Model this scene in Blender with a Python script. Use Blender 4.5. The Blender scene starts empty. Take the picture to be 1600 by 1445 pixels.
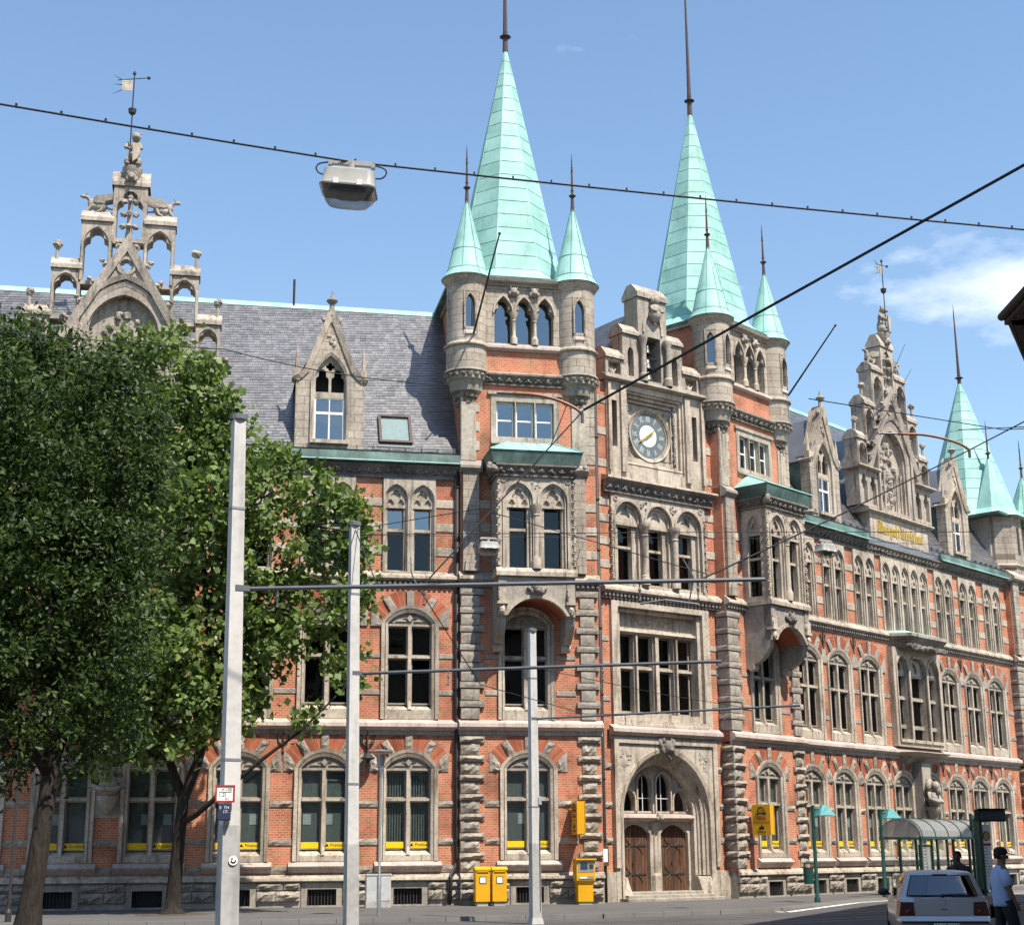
import bpy, bmesh, math, random
import numpy as np
from mathutils import Matrix, Vector
from mathutils.geometry import tessellate_polygon
random.seed(7)
scene = bpy.context.scene
COL = scene.collection
PI = math.pi

# ---------------------------------------------------------------- camera, sky, sun
cam_data = bpy.data.cameras.new("camera")
cam_data.sensor_fit = 'HORIZONTAL'; cam_data.sensor_width = 36.0
cam_data.lens = 2376.6 / 1600 * 36.0
cam_data.clip_start = 0.2; cam_data.clip_end = 3000
cam = bpy.data.objects.new("camera", cam_data); COL.objects.link(cam)
cam.matrix_world = (Matrix.Translation((0, 0, 1.65)) @ Matrix.Rotation(PI / 2 + 0.2530, 4, 'X')
                    @ Matrix.Rotation(-0.0074, 4, 'Z'))
scene.camera = cam
SUN_AZ = math.radians(41)      # to the right of straight behind the camera
SUN_EL = math.radians(58)
sun_dir = Vector((math.sin(SUN_AZ) * math.cos(SUN_EL), -math.cos(SUN_AZ) * math.cos(SUN_EL), math.sin(SUN_EL)))
sd = bpy.data.lights.new("sun", 'SUN'); sd.energy = 5.0; sd.angle = math.radians(0.53); sd.color = (1.0, 0.93, 0.82)
sun = bpy.data.objects.new("sun", sd); COL.objects.link(sun)
sun.rotation_euler = sun_dir.to_track_quat('Z', 'Y').to_euler()
world = bpy.data.worlds.new("World"); scene.world = world; world.use_nodes = True
wn = world.node_tree.nodes; wl = world.node_tree.links
for n_ in list(wn): wn.remove(n_)
w_out = wn.new('ShaderNodeOutputWorld'); w_bg = wn.new('ShaderNodeBackground'); w_bg.inputs[1].default_value = 0.120
w_sky = wn.new('ShaderNodeTexSky'); w_sky.sky_type = 'NISHITA'; w_sky.sun_disc = False
w_sky.sun_elevation = SUN_EL; w_sky.sun_rotation = PI - SUN_AZ
w_sky.air_density = 1.4; w_sky.dust_density = 0.1; w_sky.ozone_density = 4.0
# thin drifting summer clouds, the same all round the sky
w_tc = wn.new('ShaderNodeTexCoord'); w_map = wn.new('ShaderNodeMapping'); w_map.inputs['Scale'].default_value = (1.0, 1.0, 2.4)
w_map.inputs['Location'].default_value = (0.012, 0.890, -4.590)
w_no = wn.new('ShaderNodeTexNoise'); w_no.inputs['Scale'].default_value = 3.0; w_no.inputs['Detail'].default_value = 7
w_no.inputs['Roughness'].default_value = 0.56
w_cr = wn.new('ShaderNodeValToRGB'); w_cr.color_ramp.elements[0].position = 0.592; w_cr.color_ramp.elements[1].position = 0.72
w_cr.color_ramp.elements[0].color = (0, 0, 0, 1); w_cr.color_ramp.elements[1].color = (0.85, 0.85, 0.85, 1)
w_mx = wn.new('ShaderNodeMix'); w_mx.data_type = 'RGBA'; w_mx.inputs[7].default_value = (7.6, 7.9, 8.4, 1)
wl.new(w_tc.outputs['Generated'], w_map.inputs[0]); wl.new(w_map.outputs[0], w_no.inputs[0]); wl.new(w_no.outputs[0], w_cr.inputs[0])
wl.new(w_cr.outputs[0], w_mx.inputs[0]); wl.new(w_sky.outputs[0], w_mx.inputs[6]); wl.new(w_mx.outputs[2], w_bg.inputs[0])
wl.new(w_bg.outputs[0], w_out.inputs[0])
scene.view_settings.view_transform = 'Standard'; scene.view_settings.look = 'None'
scene.view_settings.exposure = 0.7; scene.view_settings.gamma = 1.0; scene.view_settings.use_curve_mapping = False
scene.render.engine = 'CYCLES'; scene.cycles.max_bounces = 4; scene.cycles.diffuse_bounces = 2; scene.cycles.glossy_bounces = 2; scene.cycles.transparent_max_bounces = 8
scene.cycles.use_adaptive_sampling = True; scene.cycles.adaptive_threshold = 0.03
scene.cycles.use_denoising = True

# ---------------------------------------------------------------- materials
MATS = {}
def nodes_of(name, rough=0.8, spec=0.3):
    m = bpy.data.materials.new(name); m.use_nodes = True
    nt = m.node_tree; b = nt.nodes['Principled BSDF']
    b.inputs['Roughness'].default_value = rough; b.inputs['Specular IOR Level'].default_value = spec
    MATS[name] = m
    return m, nt, b
def nd(nt, typ, **kw):
    n = nt.nodes.new(typ)
    for k, v in kw.items(): setattr(n, k, v)
    return n
def noise(nt, vec, scale, detail=4, rough=0.55):
    n = nd(nt, 'ShaderNodeTexNoise'); n.inputs['Scale'].default_value = scale; n.inputs['Detail'].default_value = min(detail, 3.5)
    n.inputs['Roughness'].default_value = rough
    if vec is not None: nt.links.new(vec, n.inputs['Vector'])
    return n.outputs[0]
def ramp(nt, fac, stops):
    r = nd(nt, 'ShaderNodeValToRGB'); e = r.color_ramp.elements
    while len(e) < len(stops): e.new(0.5)
    for el, (p, c) in zip(e, stops): el.position = p; el.color = (*c, 1) if len(c) == 3 else c
    nt.links.new(fac, r.inputs[0]); return r.outputs[0]
def mix(nt, fac, a, b, mode='MIX'):
    n = nd(nt, 'ShaderNodeMix', data_type='RGBA', blend_type=mode)
    for s, v in ((0, fac), (6, a), (7, b)):
        if isinstance(v, (int, float)): n.inputs[s].default_value = v
        elif isinstance(v, tuple): n.inputs[s].default_value = (*v, 1)
        else: nt.links.new(v, n.inputs[s])
    return n.outputs[2]
def mathn(nt, op, a, b=0.0):
    n = nd(nt, 'ShaderNodeMath', operation=op)
    for s, v in ((0, a), (1, b)):
        if isinstance(v, (int, float)): n.inputs[s].default_value = v
        else: nt.links.new(v, n.inputs[s])
    return n.outputs[0]
def bump(nt, b, h, strength=0.4, dist=0.02):
    n = nd(nt, 'ShaderNodeBump'); n.inputs['Strength'].default_value = strength; n.inputs['Distance'].default_value = dist
    nt.links.new(h, n.inputs['Height']); nt.links.new(n.outputs[0], b.inputs['Normal'])
def pos(nt): return nd(nt, 'ShaderNodeNewGeometry').outputs['Position']
def rnd(nt): return nd(nt, 'ShaderNodeObjectInfo').outputs['Random']
def island(nt): return nd(nt, 'ShaderNodeNewGeometry').outputs['Random Per Island']
def plain(name, col, rough=0.6, spec=0.3, metal=0.0, var=0.12, scale=6.0):
    m, nt, b = nodes_of(name, rough, spec); b.inputs['Metallic'].default_value = metal
    n = noise(nt, pos(nt), scale, 5)
    lo = tuple(c * (1 - var) for c in col); hi = tuple(min(1, c * (1 + var)) for c in col)
    nt.links.new(ramp(nt, n, [(0.3, lo), (0.7, hi)]), b.inputs['Base Color'])
    return m
def stone(name, lo, mid, hi, rough=0.85, joints=None, dirt=0.5, bstr=0.35, bscale=40):
    lo, mid, hi = (tuple(x * 1.02 for x in c_) for c_ in (lo, mid, hi))
    m, nt, b = nodes_of(name, rough, 0.2); p = pos(nt)
    n1 = noise(nt, p, 0.9, 6, 0.6); n2 = noise(nt, p, 9, 5)
    c = ramp(nt, mathn(nt, 'ADD', mathn(nt, 'MULTIPLY', n1, 0.55), mathn(nt, 'MULTIPLY', n2, 0.45)), [(0.33, lo), (0.5, mid), (0.68, hi)])
    # rain streaks: noise stretched along the height
    mp = nd(nt, 'ShaderNodeMapping'); mp.inputs['Scale'].default_value = (4.5, 4.5, 0.45); nt.links.new(p, mp.inputs[0])
    st = ramp(nt, noise(nt, mp.outputs[0], 1.0, 4, 0.6), [(0.52, (0, 0, 0)), (0.72, (dirt, dirt, dirt))])
    c = mix(nt, st, c, tuple(x * 0.42 for x in lo))
    c = mix(nt, 0.35, c, mix(nt, 1.0, c, ramp(nt, rnd(nt), [(0, (0.72, 0.72, 0.72)), (1, (1.15, 1.12, 1.08))]), 'MULTIPLY'))
    if joints:
        oc = nd(nt, 'ShaderNodeTexCoord').outputs['Object']; sp = nd(nt, 'ShaderNodeSeparateXYZ'); nt.links.new(oc, sp.inputs[0])
        cb = nd(nt, 'ShaderNodeCombineXYZ'); nt.links.new(mathn(nt, 'ADD', sp.outputs[0], sp.outputs[1]), cb.inputs[0]); nt.links.new(sp.outputs[2], cb.inputs[1])
        br = nd(nt, 'ShaderNodeTexBrick'); nt.links.new(cb.outputs[0], br.inputs[0])
        br.inputs['Scale'].default_value = 1; br.inputs['Brick Width'].default_value = joints[0]; br.inputs['Row Height'].default_value = joints[1]
        br.inputs['Mortar Size'].default_value = 0.012; br.inputs['Color1'].default_value = (1, 1, 1, 1); br.inputs['Color2'].default_value = (0.86, 0.85, 0.84, 1)
        br.inputs['Mortar'].default_value = (0.45, 0.42, 0.4, 1)
        c = mix(nt, 1.0, c, br.outputs[0], 'MULTIPLY')
    nt.links.new(c, b.inputs['Base Color'])
    if bstr > 0.5: bump(nt, b, noise(nt, p, bscale, 2), bstr, 0.02)
    return m
stone('stone_light', (0.235, 0.196, 0.152), (0.43, 0.368, 0.295), (0.565, 0.497, 0.41), dirt=0.85)
stone('stone_warm', (0.27, 0.222, 0.17), (0.43, 0.36, 0.28), (0.56, 0.48, 0.38), dirt=0.7)
stone('stone_pink', (0.32, 0.255, 0.22), (0.43, 0.352, 0.308), (0.53, 0.45, 0.40), dirt=0.5)
stone('stone_grey', (0.21, 0.185, 0.155), (0.32, 0.285, 0.24), (0.43, 0.39, 0.33))
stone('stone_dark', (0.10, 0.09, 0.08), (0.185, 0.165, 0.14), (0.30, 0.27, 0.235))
stone('stone_rock', (0.16, 0.14, 0.115), (0.29, 0.255, 0.21), (0.44, 0.395, 0.33), bstr=0.8, bscale=22, dirt=0.35)
stone('stone_weathered', (0.19, 0.165, 0.14), (0.36, 0.31, 0.26), (0.53, 0.465, 0.39), dirt=0.8)
stone('ashlar', (0.26, 0.222, 0.18), (0.40, 0.345, 0.283), (0.52, 0.46, 0.385), dirt=0.6, joints=(0.62, 0.31))
def brick_mat(name, rows=True):
    m, nt, b = nodes_of(name, 0.85, 0.2); p = pos(nt)
    if rows:
        oc = nd(nt, 'ShaderNodeTexCoord').outputs['Object']; sp = nd(nt, 'ShaderNodeSeparateXYZ'); nt.links.new(oc, sp.inputs[0])
        cb = nd(nt, 'ShaderNodeCombineXYZ'); nt.links.new(mathn(nt, 'ADD', sp.outputs[0], sp.outputs[1]), cb.inputs[0]); nt.links.new(sp.outputs[2], cb.inputs[1])
        br = nd(nt, 'ShaderNodeTexBrick'); nt.links.new(cb.outputs[0], br.inputs[0]); br.offset = 0.5
        for k, v in (('Scale', 1), ('Brick Width', 0.205), ('Row Height', 0.082), ('Mortar Size', 0.012), ('Mortar Smooth', 0.2), ('Bias', 0.0)): br.inputs[k].default_value = v
        br.inputs['Color1'].default_value = (0.49, 0.168, 0.096, 1); br.inputs['Color2'].default_value = (0.37, 0.112, 0.064, 1)
        br.inputs['Mortar'].default_value = (0.44, 0.285, 0.19, 1)
        c = br.outputs[0]
    else:
        c = ramp(nt, island(nt), [(0, (0.29, 0.085, 0.047)), (0.6, (0.37, 0.122, 0.068)), (1, (0.42, 0.16, 0.093))])
    n = noise(nt, p, 0.7, 5, 0.6)
    c = mix(nt, 1.0, c, ramp(nt, n, [(0.30, (0.58, 0.57, 0.57)), (0.5, (1.04, 1.04, 1.02)), (0.7, (1.26, 1.25, 1.21))]), 'MULTIPLY')
    mp = nd(nt, 'ShaderNodeMapping'); mp.inputs['Scale'].default_value = (3.5, 3.5, 0.4); nt.links.new(p, mp.inputs[0])
    st = ramp(nt, noise(nt, mp.outputs[0], 1.0, 4, 0.6), [(0.55, (0, 0, 0)), (0.75, (0.45, 0.45, 0.45))])
    c = mix(nt, st, c, (0.16, 0.06, 0.035))
    nt.links.new(c, b.inputs['Base Color'])
    return m
brick_mat('brick'); brick_mat('brick_piece', False)
def copper_mat(name, lo, mid, hi, stain=0.3):
    m, nt, b = nodes_of(name, 0.62, 0.35); p = pos(nt)
    n = noise(nt, p, 1.1, 6, 0.62)
    c = ramp(nt, n, [(0.33, lo), (0.5, mid), (0.66, hi)])
    mp = nd(nt, 'ShaderNodeMapping'); mp.inputs['Scale'].default_value = (5, 5, 0.5); nt.links.new(p, mp.inputs[0])
    st = ramp(nt, noise(nt, mp.outputs[0], 1.0, 5, 0.65), [(0.56, (0, 0, 0)), (0.76, (stain, stain, stain))])
    c = mix(nt, st, c, (0.16, 0.20, 0.13))
    c = mix(nt, 1.0, c, ramp(nt, rnd(nt), [(0, (0.86, 0.89, 0.88)), (1, (1.08, 1.05, 1.06))]), 'MULTIPLY')
    nt.links.new(c, b.inputs['Base Color']); bump(nt, b, noise(nt, p, 2.2, 3), 0.25, 0.03)
    return m
copper_mat('copper', (0.22, 0.41, 0.365), (0.285, 0.51, 0.455), (0.335, 0.56, 0.50), 0.42)
copper_mat('copper_seam', (0.155, 0.31, 0.27), (0.195, 0.37, 0.33), (0.22, 0.41, 0.365))
copper_mat('copper_dark', (0.045, 0.075, 0.066), (0.08, 0.135, 0.115), (0.14, 0.225, 0.195), 0.7)
def slate_mat():
    m, nt, b = nodes_of('slate', 0.40, 1.0); p = pos(nt); b.inputs['Coat Weight'].default_value = 0.9; b.inputs['Coat Roughness'].default_value = 0.33
    c = ramp(nt, island(nt), [(0, (0.085, 0.082, 0.085)), (0.5, (0.112, 0.107, 0.111)), (1, (0.142, 0.135, 0.139))])
    c = mix(nt, 1.0, c, ramp(nt, noise(nt, p, 0.8, 5, 0.6), [(0.3, (0.78, 0.78, 0.77)), (0.7, (1.18, 1.18, 1.19))]), 'MULTIPLY')
    nt.links.new(c, b.inputs['Base Color']); nt.links.new(ramp(nt, island(nt), [(0, (0.32, 0.32, 0.32)), (1, (0.38, 0.38, 0.38))]), b.inputs['Roughness'])
slate_mat()
def glass_mat(name, tint, refl=0.5, rough=0.02, trans=0.75):
    m = bpy.data.materials.new(name); m.use_nodes = True; nt = m.node_tree; MATS[name] = m
    for n in list(nt.nodes): nt.nodes.remove(n)
    o = nd(nt, 'ShaderNodeOutputMaterial'); g = nd(nt, 'ShaderNodeBsdfGlossy'); g.inputs['Roughness'].default_value = rough
    g.inputs['Color'].default_value = (0.9, 0.95, 1, 1)
    t = nd(nt, 'ShaderNodeBsdfTransparent'); t.inputs[0].default_value = (*tint, 1)
    lw = nd(nt, 'ShaderNodeLayerWeight'); lw.inputs[0].default_value = 0.5
    f = mathn(nt, 'MULTIPLY_ADD', mathn(nt, 'POWER', lw.outputs['Facing'], 5.0), 0.9); f.node.inputs[2].default_value = 0.045 + refl
    mx = nd(nt, 'ShaderNodeMixShader'); nt.links.new(f, mx.inputs[0]); nt.links.new(t.outputs[0], mx.inputs[1]); nt.links.new(g.outputs[0], mx.inputs[2])
    bn = nd(nt, 'ShaderNodeBump'); bn.inputs['Strength'].default_value = 0.05; bn.inputs['Distance'].default_value = 0.05
    nt.links.new(noise(nt, pos(nt), 1.2, 2), bn.inputs['Height']); nt.links.new(bn.outputs[0], g.inputs['Normal'])
    nt.links.new(mx.outputs[0], o.inputs[0])
glass_mat('glass', (0.42, 0.45, 0.44), -0.012)
glass_mat('glass_sky', (0.35, 0.40, 0.42), 0.16)
glass_mat('glass_clear', (0.85, 0.88, 0.87), 0.03)
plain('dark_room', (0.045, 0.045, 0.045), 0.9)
plain('blind', (0.125, 0.142, 0.138), 0.8)
plain('blind_pale', (0.42, 0.47, 0.46), 0.8)
plain('white_paint', (0.75, 0.75, 0.73), 0.45)
plain('wood_frame', (0.30, 0.26, 0.21), 0.6)
plain('iron', (0.035, 0.033, 0.032), 0.55)
plain('iron_brown', (0.075, 0.05, 0.042), 0.6)
plain('yellow', (0.68, 0.345, 0.010), 0.4, 0.4, var=0.06, scale=2)
plain('yellow_strip', (0.80, 0.52, 0.01), 0.45)
plain('paper', (0.80, 0.80, 0.76), 0.8)
plain('ink', (0.02, 0.02, 0.025), 0.7)
plain('red_ink', (0.35, 0.03, 0.03), 0.7)
plain('cable', (0.02, 0.02, 0.022), 0.6)
plain('gold', (0.62, 0.40, 0.06), 0.35, 0.6, 0.55)
plain('green_paint', (0.012, 0.06, 0.05), 0.45, 0.4)
plain('turquoise', (0.06, 0.27, 0.28), 0.4, 0.4)
plain('rubber', (0.018, 0.018, 0.018), 0.8)
plain('lead', (0.16, 0.17, 0.17), 0.6)

# ---------------------------------------------------------------- mesh tools
class B:
    "a growing mesh: x right, y into the wall, z up"
    def __init__(s): s.v = []; s.f = []
    def vs(s, pts):
        i = len(s.v); s.v += [tuple(p) for p in pts]; return i
    def box(s, x0, x1, y0, y1, z0, z1):
        i = s.vs([(x0, y0, z0), (x1, y0, z0), (x1, y1, z0), (x0, y1, z0), (x0, y0, z1), (x1, y0, z1), (x1, y1, z1), (x0, y1, z1)])
        s.f += [tuple(i + k for k in q) for q in ((0, 1, 5, 4), (1, 2, 6, 5), (2, 3, 7, 6), (3, 0, 4, 7), (4, 5, 6, 7), (3, 2, 1, 0))]
        return s
    def hexa(s, p8):
        i = s.vs(p8); s.f += [tuple(i + k for k in q) for q in ((0, 1, 5, 4), (1, 2, 6, 5), (2, 3, 7, 6), (3, 0, 4, 7), (4, 5, 6, 7), (3, 2, 1, 0))]; return s
    def cbox(s, x0, x1, y0, y1, z0, z1, c=0.03):
        "box with a chamfered front"
        i = s.vs([(x0, y0 + c, z0), (x1, y0 + c, z0), (x1, y0 + c, z1), (x0, y0 + c, z1),
                  (x0 + c, y0, z0 + c), (x1 - c, y0, z0 + c), (x1 - c, y0, z1 - c), (x0 + c, y0, z1 - c),
                  (x0, y1, z0), (x1, y1, z0), (x1, y1, z1), (x0, y1, z1)])
        s.f += [tuple(i + k for k in q) for q in ((4, 5, 6, 7), (0, 1, 5, 4), (1, 2, 6, 5), (2, 3, 7, 6), (3, 0, 4, 7),
                                                  (8, 9, 1, 0), (9, 10, 2, 1), (10, 11, 3, 2), (11, 8, 0, 3))]
        return s
    def plate(s, outer, holes, y0, y1, back=False):
        "flat panel in the xz plane with holes, front at y0, edges running back to y1"
        loops = [outer] + list(holes)
        tri = tessellate_polygon([[Vector((x, z, 0)) for x, z in l] for l in loops])
        flat = [p for l in loops for p in l]
        i = s.vs([(x, y0, z) for x, z in flat])
        j = s.vs([(x, y1, z) for x, z in flat])
        for a, b_, c in tri:
            (ax, az), (bx, bz), (cx, cz) = flat[a], flat[b_], flat[c]
            if (bx - ax) * (cz - az) - (bz - az) * (cx - ax) < 0: b_, c = c, b_
            s.f.append((i + a, i + b_, i + c))
            if back: s.f.append((j + a, j + c, j + b_))
        k = 0
        for li, l in enumerate(loops):
            n = len(l); ar = sum(l[q][0] * l[(q + 1) % n][1] - l[(q + 1) % n][0] * l[q][1] for q in range(n))
            flip = (ar < 0) != (li > 0)
            for q in range(n):
                a, b_ = k + q, k + (q + 1) % n
                if flip: a, b_ = b_, a
                s.f.append((i + b_, i + a, j + a, j + b_))
            k += n
        return s
    def prism(s, pts, y0, y1): return s.plate(pts, [], y0, y1, True)
    def band(s, outer, inner, y0, y1, y0i=None):
        "open strip between two polylines of equal length (an arch moulding)"
        if y0i is None: y0i = y0
        n = len(outer)
        a = s.vs([(x, y0, z) for x, z in outer]); b_ = s.vs([(x, y0i, z) for x, z in inner])
        c = s.vs([(x, y1, z) for x, z in outer]); d = s.vs([(x, y1, z) for x, z in inner])
        for q in range(n - 1):
            s.f += [(a + q, a + q + 1, b_ + q + 1, b_ + q), (c + q, c + q + 1, a + q + 1, a + q), (b_ + q, b_ + q + 1, d + q + 1, d + q)]
        s.f += [(a, b_, d, c), (a + n - 1, c + n - 1, d + n - 1, b_ + n - 1)]
        return s
    def sweep(s, prof, x0, x1):
        "moulding: profile of (y, z) run along x"
        n = len(prof); a = s.vs([(x0, y, z) for y, z in prof]); b_ = s.vs([(x1, y, z) for y, z in prof])
        for q in range(n - 1): s.f.append((a + q, b_ + q, b_ + q + 1, a + q + 1))
        s.f += [tuple(a + q for q in range(n)), tuple(b_ + q for q in reversed(range(n)))]
        return s
    def lathe(s, prof, cx=0, cy=0, seg=20, a0=0.0, a1=None, skip=None, ring=None):
        full = a1 is None; a1 = a0 + 2 * PI if full else a1
        m = seg if full else seg + 1
        base = len(s.v)
        for r, z in prof:
            for k in range(m):
                t = a0 + (a1 - a0) * k / seg; s.v.append((cx + r * math.cos(t), cy + r * math.sin(t), z))
        for i in range(len(prof) - 1):
            for k in range(seg):
                if skip and skip(i, k): continue
                k2 = (k + 1) % m
                s.f.append((base + i * m + k, base + i * m + k2, base + (i + 1) * m + k2, base + (i + 1) * m + k))
        return s
    def tube(s, pts, r, seg=6, r1=None):
        pts = [Vector(p) for p in pts]; n = len(pts)
        rs = r if isinstance(r, (list, tuple)) else [r + ((r1 if r1 is not None else r) - r) * i / max(1, n - 1) for i in range(n)]
        base = len(s.v)
        up = Vector((0, 0, 1))
        for i, p in enumerate(pts):
            d = (pts[min(i + 1, n - 1)] - pts[max(i - 1, 0)]).normalized()
            u = d.cross(up) if abs(d.z) < 0.95 else d.cross(Vector((1, 0, 0)))
            u.normalize(); w = u.cross(d)
            for k in range(seg):
                t = 2 * PI * k / seg; s.v.append(tuple(p + (u * math.cos(t) + w * math.sin(t)) * rs[i]))
        for i in range(n - 1):
            for k in range(seg):
                k2 = (k + 1) % seg
                s.f.append((base + i * seg + k, base + i * seg + k2, base + (i + 1) * seg + k2, base + (i + 1) * seg + k))
        s.f += [tuple(base + k for k in reversed(range(seg))), tuple(base + (n - 1) * seg + k for k in range(seg))]
        return s
    def blob(s, c, r, seg=8, rings=5, jit=0.0, rng=random):
        if not isinstance(r, (tuple, list)): r = (r, r, r)
        base = len(s.v)
        for i in range(rings + 1):
            ph = PI * i / rings
            for k in range(seg):
                t = 2 * PI * k / seg; j = 1 + (rng.uniform(-jit, jit) if 0 < i < rings else 0)
                s.v.append((c[0] + r[0] * math.sin(ph) * math.cos(t) * j, c[1] + r[1] * math.sin(ph) * math.sin(t) * j, c[2] + r[2] * math.cos(ph) * j))
        for i in range(rings):
            for k in range(seg):
                k2 = (k + 1) % seg
                s.f.append((base + i * seg + k, base + (i + 1) * seg + k, base + (i + 1) * seg + k2, base + i * seg + k2))
        return s
    def rock(s, x0, x1, y0, y1, z0, z1, rng, amp=0.05, nx=5, nz=4):
        "rock-faced block: uneven front, pitched margins"
        base = len(s.v)
        for j in range(nz + 1):
            for i in range(nx + 1):
                edge = i in (0, nx) or j in (0, nz)
                jx = 0 if i in (0, nx) else rng.uniform(-.25, .25) / nx
                jz = 0 if j in (0, nz) else rng.uniform(-.25, .25) / nz
                s.v.append((x0 + (x1 - x0) * (i / nx + jx), y0 + (amp if edge else rng.uniform(-amp, amp * 0.8)), z0 + (z1 - z0) * (j / nz + jz)))
        W = nx + 1
        for j in range(nz):
            for i in range(nx): s.f.append((base + j * W + i, base + j * W + i + 1, base + (j + 1) * W + i + 1, base + (j + 1) * W + i))
        bb = s.vs([(x0, y1, z0), (x1, y1, z0), (x1, y1, z1), (x0, y1, z1)])
        s.f += [(bb, bb + 1) + tuple(base + i for i in reversed(range(W))), (bb + 1, bb + 2) + tuple(base + j * W + nx for j in reversed(range(nz + 1))),
                (bb + 2, bb + 3) + tuple(base + nz * W + i for i in range(W)), (bb + 3, bb) + tuple(base + j * W for j in range(nz + 1))]
        return s
    def add(s, o, M):
        i = s.vs([M @ Vector(v) for v in o.v]); s.f += [tuple(i + k for k in f) for f in o.f]; return s
    def mesh(s, name, smooth=False):
        me = bpy.data.meshes.new(name); me.from_pydata(s.v, [], s.f)
        if smooth: me.shade_smooth()
        if smooth and smooth != 1: me.set_sharp_from_angle(angle=smooth)
        me.update(); return me
I4 = Matrix.Identity(4)
def spline(pts, n=5):
    "rounded path through the points"
    P = [Vector(p) for p in pts]; out = []
    for i in range(len(P) - 1):
        a, b_, c, d = P[max(i - 1, 0)], P[i], P[i + 1], P[min(i + 2, len(P) - 1)]
        for k in range(n):
            t = k / n; out.append(0.5 * ((2 * b_) + (c - a) * t + (2 * a - 5 * b_ + 4 * c - d) * t * t + (3 * b_ - a - 3 * c + d) * t ** 3))
    return out + [P[-1]]
def T(x=0, y=0, z=0): return Matrix.Translation((x, y, z))
def RZ(a): return Matrix.Rotation(a, 4, 'Z')
def RX(a): return Matrix.Rotation(a, 4, 'X')
def RY(a): return Matrix.Rotation(a, 4, 'Y')
def SC(x, y=None, z=None): return Matrix.Diagonal((x, y if y is not None else x, z if z is not None else x, 1))
WM = {}
CACHE = {}
def put(name, b, mat, parent=None, F=I4, smooth=False, key=None, kind=None, label=None):
    "link one mesh object; F is its place in the world"
    if isinstance(b, B):
        me = b.mesh(name, smooth); me.materials.append(MATS[mat])
    else: me = b
    o = bpy.data.objects.new(name, me); COL.objects.link(o)
    place(o, F, parent)
    if kind: o['kind'] = kind
    if label: o['label'] = label
    return o
def place(o, F, parent):
    if parent is not None:
        o.parent = parent; o.matrix_basis = WM[parent.name].inverted() @ F
    else: o.matrix_basis = F
    WM[o.name] = F.copy()
def shared(key, mat, make, smooth=False):
    "mesh data made once for alike pieces"
    if key not in CACHE:
        me = make().mesh(str(key[0]), smooth); me.materials.append(MATS[mat]); CACHE[key] = me
    return CACHE[key]
def empty(name, F, label=None, cat=None, group=None, parent=None):
    o = bpy.data.objects.new(name, None); COL.objects.link(o); o.empty_display_size = 0.3
    place(o, F, parent); tag(o, label, cat, group); return o
def tag(o, label=None, cat=None, group=None, kind=None):
    if label: o['label'] = label
    if cat: o['category'] = cat
    if group: o['group'] = group
    if kind: o['kind'] = kind
    return o
def text(name, body, mat, F, size, parent=None, extrude=0.006, sx=1.0, bold=0.0):
    key = ('text', body, size, extrude, bold, mat)
    if key not in CACHE:
        cu = bpy.data.curves.new(name, 'FONT'); cu.body = body; cu.size = size; cu.extrude = extrude; cu.align_x = 'CENTER'; cu.align_y = 'CENTER'
        cu.offset = bold; cu.resolution_u = 3
        tmp = bpy.data.objects.new(name, cu); me = bpy.data.meshes.new_from_object(tmp); bpy.data.objects.remove(tmp)
        me.materials.clear(); me.materials.append(MATS[mat]); CACHE[key] = me
    return put(name, CACHE[key], None, parent, F @ RX(PI / 2) @ SC(sx, 1, 1))

# outlines in the xz plane
def seg_arch(hw, z0, zs, za, n=12, x=0.0):
    "jamb up, segmental arch over, jamb down: open polyline from bottom right to bottom left (counter-clockwise)"
    h = za - zs; R = (hw * hw + h * h) / (2 * h); cz = za - R; a = math.atan2(zs - cz, hw)
    pts = [(x + hw, z0)]
    for k in range(n + 1):
        t = a + (PI - 2 * a) * k / n; pts.append((x + R * math.cos(t), cz + R * math.sin(t)))
    pts.append((x - hw, z0)); return pts
def pointed(hw, z0, zs, za, n=7, x=0.0):
    "the same with a pointed arch"
    h = za - zs; R = (hw * hw + h * h) / (2 * hw); a1 = math.asin(min(1, h / R)) if R >= h else PI / 2
    pts = [(x + hw, z0)]
    for k in range(n + 1):
        t = a1 * k / n; pts.append((x + hw - R + R * math.cos(t), zs + R * math.sin(t)))
    for k in range(n - 1, -1, -1):
        t = a1 * k / n; pts.append((x - hw + R - R * math.cos(t), zs + R * math.sin(t)))
    pts.append((x - hw, z0)); return pts
def foil(x, z, r, lobes=3, n=24, rot=PI / 2, depth=0.36):
    return [(x + r * (1 - depth + depth * abs(math.cos(lobes * (2 * PI * k / n + 0.0) / 2))) * math.cos(rot + 2 * PI * k / n),
             z + r * (1 - depth + depth * abs(math.cos(lobes * (2 * PI * k / n) / 2))) * math.sin(rot + 2 * PI * k / n)) for k in range(n)]
def circle(x, z, r, n=20): return [(x + r * math.cos(2 * PI * k / n), z + r * math.sin(2 * PI * k / n)) for k in range(n)]
def rect(x0, x1, z0, z1): return [(x0, z0), (x1, z0), (x1, z1), (x0, z1)]
def cusped(hw, z0, zs, za, x=0.0):
    "trefoil-headed light"
    r = hw * 0.62
    pts = [(x + hw, z0), (x + hw, zs - 0.1 * hw)]
    for c, a0, a1, rr in (((x + hw * 0.46, zs + hw * 0.05), -0.35, 1.35, hw * 0.56), ((x, za - hw * 0.62), -0.15, PI + 0.15, hw * 0.6), ((x - hw * 0.46, zs + hw * 0.05), PI - 1.35, PI + 0.35, hw * 0.56)):
        for k in range(6):
            t = a0 + (a1 - a0) * k / 5; pts.append((c[0] + rr * math.cos(t), c[1] + rr * math.sin(t)))
    pts += [(x - hw, zs - 0.1 * hw), (x - hw, z0)]
    return pts

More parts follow.
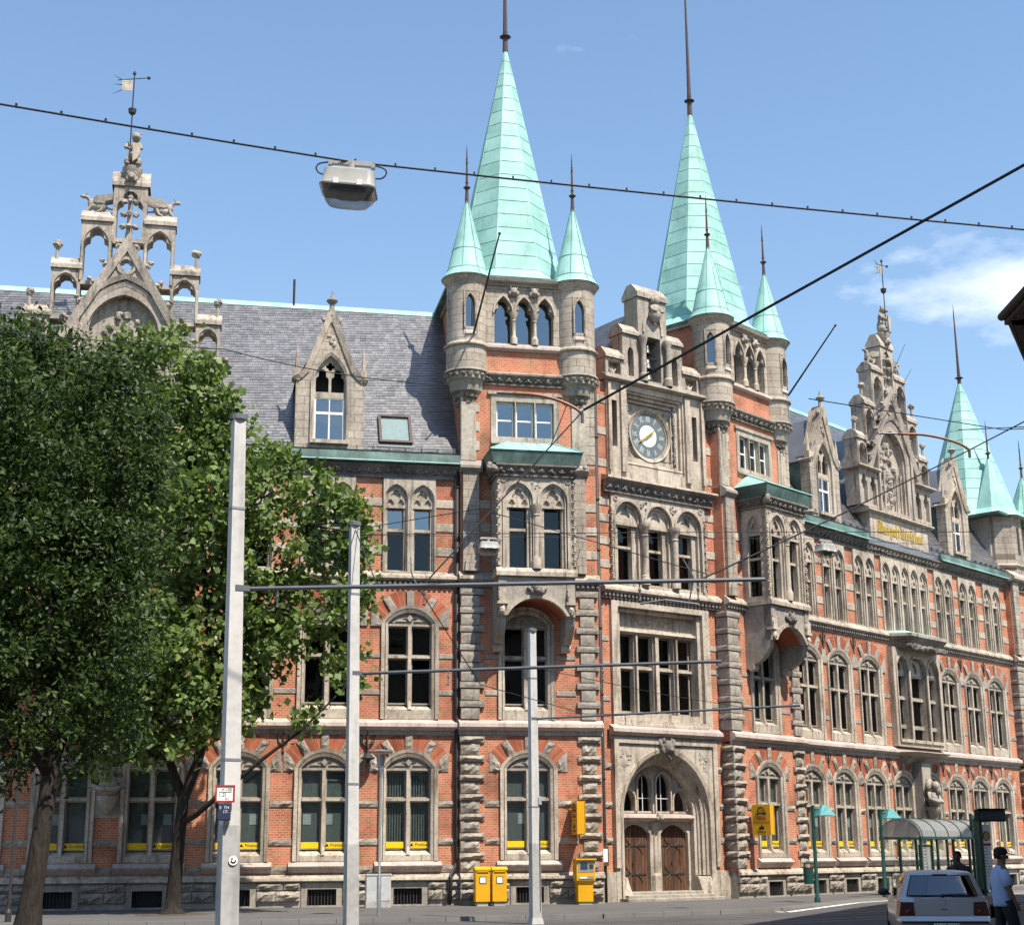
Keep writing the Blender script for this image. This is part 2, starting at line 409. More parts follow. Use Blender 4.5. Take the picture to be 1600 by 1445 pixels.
# ================================================================= the post office
# three facade frames: left wing, entrance front, right wing (x along the front, y into the building)
FL = T(-2.108, 55.401, 0) @ RZ(0.2021)
FE = T(3.135, 57.483, 0) @ RZ(0.6363)
FR = T(8.382, 61.133, 0) @ RZ(0.8327)
post = empty('post_office', T(3, 57, 0), 'long red brick and sandstone building with green copper spires and a clock', 'building')
rng = random.Random(11)
Z_S1, Z_S2, Z_EAVE = 6.25, 11.57, 16.15

def quad_panes(win, F, x0, x1, z0, z1, ztr, mull, y, mat='glass', tr=0.045, mw=0.06):
    "panes of a cross window, each a child of the window"
    xs = [x0] + [m for m in mull] + [x1]
    for i in range(len(xs) - 1):
        a = xs[i] + (mw if i else 0); b_ = xs[i + 1] - (mw if i < len(xs) - 2 else 0)
        for c, d in ((z0, ztr - tr), (ztr + tr, z1)):
            w, h = round(b_ - a, 3), round(d - c, 3)
            me = shared(('pane', w, h, mat), mat, lambda: B().box(0, w, 0, 0.012, 0, h))
            put('pane', me, mat, win, F @ T(a, y, c))
            me = shared(('sash', w, h), 'wood_frame', lambda: B().plate(rect(0, w, 0, h), [rect(0.05, w - 0.05, 0.05, h - 0.05)], -0.03, 0.03, True))
            put('sash', me, 'wood_frame', win, F @ T(a, y, c))

def arch_window(F, x, lv, y=0.0, blind=None, strip=False, fan=True, rocky=True, sill=True, narrow=1.0, glass='glass', tymp_orn=True):
    "lv: surround bottom, opening bottom, transom, opening top, spring, apex"
    zb, z0, ztr, zt, zs, za = lv
    k = narrow; G = F @ T(x, y, 0)
    H0, H1, H2 = 1.05 * k, 0.92 * k, 0.80 * k
    def surround():
        b = B()
        o = seg_arch(H0, zb, zs, za); m_ = seg_arch(H1, zb, zs, za - 0.12 * k); m2 = seg_arch(H1 - 0.03, zb, zs, za - 0.15 * k); i = seg_arch(H2, zb, zs, za - 0.27 * k)
        b.band(o, m_, -0.10, 0.1, -0.07); b.band(m_, m2, -0.02, 0.1); b.band(m2, i, -0.06, 0.36, -0.01)
        # sloping inner sill
        b.hexa([(-H2, -0.02, zb), (H2, -0.02, zb), (H2, 0.36, zb), (-H2, 0.36, zb), (-H2, -0.02, z0 - 0.2), (H2, -0.02, z0 - 0.2), (H2, 0.36, z0), (-H2, 0.36, z0)])
        return b
    win = put('window', shared(('surround', lv, k), 'stone_light', surround), None, post, G)
    def tymp():
        i = seg_arch(H2 - 0.002, zt, zs, za - 0.272 * k); b = B().plate(i, [], 0.12, 0.3)
        i2 = seg_arch(H2 - 0.1, zt + 0.12, zs, za - 0.36 * k); i3 = seg_arch(H2 - 0.18, zt + 0.12, zs, za - 0.45 * k)
        b.band(i2, i3, 0.08, 0.14)
        if tymp_orn:
            c = (zt + za) / 2 - 0.12
            b.prism([(0, c - 0.13), (0.11, c), (0, c + 0.13), (-0.11, c)], 0.02, 0.13)
            for s_ in (-1, 1): b.prism([(s_ * 0.15, zt + 0.12), (s_ * 0.5, zt + 0.12), (s_ * 0.3, zt + 0.22)][::s_], 0.05, 0.13)
        b.box(-H2, H2, 0.06, 0.3, zt - 0.05, zt + 0.03)
        return b
    put('tympanum', shared(('tymp', lv, k), 'stone_grey', tymp), None, win, G)
    put('mullion', shared(('mullion', lv, k), 'stone_light', lambda: B().plate([(-0.065, z0 - 0.14), (0.065, z0 - 0.14), (0.065, zt - 0.05), (-0.065, zt - 0.05)], [], 0.06, 0.3).hexa([(-0.065, -0.05, z0 - 0.19), (0.065, -0.05, z0 - 0.19), (0.065, 0.1, z0 - 0.19), (-0.065, 0.1, z0 - 0.19), (-0.02, 0.05, z0 + 0.1), (0.02, 0.05, z0 + 0.1), (0.065, 0.1, z0 + 0.1), (-0.065, 0.1, z0 + 0.1)])), None, win, G)
    put('transom', shared(('transom', lv, k), 'stone_light', lambda: B().box(-H2, -0.066, 0.08, 0.3, ztr - 0.045, ztr + 0.045).box(0.066, H2, 0.08, 0.3, ztr - 0.045, ztr + 0.045)), None, win, G)
    quad_panes(win, G, -H2, H2, z0, zt - 0.05, ztr, [0.0], 0.24, 'glass_clear' if blind else glass, 0.046, 0.066)
    if sill:
        put('sill', shared(('sill', lv, k), 'stone_pink', lambda: B().sweep([(0.0, zb - 0.02), (0.0, zb - 0.40), (-0.06, zb - 0.37), (-0.22, zb - 0.21), (-0.24, zb - 0.16), (-0.04, zb - 0.02)], -H0 - 0.14, H0 + 0.14)), None, win, G)
    if blind == 'panel':
        for a, b_ in ((-H2 + 0.08, -0.10), (0.10, H2 - 0.08)):
            put('blind', shared(('blind', lv), 'blind', lambda: B().box(0, H2 - 0.18, 0.0, 0.02, z0 + 0.05, zt - 0.1)), None, win, G @ T(a, 0.30, 0))
        for a in rng.sample([-0.55, -0.2, 0.2, 0.55], 2):
            put('notice', shared(('notice',), 'blind_pale', lambda: B().box(-0.14, 0.14, 0, 0.008, 0, 0.36)), None, win, G @ T(a, 0.285, z0 + 0.85))
    elif blind == 'slats':
        for i in range(16):
            a = -H2 + 0.09 + i * (2 * H2 - 0.18) / 15
            put('blind_slat', shared(('slat', lv), 'blind', lambda: B().box(-0.035, 0.035, -0.004, 0.004, z0 + 0.2, zt - 0.1)), None, win, G @ T(a, 0.33, 0) @ RZ(0.5))
    if strip:
        for a, c in ((-H2 + 0.05, 0), (0.115, 1)):
            s_ = put('window_strip', shared(('strip', lv), 'yellow_strip', lambda: B().box(0, H2 - 0.17, 0, 0.006, z0 + 0.04, z0 + 0.25)), None, win, G @ T(a, 0.20, 0))
            if c: text('lettering', '\u25b2 Postbank', 'ink', G @ T(a + 0.34, 0.196, z0 + 0.145), 0.15, win, 0.001)
    if fan:
        # gauged brick arch with stone voussoirs and springers
        h = za - zs; R = (H0 * H0 + h * h) / (2 * h); cz = za - R
        a0 = math.atan2(zs - cz, H0)
        ro = R + 0.56
        def wedges():
            b = B(); n = 34; lo, hi = a0 + 0.02, PI - a0 - 0.02
            for q in range(n):
                t0 = lo + (hi - lo) * (q + 0.06) / n; t1 = lo + (hi - lo) * (q + 0.94) / n
                ztop = min(ro, 9); pts = []
                for r_, t in ((R + 0.01, t0), (R + 0.01, t1), (ro, t1), (ro, t0)): pts.append((r_ * math.cos(t), min(cz + r_ * math.sin(t), za + 0.50)))
                b.plate(pts[::-1], [], -0.015, 0.02)
            return b
        put('brick_arch', shared(('fan', lv, k), 'brick_piece', wedges), None, win, G, kind='stuff')
        sm = 'stone_rock' if rocky else 'stone_grey'
        for j, (t, wd) in enumerate(((PI / 2, 0.085), (PI / 2 + 0.55, 0.085), (PI / 2 - 0.55, 0.085))):
            def vs_(j=j):
                b = B(); r0, r1 = R - 0.0, min(ro + 0.02, R + 0.52)
                q = random.Random(j)
                b.rock(-0.13, 0.13, -0.09, 0.05, r0, r1, q, 0.035 if rocky else 0.012, 3, 4); return b
            put('voussoir', shared(('vous', lv, j, k), sm, vs_), None, win, G @ T(0, 0, cz) @ RY(PI / 2 - t))
        for s_ in (-1, 1):
            def spr(s_=s_):
                b = B(); q = random.Random(5 + s_)
                x0, x1 = sorted((s_ * (H0 + 0.01), s_ * (H0 + 0.38)))
                b.rock(x0, x1, -0.07, 0.05, zs - 0.12, zs + 0.42, q, 0.04 if rocky else 0.012, 4, 5)
                # the arch side follows the curve
                for iv, (vx, vy, vz) in enumerate(b.v):      # top rises away from the arch, as half of a pointed stone
                    g_ = min(1.0, max(0.0, (abs(vx) - H0) / 0.38)); top = zs + 0.06 + 0.52 * g_; vz = zs - 0.12 + (vz - zs + 0.12) / 0.54 * (top - zs + 0.12); b.v[iv] = (vx, vy, vz)
                    if vz > zs:
                        lim = math.sqrt(max(0.0, (R + 0.02) ** 2 - (vz - cz) ** 2)); f = (x1 - vx) / (x1 - x0) if s_ > 0 else (vx - x0) / (x1 - x0)
                        b.v[iv] = (vx - s_ * f * (H0 + 0.01 - lim), vy, vz)
                return b
            put('springer', shared(('spr', lv, s_, k), sm, spr), None, win, G)
    return win

GL = (1.52, 1.92, 3.61, 4.67, 4.70, 5.36)       # ground floor levels
G1 = (6.42, 6.96, 8.66, 9.82, 9.87, 10.53)      # first floor levels
def hole_arch(x, lv, k=1.0):
    zb, z0, ztr, zt, zs, za = lv
    return seg_arch(1.0 * k, zb, zs, za - 0.05, 8, x)

def lancet_window(F, cx, n, pitch, lw, z0, ztr, zt, z1, y=0.0, glass='glass', edge=0.17, mat='stone_light', zarch=None):
    "flat stone panel of n lights with blind tracery heads"
    w = (n * pitch) / 2 + edge - (pitch - lw) / 2
    za = z1 - 0.22; zs = zt + 0.30
    G = F @ T(cx, y, 0); xs = [(i - (n - 1) / 2) * pitch for i in range(n)]
    def frame():
        b = B()
        holes = [pointed(pitch / 2 - 0.07, z0, zs, za, 6, x) for x in xs]
        b.plate(rect(-w, w, z0 - 0.12, z1), holes, -0.10, 0.02)
        for x in xs:
            ho = pointed(pitch / 2 - 0.075, z0, zs, za - 0.005, 6, x); hi = pointed(pitch / 2 - 0.125, z0, zs, za - 0.05, 6, x)
            b.band(ho, hi, -0.045, 0.12, -0.02)
        return b
    win = put('window', shared(('lanc', n, pitch, lw, z0, z1), mat, frame), None, post, G)
    def head():
        b = B(); hw = pitch / 2 - 0.12
        r = hw * 0.52
        out = pointed(hw, zt, zs, za - 0.05, 6)
        b.plate(out, [foil(0, zs + 0.12 + r * 0.3, r * 0.98, 3), foil(-hw * 0.52, zt + 0.17, hw * 0.36, 3, 15), foil(hw * 0.52, zt + 0.17, hw * 0.36, 3, 15)], 0.03, 0.10)
        b.plate(pointed(hw, zt, zs, za - 0.05, 6), [], 0.101, 0.2)
        b.box(-hw, hw, 0.02, 0.2, zt - 0.03, zt + 0.06)
        return b
    for x in xs:
        put('tracery', shared(('head', n, pitch, lw, z0, z1, mat), mat, head), None, win, G @ T(x, 0, 0))
        hw = pitch / 2 - 0.125
        put('jamb', shared(('jambl', pitch, lw, z0, zt), mat, lambda: B().plate(rect(-hw, hw, z0, zt), [rect(-lw / 2, lw / 2, z0 + 0.06, zt - 0.03)], 0.06, 0.36)), None, win, G @ T(x, 0, 0))
        put('transom', shared(('lt', lw, ztr), mat, lambda: B().box(-lw / 2, lw / 2, 0.1, 0.32, ztr - 0.05, ztr + 0.05)), None, win, G @ T(x, 0, 0))
        for c, d in ((z0 + 0.06, ztr - 0.05), (ztr + 0.05, zt - 0.03)):
            g = glass if (c > ztr or glass != 'glass_sky') else 'glass'
            put('pane', shared(('lp', lw, c, d, g), g, lambda: B().box(-lw / 2, lw / 2, 0.27, 0.285, c, d)), None, win, G @ T(x, 0, 0))
            put('sash', shared(('ls', lw, c, d), 'wood_frame', lambda: B().plate(rect(-lw / 2, lw / 2, c, d), [rect(-lw / 2 + 0.04, lw / 2 - 0.04, c + 0.04, d - 0.04)], 0.24, 0.30)), None, win, G @ T(x, 0, 0))
    return win, w

def string_low(F, x0, x1, y):
    "weathered string course over the ground floor, with the plain frieze under it"
    put('string_course', B().sweep([(y + 0.02, 6.42), (y - 0.23, 6.27), (y - 0.25, 6.14), (y - 0.17, 6.06), (y - 0.10, 6.02), (y + 0.02, 6.02)], x0, x1), 'stone_pink', post, F)
    put('frieze', B().sweep([(y + 0.02, 6.018), (y - 0.055, 6.018), (y - 0.055, 5.86), (y + 0.02, 5.86)], x0, x1), 'stone_grey', post, F)
def string_mid(F, x0, x1, y):
    put('string_course', B().sweep([(y + 0.02, 11.80), (y - 0.20, 11.60), (y - 0.22, 11.50), (y - 0.14, 11.43), (y + 0.02, 11.42)], x0, x1), 'stone_light', post, F)
    b = B(); b.sweep([(y + 0.02, 11.418), (y - 0.05, 11.418), (y - 0.05, 11.20), (y + 0.02, 11.20)], x0, x1)
    n = int((x1 - x0) / 0.19)
    for i in range(n):
        x = x0 + (i + 0.5) * (x1 - x0) / n; b.box(x - 0.05, x + 0.05, y - 0.14, y - 0.051, 11.28, 11.415)
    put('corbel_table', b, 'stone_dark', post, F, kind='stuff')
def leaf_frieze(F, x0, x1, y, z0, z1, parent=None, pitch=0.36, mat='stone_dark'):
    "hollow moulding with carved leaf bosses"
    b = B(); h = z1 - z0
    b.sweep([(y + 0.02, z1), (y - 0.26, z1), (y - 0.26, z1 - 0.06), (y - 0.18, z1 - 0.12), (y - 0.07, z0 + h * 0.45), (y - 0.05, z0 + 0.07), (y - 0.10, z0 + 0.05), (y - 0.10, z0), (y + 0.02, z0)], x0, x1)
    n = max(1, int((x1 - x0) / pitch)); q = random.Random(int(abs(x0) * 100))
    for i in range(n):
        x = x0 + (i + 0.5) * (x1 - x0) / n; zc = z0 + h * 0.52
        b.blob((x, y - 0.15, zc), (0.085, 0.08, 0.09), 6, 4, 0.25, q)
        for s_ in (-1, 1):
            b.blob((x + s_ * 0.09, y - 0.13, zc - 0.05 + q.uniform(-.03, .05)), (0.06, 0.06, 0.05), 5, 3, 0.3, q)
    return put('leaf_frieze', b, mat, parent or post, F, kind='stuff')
def gutter(F, x0, x1, y):
    put('gutter', B().sweep([(y + 0.05, 15.80), (y - 0.36, 15.80), (y - 0.40, 15.84), (y - 0.35, 15.88), (y - 0.30, 16.20), (y - 0.33, 16.24), (y - 0.22, 16.24), (y - 0.18, 15.95), (y + 0.05, 15.95)], x0, x1), 'copper_dark', post, F)
    put('gutter_lip', B().tube([(x0, y - 0.40, 15.83), (x1, y - 0.40, 15.83)], 0.035, 6), 'copper', post, F)

def quoins(F, xs, xl, y, z0, z1, side=1, rocky=True, period=0.69, ret=0.0):
    "alternating tall and thin corner blocks; ret gives the depth of a visible return"
    n = max(1, round((z1 - z0) / period)); p = (z1 - z0) / n
    for i in range(n):
        za = z0 + i * p
        for hgt, off, (xa, xb), pr in ((p * 0.62, 0.0, xs, 0.10), (p * 0.36, p * 0.63, xl, 0.13)):
            w, h = round(xb - xa, 3), round(hgt - 0.03, 3); v = rng.randrange(3)
            amp = 0.06 if rocky else 0.012
            def mk(w=w, h=h, v=v):
                b = B().rock(0, w, -pr, 0.06, 0, h, random.Random(v * 31 + int(h * 100)), amp, 5, 3 if h > 0.3 else 2)
                if ret:
                    b2 = B().rock(0, ret + pr, -pr, 0.02, 0, h, random.Random(v + 77), amp, 3, 3)
                    b.add(b2, RZ(PI / 2).inverted() @ T(0, 0, 0) if False else Matrix(((0, 1, 0, 0), (-1, 0, 0, ret), (0, 0, 1, 0), (0, 0, 0, 1))))
                return b
            put('quoin_stone', shared(('quoin', w, h, v, rocky, ret, pr), 'stone_rock' if rocky else 'stone_grey', mk), None, post, F @ T(xa, y, za + off + 0.01))

def bands(F, x0, x1, y, zs, h, mat, rocky):
    if x1 - x0 < 0.15: return
    w = round(x1 - x0 - 0.02, 3)
    for z in zs:
        v = rng.randrange(3)
        if rocky: mk = lambda: B().rock(0, w, -0.07, 0.04, 0, h, random.Random(v), 0.035, max(3, int(w / 0.15)), 2)
        else: mk = lambda: B().cbox(0, w, -0.03, 0.04, 0, h, 0.012)
        put('band_stone', shared(('bandst', w, h, v, rocky, mat), mat, mk), None, post, F @ T(x0 + 0.01, y, z))

def basement(F, x0, x1, y, centers, cw=0.5):
    "rock-faced plinth with barred cellar windows"
    holes = [rect(c - cw, c + cw, 0.06, 0.60) for c in centers]
    put('plinth_wall', B().plate(rect(x0, x1, -0.3, 1.02), holes, y - 0.04, y + 0.5), 'stone_grey', post, F)
    put('plinth_ledge', B().sweep([(y + 0.02, 1.10), (y - 0.10, 1.05), (y - 0.12, 1.0), (y - 0.20, 0.97), (y - 0.22, 0.88), (y - 0.15, 0.84), (y + 0.0, 0.84)], x0, x1), 'stone_light', post, F)
    for c in centers:
        w = put('cellar_window', shared(('cellar', cw), 'stone_grey', lambda: B().plate(rect(-cw - 0.2, cw + 0.2, -0.1, 0.80), [rect(-cw, cw, 0.06, 0.60)], -0.08, 0.10)), None, post, F @ T(c, y, 0))
        put('cellar_pane', shared(('cellarp', cw), 'dark_room', lambda: B().box(-cw, cw, 0.3, 0.32, 0.06, 0.6)), None, w, F @ T(c, y, 0))
        for i in range(9):
            x = -cw + (i + 0.5) * 2 * cw / 9
            put('bar', shared(('bar',), 'iron', lambda: B().box(-0.016, 0.016, 0.04, 0.072, 0.06, 0.60)), None, w, F @ T(c + x, y, 0))
    edges = [x0] + [e for c in centers for e in (c - cw - 0.22, c + cw + 0.22)] + [x1]
    for i in range(0, len(edges), 2):
        a, b_ = edges[i], edges[i + 1]
        if b_ - a < 0.25: continue
        n = max(1, round((b_ - a) / 0.62))
        for r_, (za, zb) in enumerate(((0.22, 0.56), (0.58, 0.83))):
            cuts = [a + (b_ - a) * (k / n + (0.18 / n if 0 < k < n and r_ else 0) + (rng.uniform(-.12, .12) / n if 0 < k < n else 0)) for k in range(n + 1)]
            for k in range(n):
                w = round(cuts[k + 1] - cuts[k] - 0.025, 2); v = rng.randrange(3)
                put('plinth_block', shared(('pblock', w, r_, v), 'stone_rock', lambda: B().rock(0, w, -0.17, 0, 0, zb - za - 0.02, random.Random(v + r_ * 10), 0.06, 5, 3)), None, post, F @ T(cuts[k], y - 0.02, za))

def slates(name, F, x0, x1, y0, z0, y1, z1, roof, holes=(), tilt=0.07, xl=None):
    "roof plane of single slates, laid in slightly rising courses; xl(t) trims the left/right ends along the slope"
    L = math.hypot(y1 - y0, z1 - z0); dy, dz = (y1 - y0) / L, (z1 - z0) / L; ny, nz = -dz, dy
    b = B(); rows = int(L / 0.15) + 2; cw = 0.235; q = random.Random(3)
    for r_ in range(-int((x1 - x0) * tilt / 0.15) - 1, rows + int((x1 - x0) * tilt / 0.15) + 1):
        x = x0 + (0.5 * cw if r_ % 2 else 0) - cw
        while x < x1:
            w = cw * q.uniform(0.85, 1.12); t = r_ * 0.15 + (x - x0) * tilt
            a, c = max(x, x0), min(x + w - 0.008, x1)
            if xl: lo, hi = xl(min(max(t, 0), L) / L); a, c = max(a, lo), min(c, hi)
            if c - a > 0.03 and -0.05 < t < L - 0.02 and not any(h(0.5 * (a + c), t) for h in holes):
                t0, t1 = max(t, 0.0), min(t + 0.20, L)
                lf = 0.022 + q.uniform(-0.005, 0.007)
                P = lambda xx, tt, hh: (xx, y0 + dy * tt + ny * hh, z0 + dz * tt + nz * hh)
                k = tilt * (c - a)
                i = b.vs([P(a, t0, lf), P(c, t0 + k, lf), P(c, t1, 0.004), P(a, t1, 0.004), P(a, t0, 0), P(c, t0 + k, 0)])
                b.f += [(i, i + 1, i + 2, i + 3), (i + 4, i + 5, i + 1, i)]
            x += w
    return put(name, b, 'slate', roof, F, kind='stuff')

def finial(parent, F, z0, z1, r=0.05, mat='iron_brown', knobs=((0.16, 0.17), (0.42, 0.07)), name='finial'):
    b = B(); h = z1 - z0; b.lathe([(r * 1.6, z0), (r * 1.3, z0 + h * 0.12), (r, z0 + h * 0.3), (r * 0.45, z1 - h * 0.12), (0.005, z1)], seg=8)
    for f, k in knobs:
        z = z0 + h * f; b.lathe([(r, z - 0.09), (k * 0.6, z - 0.06), (k, z), (k * 0.55, z + 0.05), (r * 0.8, z + 0.09)], seg=10)
    return put(name, b, mat, parent, F, smooth=0.7)

def masks(b, c, s=1.0, q=random):
    "carved beast head"
    x, y, z = c
    b.blob((x, y, z), (0.17 * s, 0.14 * s, 0.19 * s), 8, 6, 0.12, q); b.blob((x, y - 0.13 * s, z - 0.07 * s), (0.09 * s, 0.08 * s, 0.07 * s), 6, 4, 0.1, q)
    for k in (-1, 1):
        b.blob((x + k * 0.13 * s, y, z + 0.17 * s), (0.06 * s, 0.05 * s, 0.08 * s), 5, 4, 0.2, q); b.blob((x + k * 0.15 * s, y, z - 0.08 * s), (0.08 * s, 0.07 * s, 0.11 * s), 6, 4, 0.2, q)

# ---------------------------------------------------------------- walls of the wings
def interior(F, x0, x1, y, z0=0.2, z1=15.2):
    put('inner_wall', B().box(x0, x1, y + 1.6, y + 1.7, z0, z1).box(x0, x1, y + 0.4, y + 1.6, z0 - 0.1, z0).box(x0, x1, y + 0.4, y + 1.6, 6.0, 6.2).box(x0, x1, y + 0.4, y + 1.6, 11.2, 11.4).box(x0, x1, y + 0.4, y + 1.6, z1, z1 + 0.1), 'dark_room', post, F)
def wing(F, x0, x1, y, cols, f2, f1_holes=None, f1_cols=None, gcols=None, blinds=(), strips=True, skyglass=()):
    gcols = gcols or cols; f1_cols = f1_cols if f1_cols is not None else cols
    basement(F, x0, x1, y, gcols)
    put('wall', B().plate(rect(x0, x1, 1.0, 5.90), [hole_arch(c, GL) for c in gcols], y, y + 0.4), 'brick', post, F)
    put('wall', B().plate(rect(x0, x1, 5.98, 11.3), [hole_arch(c, G1) for c in f1_cols] + [rect(*r) for r in (f1_holes or [])], y, y + 0.4), 'brick', post, F)
    put('wall', B().plate(rect(x0, x1, 11.3, 15.6), [rect(c - n * p / 2 + 0.02, c + n * p / 2 - 0.02, 11.72, 15.22) for c, n, p in f2], y, y + 0.4), 'brick', post, F)
    interior(F, x0, x1, y)
    string_low(F, x0, x1, y); string_mid(F, x0, x1, y); leaf_frieze(F, x0, x1, y, 15.28, 15.78)
    for i, c in enumerate(gcols):
        arch_window(F, c, GL, y, blind=blinds[i % len(blinds)] if blinds else None, strip=strips)
    for c in f1_cols: arch_window(F, c, G1, y, sill=False, rocky=False)
    ws = []
    for i, (c, n, p) in enumerate(f2):
        w_, hw = lancet_window(F, c, n, p, 0.61, 11.76, 13.32, 14.18, 15.27, y, glass='glass_sky' if i in skyglass else 'glass'); ws.append((c, hw))
    def gaps(items, hw_):
        e = [x0]
        for it in items:
            c, h = it if isinstance(it, tuple) else (it, hw_)
            e += [c - h, c + h]
        e.append(x1); return [(e[i], e[i + 1]) for i in range(0, len(e), 2)]
    for a, b_ in gaps(gcols, 1.06):
        bands(F, a, b_, y, (3.36, 2.07), 0.20, 'stone_rock', True)
        if b_ - a > 0.3: bands(F, a + 0.05, b_ - 0.05, y, (1.12,), 0.24, 'stone_rock', True)
    for a, b_ in gaps(f1_cols, 1.06):
        bands(F, a, b_, y, (8.60, 7.28), 0.18, 'stone_grey', False)
    for a, b_ in gaps(ws, 0): bands(F, a, b_, y, (14.20, 13.30, 12.38), 0.31, 'stone_light', False)

LC = [-22.28, -19.34, -16.40, -13.46, -10.52, -7.60, -4.66, -1.68]
wing(FL, -25.5, 0.13, 0.0, LC, [(c - 0.07, 2, 1.0) for c in LC], blinds=('panel', 'panel', 'panel', 'panel', 'panel', 'panel', 'panel', 'slats'), skyglass=(7,))
gutter(FL, -25.5, -15.9, 0.0); gutter(FL, -8.9, 0.15, 0.0)
RC = [6.35, 8.98, 11.65, 14.22, 16.85, 19.50, 22.05, 24.62]
R1 = [6.50, 9.04, 11.74, 19.56, 22.16, 24.72]
wing(FR, 5.3, 26.75, 0.0, RC, [(6.42, 2, 1.0), (9.0, 2, 1.0), (11.74, 2, 1.0), (15.62, 5, 0.92), (19.57, 2, 1.0), (22.18, 2, 1.0), (24.95, 2, 1.0)],
     f1_holes=[(13.5, 18.1, 6.4, 10.9)], f1_cols=R1, gcols=RC, blinds=('panel',), strips=True)
gutter(FR, 5.3, 12.0, 0.0); gutter(FR, 19.1, 26.75, 0.0)

# main roofs
def main_roof(F, x0, x1, holes, name='roof'):
    rf = put(name, B().prism([(0, 0), (1, 0), (1, 1)], 0, 0.01), 'slate', post, F) if False else None
    b = B(); y0, z0, y1, z1 = -0.15, 16.02, 4.35, 23.45
    b.hexa([(x0, y0, z0 - 0.3), (x1, y0, z0 - 0.3), (x1, 9.2, z0 - 0.3), (x0, 9.2, z0 - 0.3), (x0, y0, z0 - 0.02), (x1, y0, z0 - 0.02), (x1, 9.2, z0 - 0.02), (x0, 9.2, z0 - 0.02)])
    i = b.vs([(x0, y0, z0 - .02), (x1, y0, z0 - .02), (x1, y1, z1 - .02), (x0, y1, z1 - .02), (x1, 9.2, z0 - .02), (x0, 9.2, z0 - .02)])
    b.f += [(i, i + 1, i + 2, i + 3), (i + 3, i + 2, i + 4, i + 5), (i, i + 3, i + 5), (i + 1, i + 4, i + 2)]
    rf = put('roof', b, 'slate', post, F)
    slates('slates', F, x0, x1, y0, z0, y1, z1, rf, holes)
    put('ridge', B().sweep([(y1 - 0.14, z1 - 0.17), (y1 - 0.05, z1 + 0.05), (y1 + 0.05, z1 + 0.05), (y1 + 0.2, z1 - 0.25)], x0, x1), 'copper', rf, F)
    # snow fence
    bb = B()
    for z in (0.10, 0.22): bb.tube([(x0, -0.02 + z * 0.1, 16.25 + z), (x1, -0.02 + z * 0.1, 16.25 + z)], 0.014, 4)
    n = int((x1 - x0) / 0.6)
    for k in range(n): x = x0 + (k + 0.5) * (x1 - x0) / n; bb.box(x - 0.012, x + 0.012, -0.05, 0.1, 16.18, 16.50)
    put('snow_guard', bb, 'lead', rf, F)
    return rf
roof_l = main_roof(FL, -25.5, 0.25, [])
roof_r = main_roof(FR, 5.2, 27.0, [])
# skylight and vent pipe on the left roof
def skylight(F, x, t, rf, w=1.1, h=1.25):
    L = math.hypot(4.5, 7.43); a = math.atan2(7.43, 4.5)
    M = F @ T(x, -0.15 + 4.5 / L * t, 16.02 + 7.43 / L * t) @ RX(a - PI / 2)
    s = put('skylight', B().plate(rect(-w / 2, w / 2, 0, h), [rect(-w / 2 + 0.1, w / 2 - 0.1, 0.1, h - 0.1)], -0.17, 0.05), 'iron_brown', rf, M)
    put('pane', B().box(-w / 2 + 0.1, w / 2 - 0.1, -0.12, -0.10, 0.1, h - 0.1), 'glass_clear', s, M)
    put('blind', B().box(-w / 2 + 0.1, w / 2 - 0.1, -0.07, -0.05, 0.1, h - 0.1), 'blind_pale', s, M)
    put('flashing', B().box(-w / 2 - 0.08, w / 2 + 0.08, -0.06, 0.0, -0.16, -0.005), 'lead', s, M)
skylight(FL, -2.25, 0.7, roof_l, 1.25, 1.5)
put('vent_pipe', B().tube([(-6.0, 4.3, 23.3), (-6.0, 4.3, 24.55)], 0.05, 8), 'iron', roof_l, FL)

def downpipe(F, x, y, z0, z1, elbow=False):
    pts = [(x, y, z1), (x, y, z0 + 1.6)]
    pts += [(x, y, 1.35), (x - 0.22, y - 0.18, 1.0), (x - 0.22, y - 0.2, 0.8), (x - 0.28, y - 0.2, 0.02)] if elbow else [(x, y, z0)]
    p = put('downpipe', B().tube(pts, 0.075, 8), 'iron', post, F, smooth=1)
    for z in (2.2, 4.4, 7.5, 10.0, 13.0, 15.0, 17.5):
        if z0 < z < z1: put('pipe_clip', shared(('clip',), 'iron', lambda: B().lathe([(0.08, -0.03), (0.10, -0.03), (0.10, 0.03), (0.08, 0.03)], seg=8)), None, p, F @ T(x, y, z))
downpipe(FL, 0.02, -0.12, 0.0, 15.6, True)
downpipe(FE, 0.10, -0.12, 0.0, 20.0); downpipe(FE, 6.50, -0.12, 0.0, 20.0)

